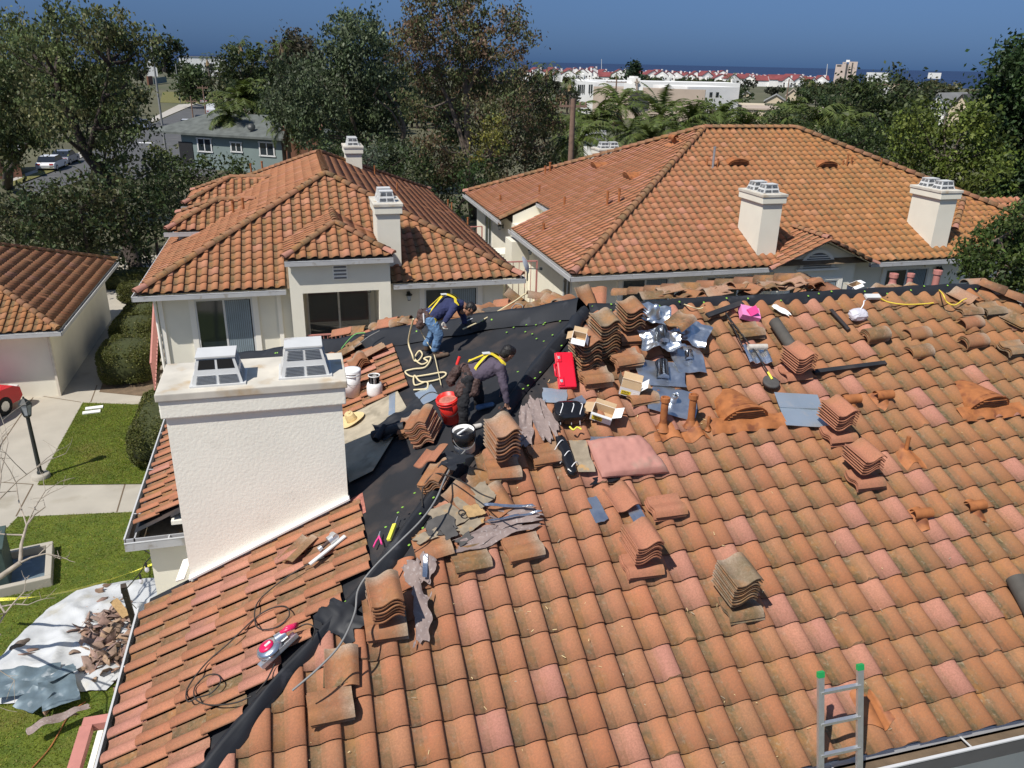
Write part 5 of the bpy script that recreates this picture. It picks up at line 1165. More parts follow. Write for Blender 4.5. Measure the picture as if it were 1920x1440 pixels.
shrub('dark thicket around the leaning eucalyptus trunk',[(150,390,55),(190,420,50),(120,440,50),(200,350,42),(245,400,40)],46,32,DARK+OLIVE)
shrub('dark bush between the leaning trunk and the middle house',[(285,400,45),(270,360,36),(300,340,36),(250,440,32),(265,480,20)],47,33,DARK)
shrub('dark bushes filling the gap between the street and the garage trees',[(110,375,34),(180,350,34),(230,340,34),(290,325,28),(60,410,50),(330,390,26),(150,470,40),(90,450,40)],54,67,DARK+OLIVE)
shrub('dark bushes on the far side of the middle house',[(640,300,30),(690,340,34),(760,300,34),(810,350,36),(850,350,30),(730,350,30),(620,280,22),(900,360,26)],60,68,DARK)
shrub('mid green hedge top along the back left of the middle house',[(330,330,36),(380,325,32),(430,330,30),(300,310,26),(450,318,22),(350,360,26)],60,34,[(.05,.075,.02),(.07,.095,.026),(.04,.06,.018)])
shrub('yellow-green palm-like bush in front of the grey house',[(300,290,18),(315,300,16),(285,300,14)],72,35,[(.13,.14,.03),(.09,.11,.025)],dens=1.2)
shrub('dark undergrowth right behind the ridge of the middle house',[(660,330,30),(700,300,34),(740,320,36),(780,330,40),(720,285,30),(780,290,30)],56,36,DARK+[(.07,.09,.055)])
shrub('deep green shrub between the two tiled houses',[(862,385,18),(850,400,12),(880,330,26),(905,320,24)],52,37,FICUS)
shrub('dark shrubs behind the large roof left of the brown pole',[(820,310,36),(860,330,30),(900,290,40),(960,300,36),(1010,300,34),(840,270,34)],60,38,DARK+EUCB)
shrub('grey-green bush beside the left rear chimney',[(690,300,16),(705,285,14),(672,290,10)],48,39,[(.12,.15,.10),(.09,.12,.075)],dens=1.6,size=.18)
shrub('low green bush at the foot of the brown pole',[(1020,300,24),(1050,290,22),(1100,285,22),(1075,300,22)],70,40,FICUS+OLIVE)
shrub('dense green hedge beyond the ridge of the large house at right',[(1560,280,36),(1620,270,40),(1680,285,38),(1520,260,30),(1590,255,24),(1650,250,26),(1720,300,30),(1500,240,20)],62,41,[(.045,.07,.018),(.06,.085,.022),(.035,.055,.016)],jd=3)
shrub('olive bushes left of the dense hedge beyond the large roof',[(1480,235,24),(1450,225,20),(1420,230,18),(1390,225,16),(1510,225,20)],84,42,OLIVE+DARK)
# right side trees
tree('broadleaf_tree','light green broad tree beyond the right end of the large roof',blobs_px([(1720,230,34),(1770,225,34),(1815,235,34),(1700,270,38),(1750,275,44),(1805,285,44),(1850,290,36),(1690,310,30),(1740,325,40),(1800,335,44),(1850,345,34),(1780,380,30),(1835,215,22)],42,2,R_),[([PD(1780,420,42)-V3((0,0,3)),PD(1780,360,42),PD(1775,300,42)],.22,.1)],1.5,.20,LIGHT,51,sig=.26,per=34)
tree('broadleaf_tree','large dark green tree at the right edge reaching above the horizon',blobs_px([(1905,112,26),(1925,100,26),(1880,140,26),(1862,195,28),(1850,240,26),(1915,150,34),(1888,175,32),(1878,215,34),(1918,215,40),(1872,260,34),(1910,270,44),(1868,310,30),(1908,330,44),(1945,180,36),(1940,120,28),(1950,260,40),(1880,360,34),(1925,385,40),(1900,415,34),(1950,330,40)],50,1.5,R_),[([PD(1905,470,50)-V3((0,0,4)),PD(1905,400,50),PD(1905,300,50),PD(1905,200,50)],.4,.14)],1.9,.25,FICUS,52,sig=.32,per=40)
tree('broadleaf_tree','near glossy leaved tree at the right edge beside the house corner',blobs_px([(1838,452,26),(1872,452,32),(1908,440,40),(1838,488,28),(1880,500,38),(1925,500,40),(1860,530,24),(1800,478,14),(1925,405,28),(1815,512,13),(1900,535,24)],23,1,R_),[([PD(1890,560,23)-V3((0,0,4)),PD(1880,500,23),PD(1875,450,23)],.15,.06)],7.5,.12,[(.08,.125,.026),(.055,.09,.02),(.12,.16,.04),(.045,.075,.02)],53,sig=.13,per=32)
tree('broadleaf_tree','dark dense tree mass around the transformer pole at right',blobs_px([(1620,180,36),(1660,170,36),(1700,185,34),(1590,200,30),(1640,215,40),(1690,225,38),(1730,210,28),(1590,235,26),(1560,215,20),(1615,250,24),(1680,250,24),(1735,240,20)],98,5,R_),[([PZ(1650,262),PD(1650,220,98)],.35,.2)],.42,.40,DARK+[(.06,.085,.02)],54,sig=.5,per=32)
tree('conifer_tree','rounded dark green conifer standing above the coast houses','',[],0,0,0,0) if 0 else None
tree('conifer_tree','rounded dark green conifer standing above the coast houses',blobs_px([(1187,125,7),(1187,133,11),(1187,142,12)],330,0,R_),[([PD(1187,165,330),PD(1187,130,330)],.5,.2)],.2,1.2,[(.025,.05,.022),(.035,.06,.025)],55,sig=1.0,per=26)
tree('spreading_tree','flat-topped spreading dark tree on the skyline at far left',blobs_px([(290,88,10),(308,80,11),(325,85,9),(335,98,9),(283,100,8),(310,100,9),(302,118,9),(318,122,8)],300,3,R_),[([PD(308,135,300),PD(308,105,300),PD(300,88,300)],.6,.25)],.14,1.2,DARK+[(.04,.04,.02)],56,sig=.9,per=24)
tree('broadleaf_tree','round dark green street tree beyond the junction',blobs_px([(350,150,18),(370,150,18),(360,165,20),(345,172,14),(378,170,14)],205,2,R_),[([PZ(362,195),PD(362,160,205)],.4,.2)],.25,.8,[(.045,.07,.02),(.06,.08,.025)],57,sig=.7,per=26)
tree('domed_tree','brown-green domed tree on the skyline behind the fan palms',blobs_px([(555,90,28),(540,105,28),(575,105,26),(590,125,18),(525,120,20),(556,125,34)],165,3,R_),[([PZ(556,180),PD(556,110,165)],.5,.3)],.28,.7,[(.07,.055,.035),(.055,.055,.03),(.08,.07,.04)],58,sig=.7,per=28)
tree('broadleaf_tree','mid green tree left of the skyline fan palms',blobs_px([(435,105,18),(425,125,20),(450,135,22),(480,110,18),(485,135,24),(465,155,26),(430,155,20),(500,155,22)],150,4,R_),[([PZ(460,205),PD(460,150,150)],.4,.2)],.3,.6,[(.06,.085,.025),(.045,.065,.02),(.08,.10,.03)],59,sig=.6,per=28)
tree('broadleaf_tree','olive toned trees below the skyline palms near the street',blobs_px([(410,165,16),(430,180,18),(495,175,22),(520,195,24),(540,215,26),(510,225,20),(470,185,16)],120,4,R_),[([PZ(500,245),PD(500,200,120)],.35,.2)],.4,.5,OLIVE+DARK,60,sig=.5,per=26)
# palms
def palm(label,P,h,n,fl,seed,r=.16,kind='feather',group=None,droop=1.0,name='palm_tree',dead=6,wd=.32,lab=None):
    rs=random.Random(seed); t=thing(name,label,'palm tree',Matrix.Translation(P),group); b=MB()
    lean=rs.uniform(-.04,.04); top=V3((lean*h,rs.uniform(-.03,.03)*h,h)); b.tube([V3((0,0,0)),top*.5+V3((lean*.3,0,0)),top],[r*1.3,r,r*.9],8); b.build('trunk','bark',t,world=False)
    f=MB(); cols=[]
    K=9 if kind=='feather' else 5
    for i in range(n):
        az=rs.uniform(0,6.283); el=rs.uniform(-.5,1.35); L_=fl*rs.uniform(.75,1.1)
        dirh=V3((math.cos(az),math.sin(az),0)); prev=None; pts=[]
        for k in range(K+1):
            s=k/K; ang=el-droop*1.5*s*s-(.25*s); 
            p=(pts[-1] if pts else top)+ (dirh*math.cos(ang)+V3((0,0,math.sin(ang))))*(L_/K) if pts else top
            pts.append(p)
        sd=dirh.cross(V3((0,0,1)))
        for k in range(1 if kind=='feather' else 1,K+1):
            p=pts[k]; q=pts[k-1]; d=(p-q).normalized(); wl=wd*L_*math.sin(math.pi*min(.97,(k-.3)/K))*.8+.05
            if kind=='fan' and k<K-1:
                f.add([q-sd*.02,q+sd*.02,p+sd*.02,p-sd*.02],[(0,1,2,3)],0); continue
            m=3 if kind=='feather' else 5
            for j in range(m):
                a=q.lerp(p,j/m)
                for s in (-1,1):
                    tip=a+sd*s*wl+d*wl*.55+V3((0,0,-wl*rs.uniform(.15,.75)*droop)); w_=d*(L_/K/m*.85)
                    f.add([a-w_*.3,a+w_,tip],[(0,1,2) if s>0 else (2,1,0)],0)
    fo=f.build('fronds','frond',t,world=False); me=fo.data
    ca=me.color_attributes.new('Tint','FLOAT_COLOR','CORNER'); nf=len(me.polygons); arr=[]
    rr=np.random.default_rng(seed)
    for p in me.polygons:
        k=rr.uniform(.65,1.5); arr+=[(k,k*rr.uniform(.85,1.05),k*.9,1)]*p.loop_total
    ca.data.foreach_set('color',np.array(arr,dtype=np.float32).ravel())
    if dead:
        g=MB()
        for i in range(dead*3):
            az=rs.uniform(0,6.283); L_=fl*rs.uniform(.3,.6); a=top-V3((0,0,rs.uniform(0,.5))); q=a+V3((math.cos(az)*.5,math.sin(az)*.5,-L_)); s=V3((-math.sin(az),math.cos(az),0))*.2; g.add([a-s*.4,a+s*.4,q+s,q-s],[(0,1,2,3)])
        g.build('dead_fronds','palm_dead',t,world=False)
    return t
def palm_px(label,x,ytop,d,n,fl,seed,**k):
    a=PD(x,ytop,d); P=V3((a.x,a.y,0)); return palm(label,P,a.z,n,fl,seed,**k)
PG='queen palms behind the large tiled house'
for i,(x,y,d,n,fl,dr,lab) in enumerate(((1072,225,92,26,4.2,.9,'queen palm right behind the brown utility pole'),(1118,222,84,26,4.0,.8,'queen palm left of the rear chimney top'),(1160,195,96,30,4.4,.9,'dark queen palm in front of the tan school wall'),(1185,250,70,24,3.0,.8,'small palm above the rear chimney'),(1240,215,80,30,4.4,.55,'queen palm with upright fronds before the school'),(1222,258,66,24,3.0,.7,'short palm just over the large roof ridge line'),(1300,222,76,30,3.6,.9,'palm behind the left end of the large roof ridge'),(1345,225,84,30,4.4,.9,'broad palm behind the large roof ridge middle'),(1480,225,88,30,4.2,1.2,'weeping queen palm right of the school'),(1520,228,84,30,4.2,1.2,'weeping queen palm beside the dark tree mass'),(1590,235,90,24,3.6,1.2,'weeping palm in front of the dark tree mass'),(1085,262,60,24,3.2,1.1,'bushy palm low beside the brown pole'),(1275,245,72,24,3.6,.9,'palm low between the two tall school palms'),(1400,235,80,20,2.8,.9,'small palm beyond the large roof ridge'))):
    palm_px(lab,x,y,d,n,fl,200+i,droop=dr,wd=.26)
tree('broadleaf_tree','bright green bushy tree behind the large roof before the school end',blobs_px([(1310,212,13),(1335,205,14),(1352,214,12),(1320,225,16),(1345,226,13)],88,2,R_),[([PZ(1335,250),PD(1335,205,88)],.3,.15)],.6,.35,[(.11,.15,.03),(.085,.12,.025)],61,sig=.4,per=28)
for i,(x,y,d,n,fl,lab,kd) in enumerate(((449,82,160,26,3.0,'fan palm on the skyline left of the domed tree','fan'),(503,98,155,26,3.0,'fan palm in front of the domed tree','fan'),(521,82,150,22,2.4,'thin fan palm with its head against the domed tree','fan'),(391,110,230,20,2.6,'slim fan palm near the far white block','fan'),(1028,128,170,30,3.4,'stout fan palm right of the central trees','fan'),(1072,150,150,26,3.0,'fan palm left of the white school end','fan'),(1156,140,330,20,3.4,'small fan palm in front of the coast houses','fan'),(1518,152,320,20,3.4,'fan palm at the right end of the coast houses','fan'),(1370,145,360,20,3.6,'fan palm above the white school roof','fan'),(455,190,100,40,4.6,'large date palm right of the street','feather'),(430,215,95,24,3.6,'low palm in front of the date palm','feather'),(536,235,80,24,3.2,'brownish palm right of the grey house','feather'))):
    palm_px(lab,x,y,d,n,fl,300+i,kind=kd,wd=.30 if kd=='feather' else .42,droop=.9)
# far woods, every tree its own
rn=random.Random(5); GW='scattered trees between the houses and the sea'
cnt=0
for i in range(640):
    x=rn.uniform(-20,1940); d=115*(6.6**rn.random()); 
    if 240<x<430 and d<330: continue
    if 1070<x<1400 and d<245: continue
    if 1380<x<1620 and d<230 and rn.random()<.5: continue
    if x<1000 and d>380 and rn.random()<.5: continue
    if 900<x<1560 and d>650: continue
    if 1740<x<1860 and d<230: continue
    P=PD(x,200,d); P.z=gz_(d); h=rn.uniform(3.5,7.5)*(1+.25*(d>350)) if d>150 else rn.uniform(3,5); w_=h*rn.uniform(.5,.9)
    if 980<x<1560 and d>350: h*=.8
    k=min(1,d/500); rs=np.random.default_rng(i)
    t=thing('distant_tree','small dark green tree in the wooded strip before the sea','tree',Matrix.Translation(P),GW)
    b=MB(); b.tube([(0,0,0),(0,0,h*.5)],[.25,.15],5); b.build('trunk','bark_dark',t,world=False)
    nb=rn.randint(2,4); C=[];S=[]
    for q in range(nb):
        c=np.array([P.x+rn.uniform(-.5,.5)*w_,P.y+rn.uniform(-.5,.5)*w_,P.z+h*rn.uniform(.45,.75)]); m_=14
        dv=rs.normal(size=(m_,3)); dv/=np.linalg.norm(dv,axis=1)[:,None]; C.append(c+dv*np.array([w_*.42,w_*.42,h*.28])); S.append(np.full(m_,h*.075))
    pal=[DARK,OLIVE,DARK+[(.06,.085,.03)],[(.05,.055,.035)]][rn.randint(0,3)]
    leaf_mesh('crown',np.concatenate(C),np.concatenate(S),np.full(nb*14,11 if d<350 else 8),.42+d*.0016,pal,rs,t,elong=1.5,bright=rs.uniform(.7,1.4,nb*14))
    cnt+=1
    if cnt>=290: break
# clipped hedges beside the walk
def hedge(label,c,d,seed,n=5200,size=.055,pal=HEDGE,rot=0):
    rs=np.random.default_rng(seed); t=thing('clipped_hedge',label,'hedge',Matrix.Translation(V3((c[0],c[1],0)))@Matrix.Rotation(rad(rot),4,'Z'))
    hx,hy,hz=d
    def sup(u):
        u=u/np.linalg.norm(u,axis=1)[:,None]; p=np.sign(u)*np.abs(u)**.55; return p*np.array([hx/2,hy/2,hz/2])*(1+.035*np.sin(u[:,:1]*7+seed)*np.cos(u[:,1:2]*6))+np.array([0,0,hz/2])
    dv=rs.uniform(-1,1,(n,3)); mx=np.abs(dv).max(1,keepdims=True); dv=dv/mx; P=sup(dv); P=P[dv[:,2]>-.95]; M=np.array(wm(t)); P=P@M[:3,:3].T+M[:3,3]; P[:,2]=np.maximum(P[:,2],.05)
    b=MB(); K=16
    def g(u,v):
        a=u*2*math.pi; e_=(v-.5)*math.pi; w=np.array([[math.cos(a)*math.cos(e_),math.sin(a)*math.cos(e_),math.sin(e_)]]); r=sup(w)[0]; return (r[0]*.90,r[1]*.90,.0+r[2]*.93)
    b.grid(g,20,10); b.build('hedge_core','hedge_core',t,world=False)
    leaf_mesh('foliage',P,np.full(len(P),.025),np.full(len(P),3),size,pal,rs,t,elong=1.7,bright=rs.uniform(.75,1.25,len(P)))
    return t
hc=lambda x,y,z:PZ(x,y,z)
def hp_(x,y,z): p=PZ(x,y,z); return (p.x,p.y)
hedge('nearest and largest of the rounded clipped hedges by the stair',hp_(243,675,.6),(2.0,2.9,1.35),1,n=9000)
hedge('middle clipped hedge between the largest one and the far one by the stair',hp_(258,625,.6),(1.9,2.6,1.3),2,n=7500)
hedge('far clipped hedge in front of the middle house corner',hp_(272,596,.6),(1.8,2.3,1.2),3,n=6500)
hedge('narrow dark hedge at the right edge of the upper lawn by the chimney',hp_(297,795,.6),(1.3,4.4,1.2),4,n=8000,rot=0)
hedge('low shaded hedge behind the garage end',hp_(232,520,.5),(3.2,1.6,.9),5); hedge('low shaded hedge beyond the walk right of the garage',hp_(262,545,.5),(2.0,1.4,.9),6)
shrub('dark shrub under the trees behind the low hedges',[(230,480,22),(260,470,18),(210,490,16)],50,66,DARK)
# bare tree at lower left
bt=thing('bare_tree','leafless pale-barked small tree with spindly twigs at the lower left edge','tree',Matrix.Translation(V3((-11.0,10.8,0))))
rb=random.Random(4); b=MB()
def br(p,q,r,dep):
    d=q-p; m=p.lerp(q,.5)+V3((rb.uniform(-.06,.06),rb.uniform(-.06,.06),rb.uniform(-.05,.08)))*d.length
    b.tube([p,m,q],[r,r*.8,r*.6],6 if r>.02 else 4)
    if dep>0:
        for s in range(rb.randint(2,3)):
            e_=d.normalized()*rb.uniform(.6,.9)+V3((rb.uniform(-.8,.8),rb.uniform(-.8,.8),rb.uniform(-.35,.45))); br(q if s else m.lerp(q,.5),(q if s else m)+e_.normalized()*d.length*rb.uniform(.45,.75),r*.55,dep-1)
def BP(x,y,z): return PZ(x,y,z)
trunk=[V3((-11.0,10.8,0)),BP(-120,1150,1.6),BP(-40,1110,2.3),BP(38,1055,2.6)]
b.tube(trunk,[.10,.08,.06,.045],8)
br(BP(38,1055,2.6),BP(50,985,2.9),.036,3); br(BP(38,1055,2.6),BP(85,1038,2.7),.022,2); br(BP(-40,1110,2.3),BP(10,1150,2.5),.03,3); br(BP(-120,1150,1.6),BP(0,1190,2.4),.03,3); br(BP(-40,1110,2.3),BP(-5,940,3.4),.03,3); br(BP(50,985,2.9),BP(30,905,3.3),.02,3); br(BP(50,985,2.9),BP(85,920,3.2),.016,2); br(BP(-5,940,3.4),BP(15,830,3.8),.018,2); br(BP(10,1150,2.5),BP(45,1110,2.7),.016,2); br(BP(85,1038,2.7),BP(125,1048,2.7),.012,1)
b.build('branches','bark_pale',bt)

# short grass standing on the lawns
rs=np.random.default_rng(77)
def inpoly(P,poly):
    x,y=P[:,0],P[:,1]; r=np.zeros(len(P),bool); n=len(poly)
    for i in range(n):
        x0,y0=poly[i]; x1,y1=poly[(i+1)%n]; c=((y0>y)!=(y1>y))&(x<(x1-x0)*(y-y0)/(y1-y0+1e-12)+x0); r^=c
    return r
for k,px in enumerate(([(155,755),(279,759),(345,850),(330,906),(70,909)],[(33,969),(330,956),(520,1300),(420,1440),(-60,1440),(-60,1060)])):
    pl=[(PZ(x,y,.03).x,PZ(x,y,.03).y) for x,y in px]; a=np.array(pl); lo,hi=a.min(0),a.max(0); Q=lo+rs.random((90000 if k else 60000,2))*(hi-lo); Q=Q[inpoly(Q,pl)]
    C=np.concatenate([Q,np.full((len(Q),1),.045)],1); root=bpy.data.objects.new('r',None); COL.objects.link(root)
    nz_=np.array([mnoise.noise(V3((q[0]*.9,q[1]*.9,0)))+.5*mnoise.noise(V3((q[0]*4,q[1]*4,5))) for q in Q])
    o=leaf_mesh('grass',C,np.full(len(C),.008),np.full(len(C),1),.045,[(.19,.26,.02),(.24,.29,.025),(.15,.21,.018),(.30,.26,.06)],rs,root,elong=4,bright=1+.45*nz_)
    o.parent=None; bpy.data.objects.remove(root); tag(o,('short mown grass of the upper lawn','short patchy grass of the lower lawn')[k],None,None,'stuff')
# ================================================================== loose tiles
ORD=['bottom','second','third','fourth','fifth','sixth','seventh','eighth','ninth','tenth','eleventh','twelfth','thirteenth']
TCOL={'clean':((.46,.185,.11),.12),'orange':((.44,.165,.08),.4),'worn':((.40,.17,.09),.75),'grey':((.33,.26,.19),.6),'pale':((.52,.30,.21),.35)}
_tm={}
PT=[(0,.014),(.08,.005),(.2,0),(.34,.004),(.46,.022),(.58,.043),(.70,.055),(.82,.053),(.92,.038),(1.001,.020)]
def tile_mesh(kind,v=0,barrel=False):
    key=(kind,v,barrel)
    if key in _tm: return _tm[key]
    (c,g)=TCOL[kind]; rnd=random.Random(hash(key)%999 if 0 else v*7+len(kind)); k=rnd.uniform(.88,1.1); c=tuple(q*k for q in c)
    b=MB(); L_=.40; W_=.305; th=.013
    def prof(a):
        if barrel: return (-.115*math.cos(math.pi*a), .085*math.sin(math.pi*a))
        x=(a-.5)*W_; s=a; 
        for (a0,z0),(a1,z1) in zip(PT,PT[1:]):
            if a0<=s<=a1: return (x,1.25*(z0+(z1-z0)*(s-a0)/(a1-a0)))
        return (x,0.0)
    def fn(u,w): 
        x,z=prof(u); return (x*(1+.03*w),(w-.5)*L_,z*1.05+th)
    b.grid(fn,16,3,0,th=th)
    me=bpy.data.meshes.new('clay_tile'); me.from_pydata([tuple(p) for p in b.v],[],b.f); me.polygons.foreach_set('use_smooth',b.sm)
    ca=me.color_attributes.new('Col','FLOAT_COLOR','CORNER'); arr=[]
    for p in me.polygons:
        for li in p.loop_indices:
            y=me.vertices[me.loops[li].vertex_index].co.y; hl = y>.14
            cc=(.50,.40,.31) if (hl and kind not in('clean',)) else c
            arr.append((*cc, .4 if hl else g))
    ca.data.foreach_set('color',np.array(arr,dtype=np.float32).ravel()); me.materials.append(MAT['tile']); me.update(); _tm[key]=me; return me
NT=0
def loose_tile(M,kind,label,group='clay tiles taken off the roof',v=0,barrel=False):
    global NT
    o=bpy.data.objects.new('clay_tile',tile_mesh(kind,v,barrel)); COL.objects.link(o); o.matrix_basis=M; tag(o,label,'roof tile',group); NT+=1; return o
WORDN=['zero','one','two','three','four','five','six','seven','eight','nine','ten','eleven','twelve','thirteen']
def stack(F,n,kind,where,h0=.06,step=.031,jit=.008,seed=0,kinds=None,shear=(0,0),flip=False,barrel=False,rot=2):
    """pile of n tiles; F frame on the surface. labels count from the bottom"""
    rnd=random.Random(seed+n)
    for i in range(n):
        k=(kinds or [kind])[i%len(kinds or [1])]
        M=F@Matrix.Translation((shear[0]*i+rnd.uniform(-jit,jit),shear[1]*i+rnd.uniform(-jit,jit),h0+step*i))@Matrix.Rotation(rad(rnd.uniform(-rot,rot)),4,'Z')
        if n==1: lab='single clay tile '+where
        elif i==n-1: lab='top clay tile of %s %s'%(WORDN[n],where)
        elif i==0: lab='bottom clay tile of %s %s'%(WORDN[n],where)
        else: lab='%s clay tile of %s %s'%(ORD[i],WORDN[n],where)
        loose_tile(M,k,lab,v=rnd.randint(0,3),barrel=barrel)
def S(px,py,nb,nt,where,kind='clean',plane='M',yb=-90,yt=0,seed=1,kinds=None,dt=(0,0),h0=.06,topk=None,tilt=0,wb=None,st=.036):
    P=MP(px,py) if plane=='M' else LP(px,py)
    Fn=FM if plane=='M' else FL
    if nb: stack(Fn(P,yb),nb,kind,'laid crosswise '+where,h0=h0,seed=seed,kinds=kinds,step=.033)
    if nt: stack(Fn(P,yt)@Matrix.Translation((dt[0],dt[1],.035 if nb else 0))@Matrix.Rotation(rad(tilt if tilt else (-15 if nb else -9)),4,'X'),nt,topk or kind,('piled upslope ' if nb else 'piled ')+where,h0=h0+nb*.033+(.055 if nb else 0),seed=seed+1,kinds=kinds,step=st)
S(1198,1072,3,7,'at the lower centre','clean',yt=4,dt=(.0,.06),seed=1)
S(1614,910,3,6,'below the upper pair','clean',yt=3,dt=(-.02,.09),seed=2)
S(1566,828,3,7,'by the metal sheet','clean',yt=3,dt=(-.02,.08),seed=3)
S(1384,1150,2,9,'at lower right','grey',yt=3,dt=(-.05,.10),seed=4,kinds=['grey','worn'])
S(724,1185,3,6,'right of the hip felt','orange',yt=4,dt=(.02,.08),seed=5,st=.042)
S(621,1335,3,0,'at the bottom left','orange',seed=6,yb=-86); S(640,1262,0,1,'standing over the crosswise trio at the bottom left','worn',yt=-4,h0=.07,seed=7)
S(940,893,3,8,'below the lead scraps','orange',yt=8,dt=(.05,.12),seed=8,kinds=['orange','pale'],st=.050)
S(1020,862,2,0,'left of the pink bag','orange',seed=9,yb=-84)
S(880,1058,2,0,'below the old boards','orange',seed=10,yb=-86,kinds=['orange','worn']); S(978,1040,3,0,'below the lead scraps strip','orange',seed=11,yb=-84)
S(1243,962,3,0,'beside the small metal vents','clean',seed=12,yb=-88); S(1162,945,0,1,'lying on two metal vents','clean',yt=8,h0=.09,seed=13)
S(1487,707,1,7,'under the black roll','clean',yt=3,seed=14)
S(1094,696,0,10,'in the tall wavy pile right of the red case','worn',yt=8,seed=15,kinds=['orange','grey','worn'],h0=.07,plane='M',st=.047,tilt=-14)
S(1128,668,0,12,'in the middle wavy pile behind the red case','worn',yt=6,seed=16,kinds=['worn','orange','grey'],h0=.07,st=.046,tilt=-14)
S(1180,642,3,7,'in the pile left of the metal flashings','orange',yt=2,seed=17,kinds=['orange','worn'],dt=(-.02,.05),st=.046)
S(1170,688,4,0,'right of the wavy piles','orange',seed=18,yb=-85); S(1112,722,4,0,'right below the red case','orange',seed=19,yb=-86); S(1200,752,2,0,'below the upper carton','orange',seed=20,yb=-84,kinds=['worn','orange'])
S(1398,632,3,0,'under the pink carton','worn',seed=21,yb=-88)
for i,(x,y,n,wh) in enumerate(((1634,640,4,'as barrel covers below the plastic bag'),(1716,632,1,'as upper barrel at the right middle'),(1718,668,2,'as lower barrels at the right middle'),(1815,612,1,'as upper barrel at the right'),(1818,650,3,'as lower barrels at the right'))):
    stack(FM(MP(x,y),-84),n,'orange',wh,h0=.055,step=.028,seed=40+i,barrel=True,kinds=['orange','worn'])
S(1808,590,2,0,'in the left flat pair near the far ridge','pale',seed=22,yb=-88,kinds=['grey','worn']); S(1852,588,2,0,'in the right flat pair near the far ridge','grey',seed=23,yb=-88); S(1800,565,0,1,'tilted under the yellow rope','pale',yt=20,h0=.08,seed=24); S(1895,665,3,0,'at the right edge','grey',seed=25,yb=-90,kinds=['grey','worn']); S(1900,610,0,2,'stood upslope at the right edge','worn',yt=20,seed=26)
# tiles on the felt
F=FL(LP(806,822),62); stack(F,12,'pale','in the tall pile before the kneeling pad bucket' if 0 else 'in the square pile left of the red bucket',h0=.01,step=.027,seed=27,kinds=['clean','pale','orange'])
stack(FL(LP(776,805),70),4,'orange','in the low pile behind the square pile',h0=.01,step=.028,seed=28)
stack(FL(LP(826,905),55),5,'orange','in the pile beside the hip strip',h0=.01,step=.03,seed=29,kinds=['orange','pale'])
loose_tile(FL(LP(818,872),58,.19)@Matrix.Rotation(rad(180),4,'Y')@Matrix.Rotation(rad(8),4,'X'),'clean','single upturned trough tile above the pile beside the hip strip',v=1)
# tiles on the left patch
loose_tile(FL(LP(706,668),8,.09),'pale','single tile lying loose on the small upper patch',v=2); stack(FL(LP(678,690),96),4,'orange','on the small patch above the white bucket',h0=.05,seed=30)
for i,(x,y,a) in enumerate(((650,672,5),(662,664,12),(676,650,20))): loose_tile(FL(LP(x,y),a,.10),'worn',['lowest','middle','upper'][i]+' tile of three fanned out beside the chimney top',v=i)
loose_tile(FL(LP(566,1040),38,.075)@Matrix.Rotation(rad(180),4,'Y')@Matrix.Translation((0,0,-.06)),'worn','upside down tile beside the grinder on the left slope',v=1)
loose_tile(FM(MP(642,1262),-3,.10),'orange','tile leaning on top at the bottom left beside the felt strip',v=3)
# tiles thrown over the back of the ridge and hip
rnd=random.Random(31); BT='loose tiles heaped along the back of the roof'
def back(x,y,yy,yaw,pitch,kind,lab,roll=0,barrel=False,v=0): 
    P=PY(x,y,yy); loose_tile(Matrix.Translation(P)@Euler((rad(pitch),rad(roll),rad(yaw))).to_matrix().to_4x4(),kind,lab,BT,v=v,barrel=barrel)
for i in range(30):
    t=(i+.5)/30; q=AP.lerp(c3,.03+.55*t); p=q+V3((.12+rnd.uniform(0,.25),.22+rnd.uniform(0,.3),.10+rnd.uniform(-.05,.10)))
    loose_tile(Matrix.Translation(p)@Euler((rad(rnd.uniform(-25,12)),rad(rnd.uniform(-15,15)),rad(rnd.uniform(30,70) if i%3 else 130))).to_matrix().to_4x4(),rnd.choice(['orange','worn','clean','orange']),'orange clay tile in the untidy row behind the far hip',BT,v=i%4,barrel=(i%5==0))
for i in range(26):
    t=(i+.5)/26; p=V3((5.2+3.1*t,11.02+rnd.uniform(0,.3),ZR+.03+rnd.uniform(-.05,.06)))
    loose_tile(Matrix.Translation(p)@Euler((rad(rnd.uniform(-22,10)),rad(rnd.uniform(-14,14)),rad(rnd.uniform(-35,35) if i%3 else 90))).to_matrix().to_4x4(),rnd.choice(['orange','worn','pale','orange']),'orange clay tile in the jumbled row behind the ridge',BT,v=i%4)
back(1098,560,11.15,25,55,'orange','tile pair standing up behind the hip apex, larger front one',v=1); back(1118,562,11.3,-20,50,'clean','smaller tile standing up right behind the hip apex',v=2)
back(1010,560,11.9,80,10,'pale','barrel shaped pale tile behind the coil of cord',barrel=True); back(1035,563,11.8,20,14,'worn','grey ended barrel tile behind the far hip',barrel=True,v=1); back(965,563,12.2,60,35,'worn','tile stood on edge behind the cream rope',v=2)
for i,(x,y,a) in enumerate(((1655,547,20),(1668,548,-15),(1690,548,30),(1705,550,-40),(1715,545,10))): back(x,y,11.0,a,5,'worn',['leftmost','second','third','fourth','rightmost'][i]+' broken tile in the clutter on the far ridge',v=i%4)

# ================================================================== other things on the roof
def cylinder_on(label,name,cat,F,prof,mats,mi=None,n=24,extra=None,world=False):
    b=MB(); b.lathe(prof,n)
    if extra: extra(b)
    return one(b,name,mats,label,cat,F)
def upright(P,yaw=0): return Matrix.Translation(P)@Matrix.Rotation(rad(yaw),4,'Z')
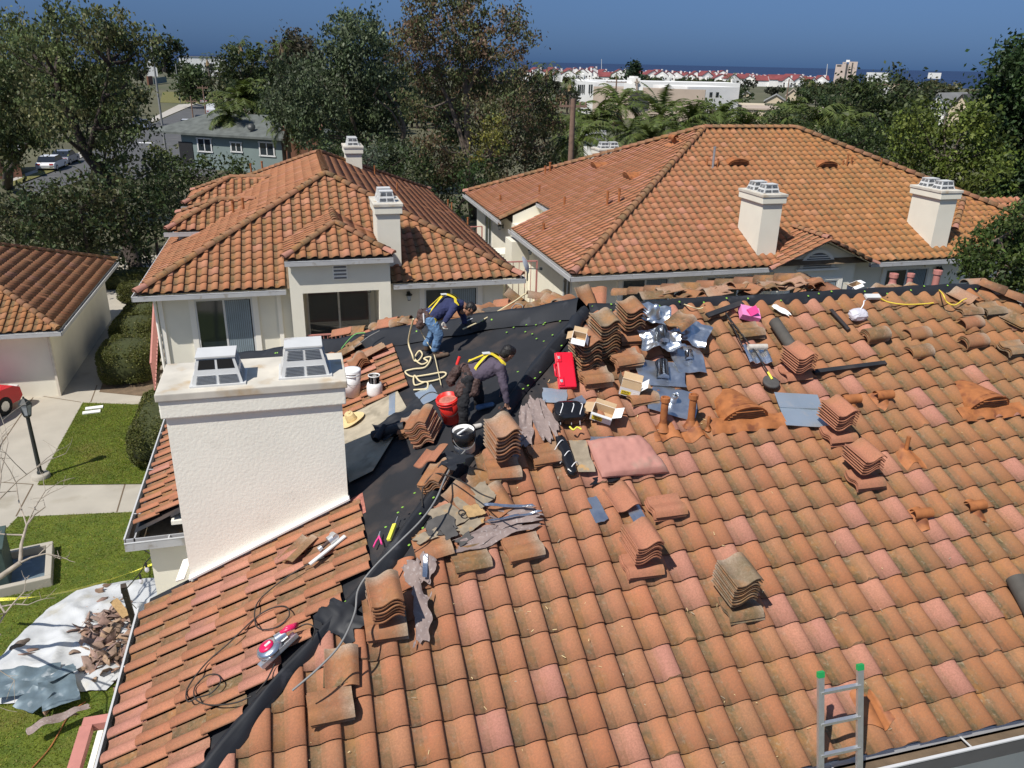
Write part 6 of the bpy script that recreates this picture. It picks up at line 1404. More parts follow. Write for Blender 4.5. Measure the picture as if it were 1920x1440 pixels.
# white bucket
def bucket(name,label,F,m,r0=.125,r1=.15,h=.37,full=None,rim=True,handle='cord_grey',lid=None,ribs=2):
    t=thing(name,label,'bucket',F); b=MB()
    b.lathe([(0,.0),(r0,.0),(r1,h),(r1-.008,h),(r0-.008,.012),(0,.012)],28)
    for k in range(ribs):
        z=h*(.93-.10*k); rr=r0+(r1-r0)*z/h; b.lathe([(rr,z-.012),(rr+.012,z-.008),(rr+.012,z+.008),(rr,z+.012)],28)
    b.build('body',m,t,world=False)
    if full: b=MB(); b.lathe([(0,h*.86),(r1*.95,h*.84)],24); b.build('contents',full,t,world=False)
    if lid: b=MB(); b.lathe([(r1+.008,h-.02),(r1+.01,h+.012),(r1-.02,h+.014),(0,h+.008)],28); b.build('lid',lid,t,world=False)
    b=MB(); pts=[V3((r1*1.03*math.cos(a),-.02-r1*1.02*abs(math.sin(a)),h*.80-.12*math.sin(a))) for a in [math.pi*k/12 for k in range(13)]]; b.tube(pts,.004,5); b.build('handle',handle,t,world=False); return t
bucket('plastic_bucket','white plastic bucket with lid standing behind the chimney corner',upright(LP(662,741,.03)),'white_plastic',lid='white_plastic',r0=.115,r1=.13,h=.42)
bucket('plastic_bucket','red bucket of dried mortar tilted behind the tile pile',upright(LP(848,790,.02))@Euler((rad(8),rad(-12),0)).to_matrix().to_4x4()@Matrix.Translation((0,0,.02)),'red_bucket',full='mortar_red',h=.36,handle='black',r0=.115,r1=.14)
t=bucket('plastic_bucket','white bucket with a black tarry top and wire handle on the felt',upright(LP(872,843,.02))@Euler((rad(6),rad(-6),0)).to_matrix().to_4x4(),'white_paint',full='black_gloss',h=.28,r0=.125,r1=.135,ribs=0,handle='cord_grey')
b=MB(); b.lathe([(.136,.12),(.145,.13),(.148,.29),(.137,.295)],26); b.build('black_band','black_gloss',t,world=False)
b=MB(); b.tube([(-.08,-.05,.27),(.08,.04,.29)],.012,6); b.build('stick','white_plastic',t,world=False)
# gas cylinder
t=thing('gas_cylinder','squat white gas cylinder with a collar beside the white bucket','gas cylinder',upright(LP(703,741,.03)))
b=MB(); b.lathe([(0,.0),(.10,.0),(.115,.03),(.118,.06),(.118,.15),(.105,.20),(.05,.225),(0,.23)],24); b.build('tank','white_paint',t,world=False)
b=MB(); 
for a0,a1 in ((.3,2.6),(3.4,5.8)):
    K=8; vs=[V3((.085*math.cos(a0+(a1-a0)*k/K),.085*math.sin(a0+(a1-a0)*k/K),z)) for z in (.20,.32) for k in range(K+1)]; b.add(vs,[(k,k+1,K+2+k,K+1+k) for k in range(K)]+[(K+1+k,K+2+k,k+1,k) for k in range(K)],0,True)
b.lathe([(.080,.315),(.09,.315),(.09,.33),(.08,.33),(.08,.315)],24); b.tube([(0,0,.22),(0,0,.29)],.018,8,1); b.tube([(0,0,.27),(.05,0,.27)],.012,6,1); b.build('collar_and_valve',['white_paint','leather'],t,world=False)
# straw hat
t=thing('straw_hat','wide-brimmed straw hat lying on the plywood by the chimney','hat',frame(LP(661,789,.04),(0,-1,0),V_L)@Matrix.Rotation(rad(30),4,'Z'))
b=MB()
def brim(u,v):
    a=u*2*math.pi; r=.08+.115*v; return (r*math.cos(a)*1.08,r*math.sin(a),.012+.03*v*abs(math.cos(a))**2)
b.grid(brim,32,5,0,th=.004); b.build('brim','straw',t,world=False)
b=MB(); b.M=Matrix.Diagonal((1,1,1.35,1)); b.grid(lambda u,v:((.088-.030*v**2-(.02 if v>.99 else 0))*math.cos(u*6.2832)*1.1,(.088-.030*v**2-(.02 if v>.99 else 0))*math.sin(u*6.2832)*.85,.012+.115*v-.02*(v>.8)*abs(math.cos(u*6.2832))),28,8); b.add([(.068*math.cos(a*.3927)*.8,.055*math.sin(a*.3927)*.75,.11) for a in range(16)],[list(range(16))]); b.build('crown','straw',t,world=False)
# red case
t=thing('tool_case','bright red plastic tool case propped against the tall tile piles','tool case',FM(MP(1055,712),-4,.14)@Matrix.Rotation(rad(24),4,'X'))
b=MB(); b.box((.0,0,.055),(.235,.50,.11),0,None,.022); b.box((.0,0,.058),(.245,.51,.012),0,None,.004); b.build('shell','red_plastic',t,world=False)
b=MB(); b.box((-.085,.165,.112),(.07,.12,.022),0,None,.008); b.box((-.085,-.165,.112),(.07,.12,.022),0,None,.008); b.build('latch_plate','red_plastic',t,world=False)
for y in (.165,-.165): b=MB(); b.box((-.085,y,.125),(.03,.04,.008),0,None,.002); b.build('latch','aluminium',t,world=False)
b=MB(); b.tube([(-.118,.09,.08),(-.15,.08,.09),(-.15,-.08,.09),(-.118,-.09,.08)],.013,8); b.build('handle','red_plastic',t,world=False)
# cartons
def carton(label,F,w,d,h,outer,flaps,face=None,group=None,fold=(115,120,60,100),print_=True):
    t=thing('cardboard_box',label,'box',F,group); th=.004
    b=MB()
    for c,s in (((0,-d/2,h/2),(w,th,h)),((0,d/2,h/2),(w,th,h)),((-w/2,0,h/2),(th,d,h)),((w/2,0,h/2),(th,d,h))):
        b.box(c,s,0)
    b.box((0,0,.004),(w,d,th),1)
    b.box((0,-d/2+.004,h/2),(w*.97,th,h*.98),1); b.box((0,d/2-.004,h/2),(w*.97,th,h*.98),1); b.box((w/2-.004,0,h/2),(th,d*.97,h*.98),1); b.box((-w/2+.004,0,h/2),(th,d*.97,h*.98),1)
    b.build('carton',[outer,'kraft'],t,world=False)
    for k,(ang,mm) in enumerate(zip(fold,flaps)):
        if not mm: continue
        b=MB(); a=rad(ang)
        L_=(d*.5 if k<2 else w*.45); span=w if k<2 else d
        if k==0: q=[(-w/2,-d/2),( w/2,-d/2)]; out=V3((0,-1,0))
        if k==1: q=[(w/2,d/2),(-w/2,d/2)]; out=V3((0,1,0))
        if k==2: q=[(-w/2,d/2),(-w/2,-d/2)]; out=V3((-1,0,0))
        if k==3: q=[(w/2,-d/2),(w/2,d/2)]; out=V3((1,0,0))
        dirv=out*math.sin(a)+V3((0,0,math.cos(a)))
        A=V3((*q[0],h));B=V3((*q[1],h)); C_=B+dirv*L_; D=A+dirv*L_; n_=(B-A).cross(dirv).normalized()*.003
        b.add([A,B,C_,D],[(0,1,2,3)],0); b.add([A+n_,B+n_,C_+n_,D+n_],[(3,2,1,0)],1); b.build('flap',[mm[0],mm[1]],t,world=False)
    if print_:
        b=MB(); e=.0025
        # front (-y) face print: yellow block with dark letters; right (+x) face green
        b.box((-w*.18,-d/2-e,h*.36),(w*.5,.001,h*.55),0); b.box((w*.30,-d/2-e,h*.42),(w*.26,.001,h*.5),1)
        for i in range(5): b.box((-w*.34+w*.075*i,-d/2-e-.001,h*.46),(w*.04,.001,h*.16),3)
        for i in range(3): b.box((-w*.18,-d/2-e-.001,h*(.14+.06*i)),(w*.4,.001,h*.018),3)
        b.box((w/2+e,-d*.2,h*.4),(.001,d*.45,h*.55),2); b.box((w/2+e,d*.28,h*.4),(.001,d*.3,h*.5),1); b.box((w/2+e+.001,d*.28,h*.5),(.001,d*.2,h*.12),3)
        b.build('printing',['card_yellow','white_paint','card_green','ink'],t,world=False)
    return t
K='kraft'; Wc='card_white'
carton('open carton with yellow and green print holding tile scraps, upper of two',FM(MP(1180,735,.09),-28)@Matrix.Rotation(rad(-6),4,'X'),.26,.20,.13,'card_white',((Wc,K),(K,K),(K,K),(Wc,K)),fold=(-20,60,30,40))
carton('open carton with green and yellow print, white flaps, lower of two',FM(MP(1128,782,.09),-32)@Matrix.Rotation(rad(-6),4,'X'),.27,.21,.12,'card_white',((Wc,Wc),(K,K),(K,K),(Wc,Wc)),fold=(65,95,110,60))
carton('small torn white carton on top of the wavy tile piles',FM(MP(1084,640,.56),-25),.18,.15,.10,'card_white',((Wc,K),(K,K),(K,K),(Wc,Wc)),fold=(120,70,120,150),print_=False)
b=MB(); 
F=FM(MP(1402,592,.09),-15)
t=thing('torn_carton','crushed magenta and pink carton near the ridge felt','box',F)
b=MB(); b.box((0,0,.05),(.30,.22,.10),0,Euler((rad(5),rad(8),0)).to_matrix().to_4x4()); b.build('carton','pink_card',t,world=False)
b=MB(); b.box((.05,.03,.13),(.14,.12,.06),0,Euler((rad(35),rad(-20),rad(25))).to_matrix().to_4x4()); b.box((.02,-.02,.103),(.10,.06,.01),1); b.build('torn_flap',['magenta','void'],t,world=False)
# sheets
def crumple(name,label,cat,F,w,l,mat_,seed,amp=.03,bend=0,th=.004,nu=22,nv=22,jag=.08,wave=0,group=None,curl=0):
    rnd=random.Random(seed); off=V3((rnd.uniform(0,50),rnd.uniform(0,50),rnd.uniform(0,50))); b=MB()
    def g(u,v):
        x=(u-.5)*w;y=(v-.5)*l; eu=abs(u-.5)*2; ev=abs(v-.5)*2
        n1=mnoise.noise(V3((x*4,y*4,0))+off); n2=mnoise.noise(V3((x*12,y*12,3))+off)*.45; n3=mnoise.noise(V3((u*1.8,v*3.0,9))+off)+.25*mnoise.noise(V3((u*6,v*9,9))+off)
        z=amp*(n1*1.6+n2*.7)+bend*(x*x)+curl*(ev**4)*.5
        if wave: z+=wave*math.sin(x/TW*2*math.pi+seed)
        x+=jag*w*n3*eu; y+=jag*l*.7*(mnoise.noise(V3((u*3,v*2,19))+off)+.3*mnoise.noise(V3((u*9,v*6,19))+off))*ev
        return (x,y,z)
    b.grid(g,nu,nv,0,th=th); return one(b,name,mat_,label,cat,F,group)
t=crumple('metal_sheet','flat grey-blue metal flashing sheet with a ridge lying on the tiles at right','metal sheet',FM(MP(1504,768,.11),-11),.62,.60,'galv_flat',1,amp=.004,jag=.0,nu=10,nv=10)
b=MB(); b.tube([(-.31,.02,.008),(.31,.03,.010)],.012,6); k=b.build('rib','galv_flat',t,world=False)
# galvanised flashings
def flash(label,F,w,l,hood,seed,amp=.02,hr=.10,hl=.22,mat_='galv',wave=.0,round_=False):
    t=thing('vent_flashing',label,'metal flashing',F); rnd=random.Random(seed); off=V3((seed*7,3,1)); b=MB()
    def g(u,v):
        x=(u-.5)*w;y=(v-.5)*l; z=amp*(mnoise.noise(V3((x*6,y*6,0))+off)*1.6+mnoise.noise(V3((x*15,y*15,0))+off)*.5)+wave*math.sin(x/TW*6.28+1); return (x*(1+.06*math.sin(v*5+seed)),y,z)
    b.grid(g,24,24,0,th=.003); b.build('base_plate',mat_,t,world=False)
    b=MB()
    if round_: b.lathe([(hr*1.25,-.01),(hr*1.05,.03),(hr,.06),(hr,hl),(hr*.93,hl),(hr*.9,.05)],20); b.lathe([(0,hl*.7),(hr*.9,hl*.7)],16,1)
    elif hood=='barrel':
        K=10
        for (rr,x0,x1) in ((hr,-hl/2,hl/2),):
            vs=[V3((rr*math.cos(math.pi*k/K),y,.02+rr*math.sin(math.pi*k/K)*1.1+ (0.05 if y>0 else 0))) for y in (x0,x1) for k in range(K+1)]; b.add(vs,[(k,k+1,K+2+k,K+1+k) for k in range(K)]+[(K+1+k,K+2+k,k+1,k) for k in range(K)],0,True)
            b.add(vs[K+1:],[list(range(K+1))]); b.add([v+V3((0,.02,0)) for v in vs[:K+1]],[list(range(K+1))[::-1]],0)
    elif hood=='dome': b.lathe([(hr*1.7,-.01),(hr*1.2,.03),(hr,.09),(hr*.6,.15),(hr*.2,.17),(0,.172)],18)
    b.build('hood',[mat_,'void'],t,world=False); return t
flash('shiny metal flashing with a round hole, topmost of the flashing pile',FM(MP(1226,588,.30),-20),.52,.42,'dome',1,amp=.05,hr=.07)
flash('crumpled shiny flashing with a hooded pipe, centre of the flashing pile',FM(MP(1240,635,.26),-8),.60,.42,'barrel',2,amp=.06,hr=.09)
flash('bent bluish flashing plate at the right of the flashing pile',FM(MP(1300,622,.22),-35),.46,.50,'none',3,amp=.04,hr=.05,hl=.05)
flash('flashing with a barrel hood on a square plate, below the crumpled ones',FM(MP(1240,700,.12),-12),.66,.48,'barrel',4,amp=.010,hr=.09,hl=.26)
flash('flashing plate with a small raised hood, right of the barrel hooded one',FM(MP(1290,672,.13),-8),.44,.55,'barrel',5,amp=.015,hr=.06,hl=.10)
flash('flashing with a short round pipe stub, lowest of the flashing pile',FM(MP(1262,752,.10),-28),.62,.52,'pipe',6,amp=.006,hr=.045,hl=.13,round_=True)
loose_tile(FM(MP(1275,605,.36),-55),'worn','single worn tile lying on the shiny flashing pile',v=2)
for i,(x,y,lab) in enumerate(((1118,955,'left of two small metal vent plates under a tile'),(1190,958,'right of two small metal vent plates under a tile'))): crumple('vent_plate',lab,'metal sheet',FM(MP(x,y,.085),8),.17,.34,'galv',20+i,amp=.012,nu=8,nv=10)
crumple('metal_sheet','thin grey flashing piece above the pink paper bag','metal sheet',FM(MP(1130,825,.10),-8),.34,.12,'galv',23,amp=.01,nu=8,nv=8)
crumple('metal_sheet','bluish metal sheet under the black bag beside the red case','metal sheet',FM(MP(1040,742,.10),-15),.32,.26,'galv_flat',24,amp=.008,nu=8,nv=8)
crumple('metal_sheet','dark metal piece strapped above the black tarp bundle','metal sheet',FM(MP(1083,752,.13),20),.22,.14,'galv',25,amp=.02,nu=8,nv=8)
crumple('metal_sheet','pale blue metal sheet by the end of the tile patch','metal sheet',FL(LP(800,740,.012),4),.50,.28,'galv_flat',26,amp=.004,nu=8,nv=8,jag=.03)
crumple('metal_sheet','narrow shiny sheet running behind the white bucket','metal sheet',FL(LP(735,752,.035),-8),.85,.10,'galv_flat',27,amp=.004,nu=8,nv=4)
# lead / old flashing scraps
LG='crumpled lead flashing scraps'
for i,(x,y,w,l,a,lab,m) in enumerate(((985,800,.18,.62,-12,'left long strip of crumpled lead beside the black bundle','lead'),(1012,790,.16,.66,2,'middle long strip of crumpled lead beside the black bundle','lead'),(1030,780,.14,.62,8,'right long strip of crumpled lead beside the black bundle','lead'),(965,835,.14,.40,-30,'short lead scrap left of the long strips','lead'),
    (930,1000,.75,.20,14,'long flat lead strip below the old boards','lead'),(960,975,.55,.16,4,'lead strip with foil edge above the long one','lead'),(975,955,.40,.12,-10,'short lead scrap at the top of the strip heap','lead'),(905,1005,.35,.14,20,'torn lead end left in the strip heap','lead'),
    (790,1150,.16,.62,-8,'ragged lead strip running down right of the hip felt','lead'),(778,1075,.22,.30,20,'crumpled lead flap above the ragged strip','lead'),(800,1065,.14,.30,-20,'twisted lead flap with foil right of the crumpled one','lead'))):
    crumple('lead_scrap',lab,'metal scrap',FM(MP(x,y,.13+.012*(i%3)),a),w,l,m,60+i,amp=.035,jag=.35,nu=14,nv=22,group=LG)
for i,(x,y,w,l,a,lab) in enumerate(((955,948,.55,.035,-8,'upper bright foil strip across the lead scraps'),(965,968,.60,.03,4,'lower bright foil strip across the lead scraps'),(797,1060,.05,.26,-10,'foil strip on the twisted lead flap'))): crumple('foil_strip',lab,'foil strip',FM(MP(x,y,.19),a),w,l,'foil',80+i,amp=.03,nu=20,nv=8)
for i,(x,y,w,l,a,m,lab) in enumerate(((855,958,.42,.26,24,'old_board','largest mouldy board piece with a ring mark'),(828,985,.26,.18,14,'lead_dark','dark grey board piece left of the ring mark'),(842,998,.12,.12,20,'lead_dark','small black square piece of old paper on the boards'),(905,925,.22,.20,30,'old_board','brown folded board piece at the upper end of the heap'),(880,985,.26,.10,26,'old_board','splintered brown board along the lower heap edge'),(800,1005,.20,.10,10,'old_board','small ragged board at the left end of the heap'),(870,1010,.14,.07,30,'lead_dark','dark scrap below the boards'),(890,955,.16,.12,5,'wood','orange brown rotten board piece in the heap'))):
    crumple('old_board',lab,'board scrap',FM(MP(x,y,.12+.015*(i%4)),a),w*1.25,l*1.25,m,90+i,amp=.015,jag=.22,th=.012,nu=10,nv=10)
for i,(x,y,a,k,lab) in enumerate(((868,935,40,'orange','broken tile above the old boards'),(905,905,70,'worn','broken tile right beside the hip felt'),(812,1028,-84,'orange','half buried tile left of the crosswise pair'),(1060,905,0,'orange','') if 0 else (930,940,20,'orange','tilted tile beside the small hammer'))): loose_tile(FM(MP(x,y,.09),a)@Matrix.Rotation(rad(8),4,'X'),k,lab,v=i)
b=MB(); b.lathe([(.03,0),(.042,0),(.042,.012),(.03,.012),(.03,0)],16); one(b,'rubber_ring','black','small black ring lying on the mouldy board','ring',FM(MP(866,962,.165),0))
# hammer-like tool and knife
t=thing('hammer','old hammer with a leather-brown grip on the tiles','hammer',FM(MP(930,935,.11),-35)); b=MB(); b.tube([(-.16,0,.01),(.02,0,.015)],.008,6); b.build('shaft','cord_grey',t,world=False); b=MB(); b.tube([(.02,0,.015),(.15,0,.01)],[.014,.02],8); b.build('grip','leather',t,world=False); b=MB(); b.tube([(-.16,-.05,.015),(-.16,.05,.015)],.014,8); b.build('head','lead_dark',t,world=False)
t=thing('marker_tool','yellow level-like tool lying on the felt near the hip strip','hand tool',FL(LP(736,1000,.045),66)@Matrix.Scale(1.5,4)); b=MB(); b.box((0,0,.012),(.03,.17,.022),0,None,.004); b.build('body','caution',t,world=False); b=MB(); b.tube([(0,.08,.012),(0,.17,.012)],.004,5); b.build('tip','aluminium',t,world=False)
t=thing('pliers','pink handled pliers beside the yellow tool on the felt','pliers',FL(LP(712,1008,.045),75)@Matrix.Scale(1.5,4)); b=MB(); b.tube([(0,0,.01),(.02,-.05,.01),(.035,-.10,.01)],.007,6); b.tube([(0,0,.01),(-.02,-.05,.01),(-.03,-.10,.01)],.007,6); b.build('handles','magenta',t,world=False); b=MB(); b.tube([(0,0,.01),(0,.06,.01)],[.012,.004],6); b.build('jaws','aluminium',t,world=False)
# hand grinder and circular saw with cords
t=thing('angle_saw','hand saw with a silver motor on a long white guide plate','power tool',FL(LP(612,1030,.10),24)@Matrix.Scale(1.15,4)); 
b=MB(); b.box((.04,0,.01),(.05,.42,.012)); b.build('guide_plate','white_metal',t,world=False)
b=MB(); b.tube([(-.02,.06,.04),(-.02,.15,.04)],[.05,.045],12); b.tube([(-.06,.13,.05),(.02,.13,.05)],.035,10); b.tube([(-.03,-.06,.03),(-.03,-.02,.03)],.03,10); b.build('motor','aluminium',t,world=False); b=MB(); b.tube([(-.03,-.03,.03),(-.02,.07,.04)],.017,8); b.build('handle','leather',t,world=False)
t=thing('circular_saw','circular saw with a crimson hub and handle on the left slope','power tool',FL(LP(524,1215,.10),30)@Matrix.Scale(1.25,4))
b=MB(); b.box((.03,-.02,.012),(.10,.34,.008)); b.box((.078,-.02,.03),(.006,.34,.03)); b.build('shoe','aluminium',t,world=False)
b=MB(); b.lathe([(0,.06),(.085,.06),(.10,.04),(.10,.02),(0,.02)],26,0,Matrix.Translation((-.01,-.06,.02))); b.build('blade_guard','galv',t,world=False)
b=MB(); b.lathe([(0,.088),(.045,.086),(.058,.078),(.06,.07)],22,0,Matrix.Translation((-.015,-.065,.014))); b.box((0,-.05,.102),(.028,.05,.008),1,None,.003); b.build('hub',['crimson','white_metal'],t,world=False)
b=MB(); b.tube([(-.05,.06,.05),(0,.08,.09),(.04,.16,.08),(0,.20,.05),(-.06,.14,.05),(-.05,.06,.05)],.019,8); b.build('handle','crimson',t,world=False)
b=MB(); b.tube([(-.02,.02,.06),(0,.10,.06)],[.045,.035],12); b.build('motor','galv',t,world=False)
def surf_l(x,y,h=.105): return LP(x,y,h)
def smooth_pts(pts,n=6):
    P=[V3(p) for p in pts]; out=[]
    for i in range(len(P)-1):
        p0=P[max(i-1,0)];p1=P[i];p2=P[i+1];p3=P[min(i+2,len(P)-1)]
        for k in range(n):
            t=k/n; out.append(.5*((2*p1)+(-p0+p2)*t+(2*p0-5*p1+4*p2-p3)*t*t+(-p0+3*p1-3*p2+p3)*t**3))
    out.append(P[-1]); return out
def cord(label,pts,r,m,fn=None,name='cord',cat='cord',n=7,h=None):
    pp=[(fn or surf_l)(*p) if not isinstance(p,Vector) else p for p in pts]
    b=MB(); b.tube(smooth_pts(pp,n),r,6); return one(b,name,m,label,cat,centre(b),world=True)
cord('thin dark power cord looping over the left slope from the grinder',[(608,1045),(570,1062),(520,1095),(483,1130),(478,1165),(490,1180),(520,1175),(542,1155),(535,1137),(505,1142),(475,1162),(430,1205),(385,1245),(352,1290),(352,1315),(370,1308),(395,1300),(413,1280),(408,1265),(385,1268),(365,1290),(368,1312),(395,1322),(440,1318),(472,1305)],.007,'cord_black')
cord('short dark cord from the saw to the felt strip',[(553,1180),(575,1170),(590,1178),(585,1200)],.007,'cord_black',h=.09); cord('dark cord running from the saw down to the plug',[(515,1245),(500,1275),(480,1300)],.007,'cord_black')
cord('grey hose lying along the hip felt strip',[LP(548,1295,.20),LP(600,1250,.20),LP(640,1205,.22),LP(665,1150,.22),LP(672,1105,.22),LP(700,1065,.22),LP(745,1020,.20),LP(790,975,.20),LP(818,935,.20),LP(835,895,.2),LP(850,870,.19),LP(872,845,.17)],.010,'cord_grey')
cord('dark hose looping by the tile pile at the hip strip',[LP(792,950,.05),LP(793,915,.12),LP(812,890,.2),LP(835,890,.22),LP(870,905,.22),LP(900,925,.2),LP(925,935,.16)],.008,'cord_black')
cord('thin dark cable on the felt by the red bucket',[LP(775,768,.02),LP(790,745,.02),LP(812,735,.02),LP(835,748,.02)],.006,'cord_black'); cord('dark wire loop behind the tile pile on felt',[LP(735,812,.03),LP(755,798,.05),LP(770,800,.05),LP(742,822,.03)],.006,'cord_black')
# cream rope: coil on the felt, up to the worker, and away over the hip
R1=LP(800,690); 
cord('thick cream rope coiled on the felt below the jeans worker',[PY(775,598,11.7),LP(766,640,.25),LP(773,665,.12),LP(777,676,.03),LP(785,676,.03),LP(792,665,.04),LP(786,658,.05),LP(778,672,.03),LP(790,683,.02),LP(802,678,.04),LP(795,672,.06),LP(808,670,.05),LP(798,688,.03),LP(775,692,.03),LP(760,697,.03),LP(772,706,.02),LP(800,703,.03),LP(830,698,.03),LP(836,703,.02),LP(820,712,.02),LP(790,716,.02),LP(777,704,.04),LP(778,722,.02),LP(800,716,.03),LP(801,728,.02),LP(790,730,.02),LP(776,731,.02)],.014,'rope_cream',name='rope',cat='rope',n=8)
cord('cream rope stretched over the far hip to the jeans worker',[PY(868,617,11.5),PY(905,600,11.7),PY(960,568,12.0),PY(990,549,12.2),PY(1000,562,11.8),PY(1006,578,11.7)],.013,'rope_cream',name='rope',cat='rope')
cord('thin tan rope from the worker harness to the red bucket',[PY(780,600,11.6),LP(795,632,.3),LP(812,660,.12),LP(820,690,.05),LP(827,722,.05)],.007,'rope_cream',name='rope',cat='rope')
cord('white line running beside the cream rope over the far hip',[PY(862,607,11.8),PY(900,592,12),PY(948,578,12.1)],.008,'white_plastic',name='rope',cat='rope')
cord('coil of grey cable hanging at the far hip',[PY(950,582,11.9),PY(960,590,11.8),PY(975,586,11.8),PY(980,574,11.8),PY(968,570,11.9),PY(959,580,11.8),PY(968,590,11.8),PY(985,582,11.8)],.009,'cord_grey')
cord('green hose on the far hip felt beside the chimney top',[LP(640,654,.22),LP(655,636,.24),LP(668,626,.26),LP(685,624,.26)],.009,'cord_green'); cord('grey cable on the far hip felt beside the green hose',[LP(664,652,.2),LP(690,632,.24),LP(712,620,.28)],.008,'cord_grey')
cord('yellow rope lying along the tiles near the far ridge',[MP(1652,560,.13),MP(1664,566,.10),MP(1685,570,.10),MP(1705,571,.10),MP(1730,570,.10),MP(1750,568,.10)],.012,'rope_yellow',name='rope',cat='rope'); cord('yellow rope draped over the tilted tiles by the far ridge',[PY(1757,540,10.8),MP(1768,552,.25),MP(1775,566,.2),MP(1790,572,.19),MP(1805,563,.2),MP(1812,560,.2)],.011,'rope_yellow',name='rope',cat='rope')
cord('cream rope end crossing the ridge by the black broom',[PY(1275,568,10.9),MP(1290,573,.16),MP(1308,579,.12),MP(1318,577,.12)],.010,'rope_cream',name='rope',cat='rope')
# black rolls and strips
def roll(label,P,Q,r,m,n=18,name='felt_roll'):
    b=MB(); P=V3(P);Q=V3(Q); b.tube([P,Q],r,n,0,cap=False); d=(Q-P).normalized()
    for e,s in ((P,1),(Q,-1)):
        M=Matrix.Translation(e)@(d*s).to_track_quat('Z','Y').to_matrix().to_4x4(); b.lathe([(r,0),(r*.86,.0),(r*.84,.03),(r*.62,.028),(r*.6,.05),(0,.05)],n,0,M,False)
    return one(b,name,m,label,'felt roll',centre(b),world=True)
roll('brown-black roll of roofing felt lying upslope by the plastic bag',MP(1496,668,.16),MP(1452,603,.16),.085,'felt_roll')
roll('black felt roll at the right edge low down',MP(1905,1085,.17),MP(1945,1160,.17),.11,'felt_roll'); 
b=MB(); b.beam(MP(1526,698,.11),MP(1660,681,.11),.07,.05,0,up=N_M); one(b,'closure_strip','felt','long black closure strip lying level across the tiles','strip',centre(b),world=True)
b=MB(); b.beam(MP(1592,618,.10),MP(1558,580,.10),.06,.015,0,up=N_M); one(b,'closure_strip','felt','short black strip lying upslope left of the plastic bag','strip',centre(b),world=True)
crumple('felt_sheet','folded sheet of black felt curling over beside the chimney shade','felt sheet',FL(LP(755,790,.05),10),.55,.75,'felt_new',101,amp=.05,curl=.1,jag=.05,bend=.2)
roll('loose roll of black felt in front of the tile pile by the chimney',LP(760,800,.10),LP(700,818,.10),.075,'felt_new'); roll('smaller dark tube of felt at the chimney side',LP(722,800,.16),LP(705,825,.14),.05,'felt_new')
roll('upright black felt roll end at the hip apex',LP(1082,600,.05),LP(1070,625,.04),.10,'felt_new')
crumple('felt_sheet','torn triangular flap of felt over the tiles by the tar bucket','felt sheet',FL(LP(850,865,.22),30),.42,.26,'felt_new',102,amp=.02,jag=.4)
crumple('felt_sheet','black felt offcut hanging from the hip strip at lower left','felt sheet',FM(MP(640,1160,.10),40),.30,.42,'felt_new',103,amp=.03,jag=.25)
crumple('felt_sheet','small grey felt flap behind the far hip by the first head','felt sheet',Matrix.Translation(PY(925,582,11.95))@Euler((rad(20),0,0)).to_matrix().to_4x4(),.28,.2,'lead_dark',104,amp=.02,jag=.3)
# black tied bundle
t=thing('tarp_bundle','black tarp bundle tied with white cord beside the cartons','bundle',FM(MP(1065,782,.09),-8)); b=MB()
def pil(w,l,h,seed,p=2.2):
    def g(u,v):
        a=u*2*math.pi; e_=(v-.5)*math.pi; cx=math.cos(a)*math.cos(e_); cy=math.sin(a)*math.cos(e_); cz=math.sin(e_)
        f=lambda q:math.copysign(abs(q)**(2/ p/1.0*.62),q); k=1+.10*mnoise.noise(V3((cx*3,cy*3,cz*3+seed)))+.05*mnoise.noise(V3((cx*8,cy*8,cz*8+seed)))
        return (f(cx)*w/2*k,f(cy)*l/2*k,h/2+f(cz)*h/2*k)
    return g
b.grid(pil(.40,.30,.18,3),30,18,0); b.build('tarp','black_gloss',t,world=False)
b=MB()
for x in (-.12,.02,.13): b.tube(smooth_pts([(x,-.15,.03),(x-.02,-.1,.16),(x+.03,.05,.19),(x,.15,.08)],4),.006,5)
b.build('tie','white_plastic',t,world=False)
t=thing('tarp_bundle','long black folded bag trailing down left of the pink bag','bundle',FM(MP(1060,860,.08),12)); b=MB(); b.M=Matrix.Rotation(rad(-12),4,'Z'); b.grid(pil(.14,.62,.11,9),24,26,0); b.M=None; b.build('tarp','black_gloss',t,world=False); b=MB()
for y in (-.2,-.02,.16): b.tube(smooth_pts([(-.10,y-.03,.01),(-.03,y,.12),(.04,y+.03,.12),(.09,y+.02,.02)],4),.006,5)
b.build('tie','white_plastic',t,world=False)
b=MB(); b.tube(smooth_pts([MP(1068,800,.2),MP(1075,806,.2),MP(1082,801,.2),MP(1090,805,.19)],5),.012,6); one(b,'strap','caution','yellow strap showing below the black tarp bundle','strap',centre(b),world=True)
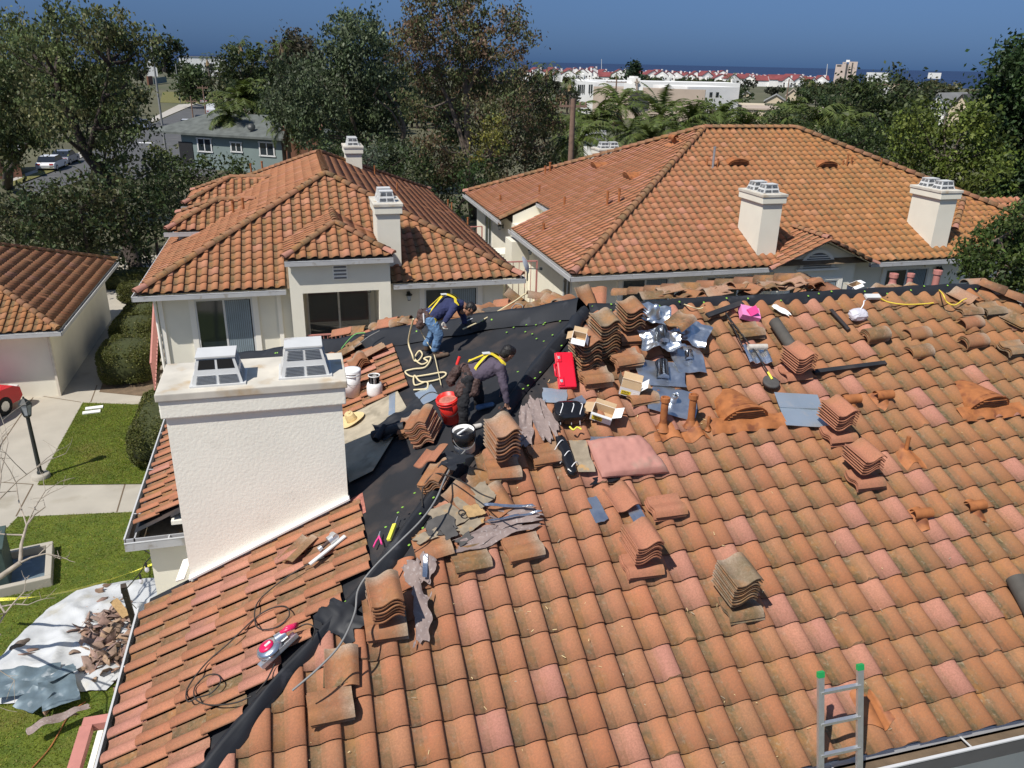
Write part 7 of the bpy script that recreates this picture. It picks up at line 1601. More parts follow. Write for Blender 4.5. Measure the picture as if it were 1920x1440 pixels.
# pink kraft bag
t=thing('paper_bag','large flat pink paper bag with a grimy edge lying across the tiles','paper bag',frame(MP(1170,858,.10),(MP(1240,868)-MP(1085,880)),V_M)@Matrix.Diagonal((1.22,1.15,1.3,1)))
b=MB()
def bag(u,v):
    x=(u-.5)*.70; y=(v-.5)*.50; x+= .10*(v-.5)*-1; x*= (1-.18*v); e_=(1-abs(2*u-1)**4)*(1-abs(2*v-1)**4)
    z=.02+.10*e_**.35*(.45+.55*u)+.022*abs(mnoise.noise(V3((x*3.1,y*3.1,7))))*e_+.012*mnoise.noise(V3((x*7,y*7,2)))+.008*mnoise.noise(V3((x*20,y*20,5))); return (x,y,z)
b.grid(bag,36,26,0,th=0); b.grid(lambda u,v:(bag(1-u,v)[0],bag(1-u,v)[1],.0),8,8,0)
rim=[bag(0,j/20) for j in range(21)]+[bag(j/20,1) for j in range(21)]+[bag(1,1-j/20) for j in range(21)]+[bag(1-j/20,0) for j in range(21)]
n=len(rim); b.add([V3(p) for p in rim]+[V3((p[0],p[1],0)) for p in rim],[(i,(i+1)%n,n+(i+1)%n,n+i) for i in range(n)],0); b.build('paper','kraft_pink',t,world=False)
b=MB(); b.grid(lambda u,v:(-.36-.16*u,-.20+.42*v+.05*u,.05-.04*u+.015*math.sin(v*9)),8,14,0,th=.003); b.build('grimy_edge','old_board',t,world=False)
# black void sheet under the bag
crumple('felt_sheet','black plastic showing under the lower edge of the pink bag','plastic sheet',FM(MP(1150,895,.085),4),.5,.10,'black_gloss',105,amp=.02,jag=.2)
# plastic bag
t=thing('plastic_bag','crumpled translucent plastic bag with white cord near the ridge','plastic bag',FM(MP(1605,597,.07),0)); b=MB(); b.grid(pil(.30,.22,.16,21,1.6),26,16,0,sm=False); b.build('film','bag_film',t,world=False); b=MB(); b.tube(smooth_pts([(.02,.03,.14),(.08,.08,.20),(.14,.16,.20),(.2,.2,.18)],5),.010,6); b.build('tie','white_plastic',t,world=False)
# brooms
t=thing('push_broom','black broom head with a long black handle near the ridge','broom',FM(MP(1375,655,.12),0))
inv=t.matrix_basis.inverted(); b=MB(); b.beam(MP(1326,592,.17),MP(1392,568,.20),.09,.035,0,up=N_M); b.build('head','felt',t)
b=MB(); b.tube([MP(1361,588,.19),MP(1418,662,.19),MP(1444,704,.17)],.011,8,0); b.tube([MP(1361,586,.20),MP(1393,650,.15)],.009,8,0); b.build('handle','black',t); b=MB(); b.tube([MP(1440,698,.175),MP(1448,711,.17)],.016,8); b.build('grip','caution',t)
b=MB(); b.lathe([(0,.03),(.012,.0)],8); 
b=MB(); b.lathe([(.0,.0),(.10,.0),(.115,.05),(.118,.07),(.10,.078),(0,.07)],24); one(b,'bucket_lid','lead_dark','round dark pad under the broom grip by the foil packet','pad',FM(MP(1443,722,.09),0))
t=thing('foil_packet','shiny foil flashing packet with a grey roll on it below the broom','foil packet',FM(MP(1418,668,.09),-8)); b=MB(); b.grid(lambda u,v:((u-.5)*.34,(v-.5)*.36,.05+.022*math.sin(u*15)+.006*math.sin(v*5)),30,20,0,th=.004); b.build('foil','foil',t,world=False); b=MB(); b.tube([(-.13,.08,.10),(.15,.09,.11)],.042,12); b.build('roll','glove',t,world=False)
# clutter on the far ridge
crumple('felt_sheet','black flap folded over the ridge at the right','felt sheet',Matrix.Translation(PY(1620,557,10.65)),.5,.2,'felt_new',110,amp=.03,jag=.2)
carton('torn white paper sack standing on the far ridge','' and None or (Matrix.Translation(PY(1600,548,11.0))@Euler((rad(10),rad(-12),rad(10))).to_matrix().to_4x4()),.20,.12,.16,'card_white',((Wc,Wc),None,(K,K),(Wc,Wc)),print_=False)
crumple('plastic_sheet','grey plastic sheeting in the clutter on the far ridge','plastic sheet',Matrix.Translation(PY(1628,545,11.0)),.55,.25,'bag_film',111,amp=.06)
crumple('metal_sheet','grey metal plate on the ridge felt near its right end','metal sheet',Matrix.Translation(PY(1785,545,10.7))@Euler((0,rad(4),rad(5))).to_matrix().to_4x4(),.42,.16,'lead_dark',112,amp=.01)
b=MB(); b.box((0,0,.02),(.26,.10,.045),0,None,.008); one(b,'tool_tray','white_metal','small pale metal bar with black ends on the tiles by the ridge','metal bar',FM(MP(1635,558,.10),-4))
roll('grey metal handled tool lying on the ridge by the broom',PY(1335,570,10.7),PY(1368,561,10.7),.022,'lead_dark',name='hand_tool')
crumple('felt_sheet','grey felt strip folded on the ridge by the broom','felt sheet',Matrix.Translation(PY(1390,560,10.75)),.5,.14,'lead_dark',113,amp=.015)
crumple('felt_sheet','pale grey torn paper at the ridge below the felt','felt sheet',FM(MP(1465,580,.12),35),.14,.28,'paper_white',114,amp=.02,jag=.3)
loose_tile(frame(V3((11.0,10.75,ZR+.05)),(0,1,0),(-1,0,0)),'pale','rounded cap tile on the felt at the right end of the ridge',v=1,barrel=True)
# chimney side splinter of stucco
b=MB(); b.beam(LP(338,1088,.10),LP(352,1048,.16),.12,.02,0,up=N_L); one(b,'stucco_slab','stucco_trim','pale stucco shard leaning at the front left foot of the chimney','shard',centre(b),world=True)
# ladder
t=thing('ladder','aluminium extension ladder with green rubber tips leaning on the lower right eave','ladder',V3((4.45,3.2,.2)))
def rl(x,z): return V3((x,4.44+(z-5.3)*.27,z))
for x in (4.2,4.61):
    b=MB(); b.beam(rl(x,.1),rl(x,6.36),.028,.060,0,up=(1,0,0)); b.build('rail','aluminium',t)
    b=MB(); b.beam(rl(x,6.35),rl(x,6.40),.034,.064,0,up=(1,0,0)); b.build('tip','ladder_green',t)
for k in range(21):
    z=.35+.305*k*.96
    if z<6.3: b=MB(); b.beam(rl(4.2,z),rl(4.61,z),.035,.03,0); b.build('rung','aluminium',t)
# ================================================================== things on the lawn below
tq=[(0,1240),(35,1200),(88,1150),(150,1110),(240,1094),(300,1090),(330,1150),(280,1220),(200,1300),(150,1302),(95,1320),(-60,1330)]
b=MB(); pts=[PZ(x,y,0) for x,y in tq]; cx=sum((p for p in pts),V3((0,0,0)))/len(pts)
def tarpf(u,v):
    a=u*len(pts); i=int(a)%len(pts); p=pts[i].lerp(pts[(i+1)%len(pts)],a-int(a)); q=cx.lerp(p,v); z=.04+.16*(1-abs(mnoise.noise(V3((q.x*1.3,q.y*1.3,4)))))**4*(1-v**6)+.06*max(0,mnoise.noise(V3((q.x*3.6,q.y*3.6,4))))+.03*mnoise.noise(V3((q.x*6,q.y*6,4)))+.05*(v>.93)*0
    return (q.x,q.y,z+.04)
b.grid(tarpf,96,26,0); one(b,'tarp','tarp','large crumpled white tarp spread on the lawn under the debris','tarp',centre(b),world=True)
RG='broken tile rubble on the white tarp'
rr=random.Random(8)
def shard(sz,rnd):
    b=MB(); n=rnd.randint(4,6); ang=sorted(rnd.uniform(0,6.28) for _ in range(n)); asp=rnd.uniform(.5,1)
    R0=[rnd.uniform(.6,1)*sz for _ in ang]; cur=rnd.uniform(1.5,5)
    K=4; vs=[];fs=[]
    vs.append(V3((0,0,0)))
    for k in range(1,K+1):
        for i,(a,r) in enumerate(zip(ang,R0)): x=math.cos(a)*r*k/K; y=math.sin(a)*r*asp*k/K; vs.append(V3((x,y,-cur*y*y)))
    for i in range(n): fs.append((0,1+i,1+(i+1)%n))
    for k in range(K-1):
        for i in range(n): a=1+k*n+i; c=1+k*n+(i+1)%n; fs.append((a,a+n,c+n,c))
    m_=len(vs); vs+= [v-V3((0,0,.015)) for v in vs]; fs+= [tuple(m_+i for i in f[::-1]) for f in fs]
    o_=1+(K-1)*n; fs+=[(o_+i,m_+o_+i,m_+o_+(i+1)%n,o_+(i+1)%n) for i in range(n)]
    b.add(vs,fs,0,True); return b
rub=[]
for i in range(12):
    b=shard(rr.uniform(.16,.30),rr); me=b.build('tile_shard','rubble',None); k=rr.uniform(.6,1.35); 
    ca=me.data.color_attributes.new('Tint','FLOAT_COLOR','CORNER'); arr=np.ones((len(me.data.loops),4),dtype=np.float32); arr[:,:3]=np.array([k,k*rr.uniform(.85,1.05),k*rr.uniform(.75,1.05)]); ca.data.foreach_set('color',arr.ravel()); rub.append(me.data); bpy.data.objects.remove(me)
def put_shard(p,i,lab,kx=1):
    o=bpy.data.objects.new('tile_shard',rub[i%12]); COL.objects.link(o); o.matrix_basis=Matrix.Translation(p)@Euler((rr.uniform(-.9,.9),rr.uniform(-.9,.9),rr.uniform(0,6.28))).to_matrix().to_4x4()@Matrix.Scale(kx,4); tag(o,lab,'tile shard',RG)
for i in range(130):
    x=rr.gauss(205,32); y=rr.gauss(1205,42)
    if y<1150 and x<170 or y>1300 or x>262: x=rr.uniform(160,245); y=rr.uniform(1170,1260)
    q=PZ(x,y,0); r2=math.exp(-(((x-205)/45)**2+((y-1215)/50)**2)); put_shard(q+V3((0,0,.12+.38*r2*rr.random())),i,'broken grey-brown tile shard in the rubble heap on the tarp')
for i,(x,y) in enumerate(((176,1135),(165,1155),(265,1150),(255,1165),(60,1215),(45,1225),(125,1205),(215,1290),(85,1330),(120,1335))): put_shard(PZ(x,y,.14),i,'tile shard lying apart from the rubble heap',1.1)
crumple('board_piece','flat yellow board sticking out of the rubble heap','board',Matrix.Translation(PZ(225,1140,.35))@Euler((rad(25),0,rad(40))).to_matrix().to_4x4(),.18,.5,'wood',121,amp=.005,jag=.05)
for i,(x,y,w,l,a,lab) in enumerate(((48,1268,1.15,.5,4,'long dark slate-blue metal flashing at the lower left of the tarp'),(40,1290,.9,.3,10,'second slate-blue flashing just under the long one'),(110,1295,.62,.75,20,'pale bent metal sheet right of the long flashing'),(62,1310,.45,.5,-30,'folded blue-grey metal piece in front of the sheets'),(115,1262,.5,.25,30,'dark metal offcut against the rubble'),(110,1345,1.0,.16,28,'long pale metal trim at the tarp corner'))):
    crumple('metal_flashing',lab,'metal flashing',Matrix.Translation(PZ(x,y,.22+.03*i))@Euler((rad(6),rad(4),rad(a))).to_matrix().to_4x4(),w,l,'slate_metal' if i!=5 else 'lead',130+i,amp=.05,nu=14,nv=10,jag=.04)
# caution tape
b=MB(); A_=PZ(-60,1125,1.05); B_=V3((-1.75,10.4,3.1)); B_=PY(296,1054,13.2)
b.grid(lambda u,v:(A_.lerp(B_,u)+V3((0,0,-.25*math.sin(math.pi*u)+ .07*(v-.5)*math.cos(u*5)+.0))+V3((.03*(v-.5)*math.sin(u*5),.07*(v-.5)*.6,0))),60,1,0,th=.001)
tq_=one(b,'caution_tape','caution','yellow caution tape stretched across the lawn to the house wall','tape',centre(b),world=True)
tx=bpy.data.curves.new('tape_lettering','FONT'); tx.body='CAUTION   CAUTION   CAUTION   CAUTION   CAUTION   CAUTION'; tx.size=.075; tx.extrude=0; tx.align_x='CENTER'
to=bpy.data.objects.new('tape_lettering',tx); COL.objects.link(to); dg=bpy.context.evaluated_depsgraph_get(); tm=bpy.data.meshes.new_from_object(to.evaluated_get(dg)); bpy.data.objects.remove(to)
L_=(B_-A_).length; ux=(B_-A_).normalized(); n_=(CAM-(A_+B_)/2).normalized(); vv=V3((0,.6,.8)); vv=(vv-ux*vv.dot(ux)).normalized(); nn=ux.cross(vv)
w0=max(v.co.x for v in tm.vertices)-min(v.co.x for v in tm.vertices)
for v in tm.vertices:
    u=.5+v.co.x/w0*.92; y=v.co.y-.028; p=A_.lerp(B_,u)+V3((0,0,-.25*math.sin(math.pi*u)))+(V3((0,0,.07*math.cos(u*5)))+V3((.03*math.sin(u*5),.042,0)))*(y/.07)*.8; v.co=p+V3((0,-.003,.004))
tm.materials.clear(); tm.materials.append(MAT['ink']); to=bpy.data.objects.new('lettering',tm); COL.objects.link(to); to.parent=tq_; tm.transform(wm(tq_).inverted())
# post and string lights over the lawn, pink frame at the bottom
b=MB(); b.beam(PZ(262,1205,.9),PZ(231,1098,2.7),.09,.09); b.beam(PZ(262,1205,.9),V3((PZ(262,1205,.9).x,PZ(262,1205,.9).y,0)),.09,.09); one(b,'timber_post','bark_dark','grey timber post rising beside the gutter over the tarp','post',centre(b),world=True)
t=thing('string_lights','black string of clear bulbs hanging from the gutter corner to the post','string lights',PZ(250,1100,2.6)); sp=[V3((XL-.55,10.7,4.9)),PY(283,1040,11.6),PY(273,1055,12.0),PY(262,1075,12.6),PZ(233,1108,2.62)]; b=MB(); b.tube(smooth_pts(sp,6),.010,5); b.build('wire','black',t)
for p in (sp[2],sp[3]+V3((0,0,-.03)),PZ(228,1105,2.55)):
    b=MB(); b.tube([p,p-V3((0,0,.08))],[.016,.02],8,0); b.lathe([(.016,-.08),(.034,-.12),(.034,-.15),(.018,-.18),(0,-.185)],12,1,Matrix.Translation(p)); b.build('bulb',['black','bag_film'],t)
cord('thin cord hanging from the timber post',[PZ(236,1120,2.4),PZ(250,1135,2.0),PZ(265,1150,1.7)],.008,'cord_grey',name='cord')
t=thing('patio_cover','pink painted timber balcony frame with a white beam below the gutter','balcony',PZ(165,1360,2.6))
f0=PZ(165,1358,2.7); f1=f0+V3((1.1,0,0)); b=MB(); b.beam(f0+V3((-.06,.0,0)),f1,.16,.12); b.beam(f0+V3((0,-.081,0)),f0+V3((0,-3.2,0)),.158,.118); b.build('rim','rail_pink',t)
b=MB(); b.beam(f0+V3((.22,-.25,.05)),f0+V3((.22,-3.0,.05)),.07,.07); b.beam(f0+V3((.65,-.35,.2)),f0+V3((1.1,-.35,.2)),.3,.2); b.build('inner_beam','stucco_trim',t)
b=MB(); b.bb(f0+V3((.1,-3.1,-.35)),f0+V3((1.1,-.15,-.30))); b.build('deck','dark_roof',t)
cord('orange string lying along the lawn edge',[PZ(60,1440,.06),PZ(95,1400,.06),PZ(130,1340,.06),PZ(160,1316,.06)],.012,'rust_paint',name='string')
b=MB(); b.tube(smooth_pts([PZ(20,1222,.1),PZ(35,1212,.14),PZ(55,1200,.12)],4),[.06,.09,.10,.09,.10,.11,.08,.07,.05],8); one(b,'log','bark','dark weathered log at the left edge of the tarp','log',centre(b),world=True)
print('loose tiles',NT)

# straw, dust and chips scattered over the roof
rs=np.random.default_rng(5); b=MB(); rr=random.Random(6)
for i in range(260):
    x=rr.uniform(560,1900); y=rr.uniform(600,1430); P=MP(x,y,.055)
    if (P.x-XL)-(P.y-YE)<.4 or P.y<YE+.05 or P.x>12: 
        P=LP(x*.35+350,y,.006)
        if not(.5<P.x<3.2 and 5.5<P.y<12.5) or (P.y-YE)-(P.x-XL)<.35: continue
        N=N_L; 
    else: N=N_M
    a=rr.uniform(0,3.14); u=V3((math.cos(a),math.sin(a),0)); u=(u-N*u.dot(N)).normalized(); w=N.cross(u); L_=rr.uniform(.006,.028); h=rr.uniform(.0015,.004); P=P+N*rr.uniform(-.01,.02)
    b.add([P-u*L_-w*h,P+u*L_-w*h,P+u*L_+w*h,P-u*L_+w*h],[(0,1,2,3)],rr.choice([0,0,1]))
o=b.build('roof_debris',['straw','plywood']); tag(o,'fine straw and chips scattered over the tiles and felt',None,None,'stuff')
# ================================================================== the two roofers
def organic(name,caps,matn,parent,vox=.010,sm=6,extra=None):
    """one continuous skin grown round tapered limbs: caps = (p,q,rp,rq)"""
    bm=bmesh.new()
    for (p,q,r0,r1) in caps:
        p=V3(p);q=V3(q); n=max(1,int((q-p).length/(min(r0,r1)*.55)))
        for i in range(n+1):
            t=i/n; c=p.lerp(q,t); r=r0+(r1-r0)*t
            bmesh.ops.create_icosphere(bm,subdivisions=2,radius=r,matrix=Matrix.Translation(c))
    me=bpy.data.meshes.new(name); bm.to_mesh(me); bm.free(); o=bpy.data.objects.new(name,me); COL.objects.link(o)
    m=o.modifiers.new('r','REMESH'); m.mode='VOXEL'; m.voxel_size=vox; m.use_smooth_shade=True
    s=o.modifiers.new('s','SMOOTH'); s.factor=.5; s.iterations=sm
    bpy.context.view_layer.update(); dg=bpy.context.evaluated_depsgraph_get(); m2=bpy.data.meshes.new_from_object(o.evaluated_get(dg)); bpy.data.objects.remove(o)
    if extra: extra(m2)
    m2.transform(wm(parent).inverted()); m2.materials.clear(); m2.materials.append(MAT[matn]); m2.polygons.foreach_set('use_smooth',[True]*len(m2.polygons)); m2.name=name
    o=bpy.data.objects.new(name,m2); COL.objects.link(o); o.parent=parent; return o
def wrinkle(amp,sc,off=0):
    def f(me):
        for v in me.vertices:
            n=v.normal; k=mnoise.noise(v.co*sc+V3((off,0,0)))+.5*mnoise.noise(v.co*sc*2.3+V3((off,5,0))); v.co+=n*amp*k
    return f
def lerp(a,b,t): return V3(a).lerp(V3(b),t)
def hand_caps(wrist,tip_dir,side,s=1.0,curl=.6):
    """palm + four fingers + thumb, fingers curl towards 'inner'"""
    d=V3(tip_dir).normalized(); sd=V3(side); sd=(sd-d*sd.dot(d)).normalized(); n_=d.cross(sd); caps=[]
    w=V3(wrist)
    for k in (-1,0,1): caps.append((w+sd*.010*k*s,w+d*.062*s+sd*.019*k*s,.014*s,.0135*s))
    for k,l in ((-1.5,.9),(-.5,1.02),(.5,1.0),(1.5,.8)):
        a=w+d*.062*s+sd*.0155*k*s; p1=a+(d*math.cos(curl*.6)+n_*math.sin(curl*.6))*.030*l*s; p2=p1+(d*math.cos(curl*1.5)+n_*math.sin(curl*1.5))*.022*l*s; p3=p2+(d*math.cos(curl*2.3)+n_*math.sin(curl*2.3))*.017*l*s
        caps+=[(a,p1,.0088*s,.0082*s),(p1,p2,.0082*s,.0076*s),(p2,p3,.0076*s,.0066*s)]
    a=w+d*.02*s-sd*.022*s; p1=a+(d*.6-sd*.8).normalized()*.028*s+n_*.006; p2=p1+(d*.9-sd*.2+n_*.5).normalized()*.024*s
    caps+=[(a,p1,.0115*s,.0095*s),(p1,p2,.0095*s,.008*s)]
    return caps
def strap(name,pts,w,matn,parent,normal_from,th=.004):
    """flat webbing lying on the body"""
    P=smooth_pts(pts,5); c0_=V3(normal_from); b=MB(); n=len(P); vs=[]
    for i,p in enumerate(P):
        d=(P[min(i+1,n-1)]-P[max(i-1,0)]).normalized(); nn=(p-c0_); nn=(nn-d*nn.dot(d)).normalized(); s=d.cross(nn).normalized()*w/2
        vs+=[p-s,p+s,p+s+nn*th,p-s+nn*th]
    fs=[]
    for i in range(n-1):
        for k in range(4): a=i*4+k; c=i*4+(k+1)%4; fs.append((a,c,c+4,a+4))
    b.add(vs,fs); return b.build(name,matn,parent)
def head(parent,c,fwd,up,s=1.0,beard=False,glasses=False,hairlow=.0):
    """head + face, returned as caps for the body skin; features are children"""
    c=V3(c); f=V3(fwd).normalized(); u=V3(up); u=(u-f*u.dot(f)).normalized(); r=f.cross(u)
    P=lambda a,b_,d: c+f*a*s+u*b_*s+r*d*s
    caps=[(P(-.015,.03,0),P(.015,.028,0),.080*s,.074*s),(P(.02,-.02,0),P(.03,-.055,0),.062*s,.046*s),(P(.05,-.065,0),P(.055,-.075,0),.033*s,.028*s),
          (P(.080,.012,0),P(.098,-.018,0),.010*s,.013*s),(P(.078,-.048,-.014),P(.078,-.048,.014),.010*s,.010*s),(P(.070,.030,-.03),P(.070,.030,.03),.013*s,.013*s),
          (P(-.005,-.005,.074),P(-.012,.02,.080),.011*s,.013*s),(P(-.005,-.005,-.074),P(-.012,.02,-.080),.011*s,.013*s),(P(-.02,-.04,0),P(-.03,-.12,0),.048*s,.050*s)]
    hair=[(P(-.03,.050,0),P(.015,.062,0),.083*s,.072*s),(P(-.045,.01,0),P(-.045,-.02,0),.068*s,.054*s),(P(-.03,.03,.03),P(-.03,.0,.035),.058*s,.04*s),(P(-.03,.03,-.03),P(-.03,.0,-.035),.058*s,.04*s)]
    feats=[]
    b=MB()
    for k in (-1,1):
        b.lathe([(0,.0),(.008*s,.002*s),(.010*s,.0)],10,0,Matrix.Translation(P(.072,.008,.029*k))@f.to_track_quat('Z','Y').to_matrix().to_4x4()); b.tube([P(.080,.026,.016*k),P(.076,.030,.042*k)],.004*s,5,1)
    b.build('eyes_and_brows',['white_paint','hair'],parent)
    if glasses:
        b=MB()
        for k in (-1,1): b.grid(lambda uu,vv:tuple(P(.088-.02*abs(uu-.5)*1.0,.020-.030*vv,k*(.008+.046*uu))),4,3,0,th=.003); b.tube([P(.080,.014,.054*k),P(-.01,.012,.082*k)],.003,5)
        b.build('sunglasses','black_gloss',parent)
    return caps,hair
# ---------------------------------------------------------------- worker in blue sweatshirt and jeans
YW=11.62
p1=thing('person','person in navy sweatshirt, blue jeans and yellow harness, bent over on the felt','person',Matrix.Translation(LP(820,672)))
foot=LP(826,668,.035); footb=LP(806,655,.035)
an=PY(816,658,11.50); kn=PY(823,628,11.47); hp_1=PY(806,600,11.56)
an2=PY(800,648,11.83); kn2=PY(812,622,11.83); hp_2=PY(806,594,11.80)
pel=(hp_1+hp_2)/2+V3((-.02,0,.03)); ch=PY(842,570,11.66); nk=PY(868,570,11.64); hd=PY(880,580,11.60)
sh=PY(852,575,11.47); el=PY(842,592,11.36); wr=PY(834,603,11.36)
sh2=PY(858,572,11.83); el2=PY(868,592,11.86); wr2=PY(872,606,11.80)
hdf=V3((.45,-.25,-.75)); hdu=V3((.75,-.25,.35))
hc_,hair_=head(p1,hd,hdf,hdu,.92,glasses=True)
skin=[(hp_1,kn,.068,.048),(kn,an,.045,.032),(hp_2,kn2,.068,.048),(kn2,an2,.045,.032),(pel,ch,.095,.10),(ch,nk,.10,.045),(nk,hd,.045,.048),(sh,el,.040,.033),(el,wr,.032,.022),(sh2,el2,.040,.033),(el2,wr2,.032,.022),(sh,ch,.05,.08),(sh2,ch,.05,.08),(an,foot+V3((.1,0,.0)),.03,.022),(an2,footb+V3((.1,0,0)),.03,.022)]
organic('body',skin+hc_+hand_caps(wr,(PY(833,612,11.33)-wr),V3((.8,.5,0)),.95,.8)+hand_caps(wr2,(PY(876,614,11.78)-wr2),V3((.5,.8,0)),.95,.9),'skin',p1,.0055,3)
organic('hair',hair_,'hair',p1,.007,2,wrinkle(.004,60))
organic('sweatshirt',[(pel+(ch-pel)*.18+V3((0,y,0)),ch+V3((0,y*1.1,.0)),.105,.115) for y in (-.07,0,.07)]+[(ch,nk-(nk-ch)*.15,.12,.065),(ch,sh,.10,.068),(ch,sh2,.10,.068),(sh,el,.064,.054),(el,wr+(el-wr)*.12,.054,.042),(sh2,el2,.064,.054),(el2,wr2+(el2-wr2)*.12,.054,.042)],'navy',p1,.009,5,wrinkle(.010,15,1))
organic('jeans',[(hp_1,hp_2,.095,.095),(pel,pel+(ch-pel)*.18,.105,.10),(hp_1,kn,.098,.074),(kn,an+V3((0,0,.03)),.072,.062),(hp_2,kn2,.098,.072),(kn2,an2+V3((0,0,.03)),.070,.060)],'jeans',p1,.009,4,wrinkle(.011,17,4))
for nm,a,f_ in (('boot',an,foot),('boot',an2,footb)):
    d=V3((.95,-.25,.28)).normalized()
    organic(nm,[(a,a-V3((0,0,.05)),.045,.042),(f_-d*.06+V3((0,0,.015)),f_+d*.11+V3((0,0,.005)),.040,.034)],'boot',p1,.008,3)
organic('glove',hand_caps(wr,(PY(833,612,11.33)-wr),V3((.8,.5,0)),1.22,.8)+[(wr,wr+(el-wr)*.10,.030,.033)],'glove',p1,.005,2); organic('glove',hand_caps(wr2,(PY(876,614,11.78)-wr2),V3((.5,.8,0)),1.2,.9),'black_pants',p1,.005,2)
organic('tool_belt',[(pel+V3((-.07,-.10,.02)),pel+V3((-.15,-.10,-.10)),.075,.07),(pel+V3((.02,-.14,.03)),pel+V3((.04,-.15,-.05)),.05,.045),(pel+V3((-.10,.08,.05)),pel+V3((-.12,.08,-.02)),.06,.06),(pel+V3((-.03,-.12,.05)),pel+V3((-.03,.12,.05)),.05,.05)],'leather',p1,.009,2,wrinkle(.010,25,3))
up_=V3((0,0,1)); ax=(nk-pel).normalized(); bk=ch+V3((0,0,.125)); lo=pel+(ch-pel)*.25+V3((0,0,.125))
cc=ch-V3((0,0,.05))
strap('harness_strap',[pel+V3((-.03,-.12,.06)),lo+V3((0,-.07,.01)),bk+V3((-.08,0,.02)),bk+V3((.06,.09,.0)),sh2+V3((.03,.0,.075))],.045,'harness',p1,cc)
strap('harness_strap',[pel+V3((-.03,.12,.06)),lo+V3((0,.06,.015)),bk+V3((-.08,0,.025)),bk+V3((.06,-.09,.0)),sh+V3((.02,0,.072)),sh+V3((.05,-.03,.02))],.045,'harness',p1,cc)
strap('harness_strap',[hp_1+V3((.07,-.05,.05)),hp_1+V3((.085,-.07,-.02)),hp_1+V3((.03,-.10,-.07))],.05,'harness',p1,hp_1)
b=MB(); b.box(bk+V3((-.08,0,.035)),(.09,.07,.012),0,None,.004); b.build('harness_plate','white_metal',p1)
b=MB(); b.tube([pel+V3((-.10,-.16,.10)),pel+V3((-.095,-.165,-.04))],.014,6); b.build('lanyard_grip','white_plastic',p1)
# ---------------------------------------------------------------- worker in grey-purple shirt
p2=thing('person','person in grey-purple long sleeves, black trousers and large tool belt, reaching to the felt','person',Matrix.Translation(LP(880,800)))
hp_1=PY(876,712,9.10); hp_2=PY(888,704,9.36); kn=PY(868,757,9.02); an=PY(869,793,9.03); kn2=PY(898,745,9.38); an2=PY(897,763,9.40)
foot=LP(882,803,.04); footb=LP(905,763,.045)
pel=(hp_1+hp_2)/2+V3((-.03,0,.02)); ch=PY(922,684,9.22); nk=PY(940,676,9.20); hd=PY(951,664,9.20)
sh=PY(937,690,9.04); el=PY(945,725,8.95); wr=PY(950,753,8.93)
sh2=PY(936,680,9.40); el2=PY(948,712,9.46); wr2=PY(940,738,9.42)
hdf=V3((.70,.25,-.55)); hdu=V3((.5,-.1,.85))
hc_,hair_=head(p2,hd,hdf,hdu,.95)
skin=[(hp_1,kn,.068,.048),(kn,an,.045,.032),(hp_2,kn2,.068,.048),(kn2,an2,.045,.032),(pel,ch,.095,.10),(ch,nk,.10,.045),(nk,hd,.045,.048),(sh,el,.040,.033),(el,wr,.032,.022),(sh2,el2,.040,.033),(el2,wr2,.032,.022),(sh,ch,.05,.08),(sh2,ch,.05,.08),(an,foot,.03,.022),(an2,footb,.03,.022)]
organic('body',skin+hc_+hand_caps(wr,(LP(952,768,.02)-wr),V3((.8,.5,0)),.95,.7)+hand_caps(wr2,V3((0,.1,-1)),V3((.8,.5,0)),.95,.7),'skin',p2,.0055,3)
organic('hair',hair_+[(hair_[0][0],hair_[1][1],.080,.06)],'hair',p2,.007,2,wrinkle(.004,60))
organic('long_sleeve_shirt',[(pel+(ch-pel)*.12+V3((0,y,0)),ch+V3((0,y*1.15,0)),.105,.115) for y in (-.08,0,.08)]+[(ch,nk-(nk-ch)*.1,.12,.062),(ch,sh,.10,.072),(ch,sh2,.10,.07),(sh,el,.066,.052),(el,wr,.052,.036),(sh2,el2,.064,.05),(el2,wr2,.05,.035)],'grey_purple',p2,.009,5,wrinkle(.010,16,2))
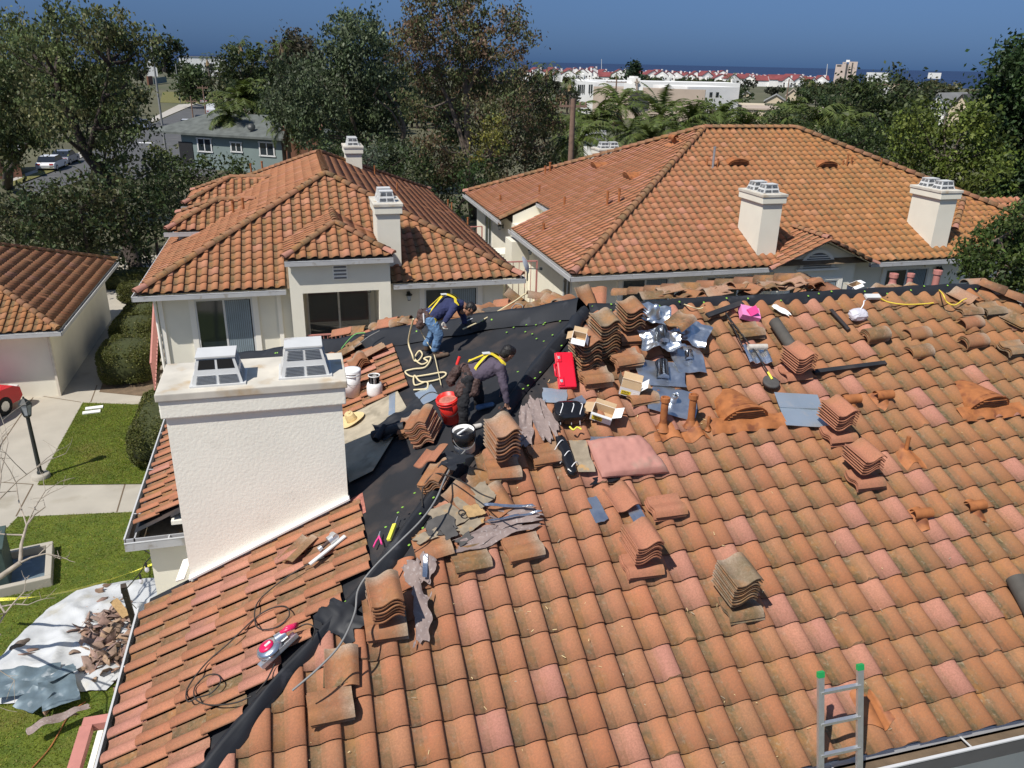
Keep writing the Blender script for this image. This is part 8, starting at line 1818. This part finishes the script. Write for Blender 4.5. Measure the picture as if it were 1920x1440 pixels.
organic('trousers',[(hp_1,hp_2,.10,.10),(pel,pel+(ch-pel)*.12,.11,.10),(hp_1,kn,.10,.078),(kn,an,.076,.062),(hp_2,kn2,.10,.078),(kn2,an2,.076,.062)],'black_pants',p2,.009,4,wrinkle(.012,15,7))
d=V3((.92,-.2,.30)).normalized()
for a,f_,m_ in ((an,foot,'sole'),(an2,footb,'jeans')): organic('shoe',[(a,a-V3((0,0,.03)),.042,.04),(f_-d*.06+V3((0,0,.01)),f_+d*.13,.040,.032)],m_,p2,.008,3)
organic('tool_belt',[(pel+V3((-.05,-.13,.02)),pel+V3((-.14,-.17,-.14)),.085,.075),(pel+V3((.06,-.17,-.02)),pel+V3((.04,-.20,-.14)),.06,.06),(pel+V3((-.15,.02,.07)),pel+V3((-.22,.02,-.06)),.07,.065),(pel+V3((-.10,.13,.06)),pel+V3((-.15,.14,-.05)),.06,.06),(pel+V3((-.02,-.13,.06)),pel+V3((-.02,.14,.08)),.06,.06),(pel+V3((.03,-.15,-.08)),pel+V3((-.03,-.2,-.16)),.055,.05)],'leather',p2,.009,2,wrinkle(.014,22,3))
b=MB(); q=pel+V3((-.14,.02,.16)); b.tube([q,q+V3((.04,.02,.10))],.020,8); b.build('red_tool_grip','red_bucket',p2)
bk=ch+V3((-.03,0,.125)); lo=pel+(ch-pel)*.3+V3((0,0,.12)); cc=ch-V3((0,0,.06))
strap('harness_strap',[lo+V3((-.03,-.12,-.05)),lo+V3((.0,-.10,.01)),bk+V3((-.02,0,.02)),bk+V3((.09,.10,-.01)),sh2+V3((.02,0,.072))],.05,'harness',p2,cc)
strap('harness_strap',[lo+V3((-.06,.12,.0)),lo+V3((-.04,.09,.02)),bk+V3((-.02,0,.028)),bk+V3((.08,-.07,.0)),sh+V3((.03,.02,.078)),sh+V3((.07,.0,.03))],.05,'harness',p2,cc)
b=MB(); b.box(bk+V3((-.04,.01,.035)),(.10,.07,.012),0,None,.004); b.build('harness_plate','white_metal',p2)
b=MB(); b.tube([(-.05,0,.03),(.05,0,.03)],.03,12); b.tube([(0,0,.03),(.0,.06,.05),(.05,.10,.05)],.009,6); one(b,'hand_tool','leather','dark brown roller-like tool under the reaching hand on the felt','hand tool',FL(LP(941,772,.01)),world=False)
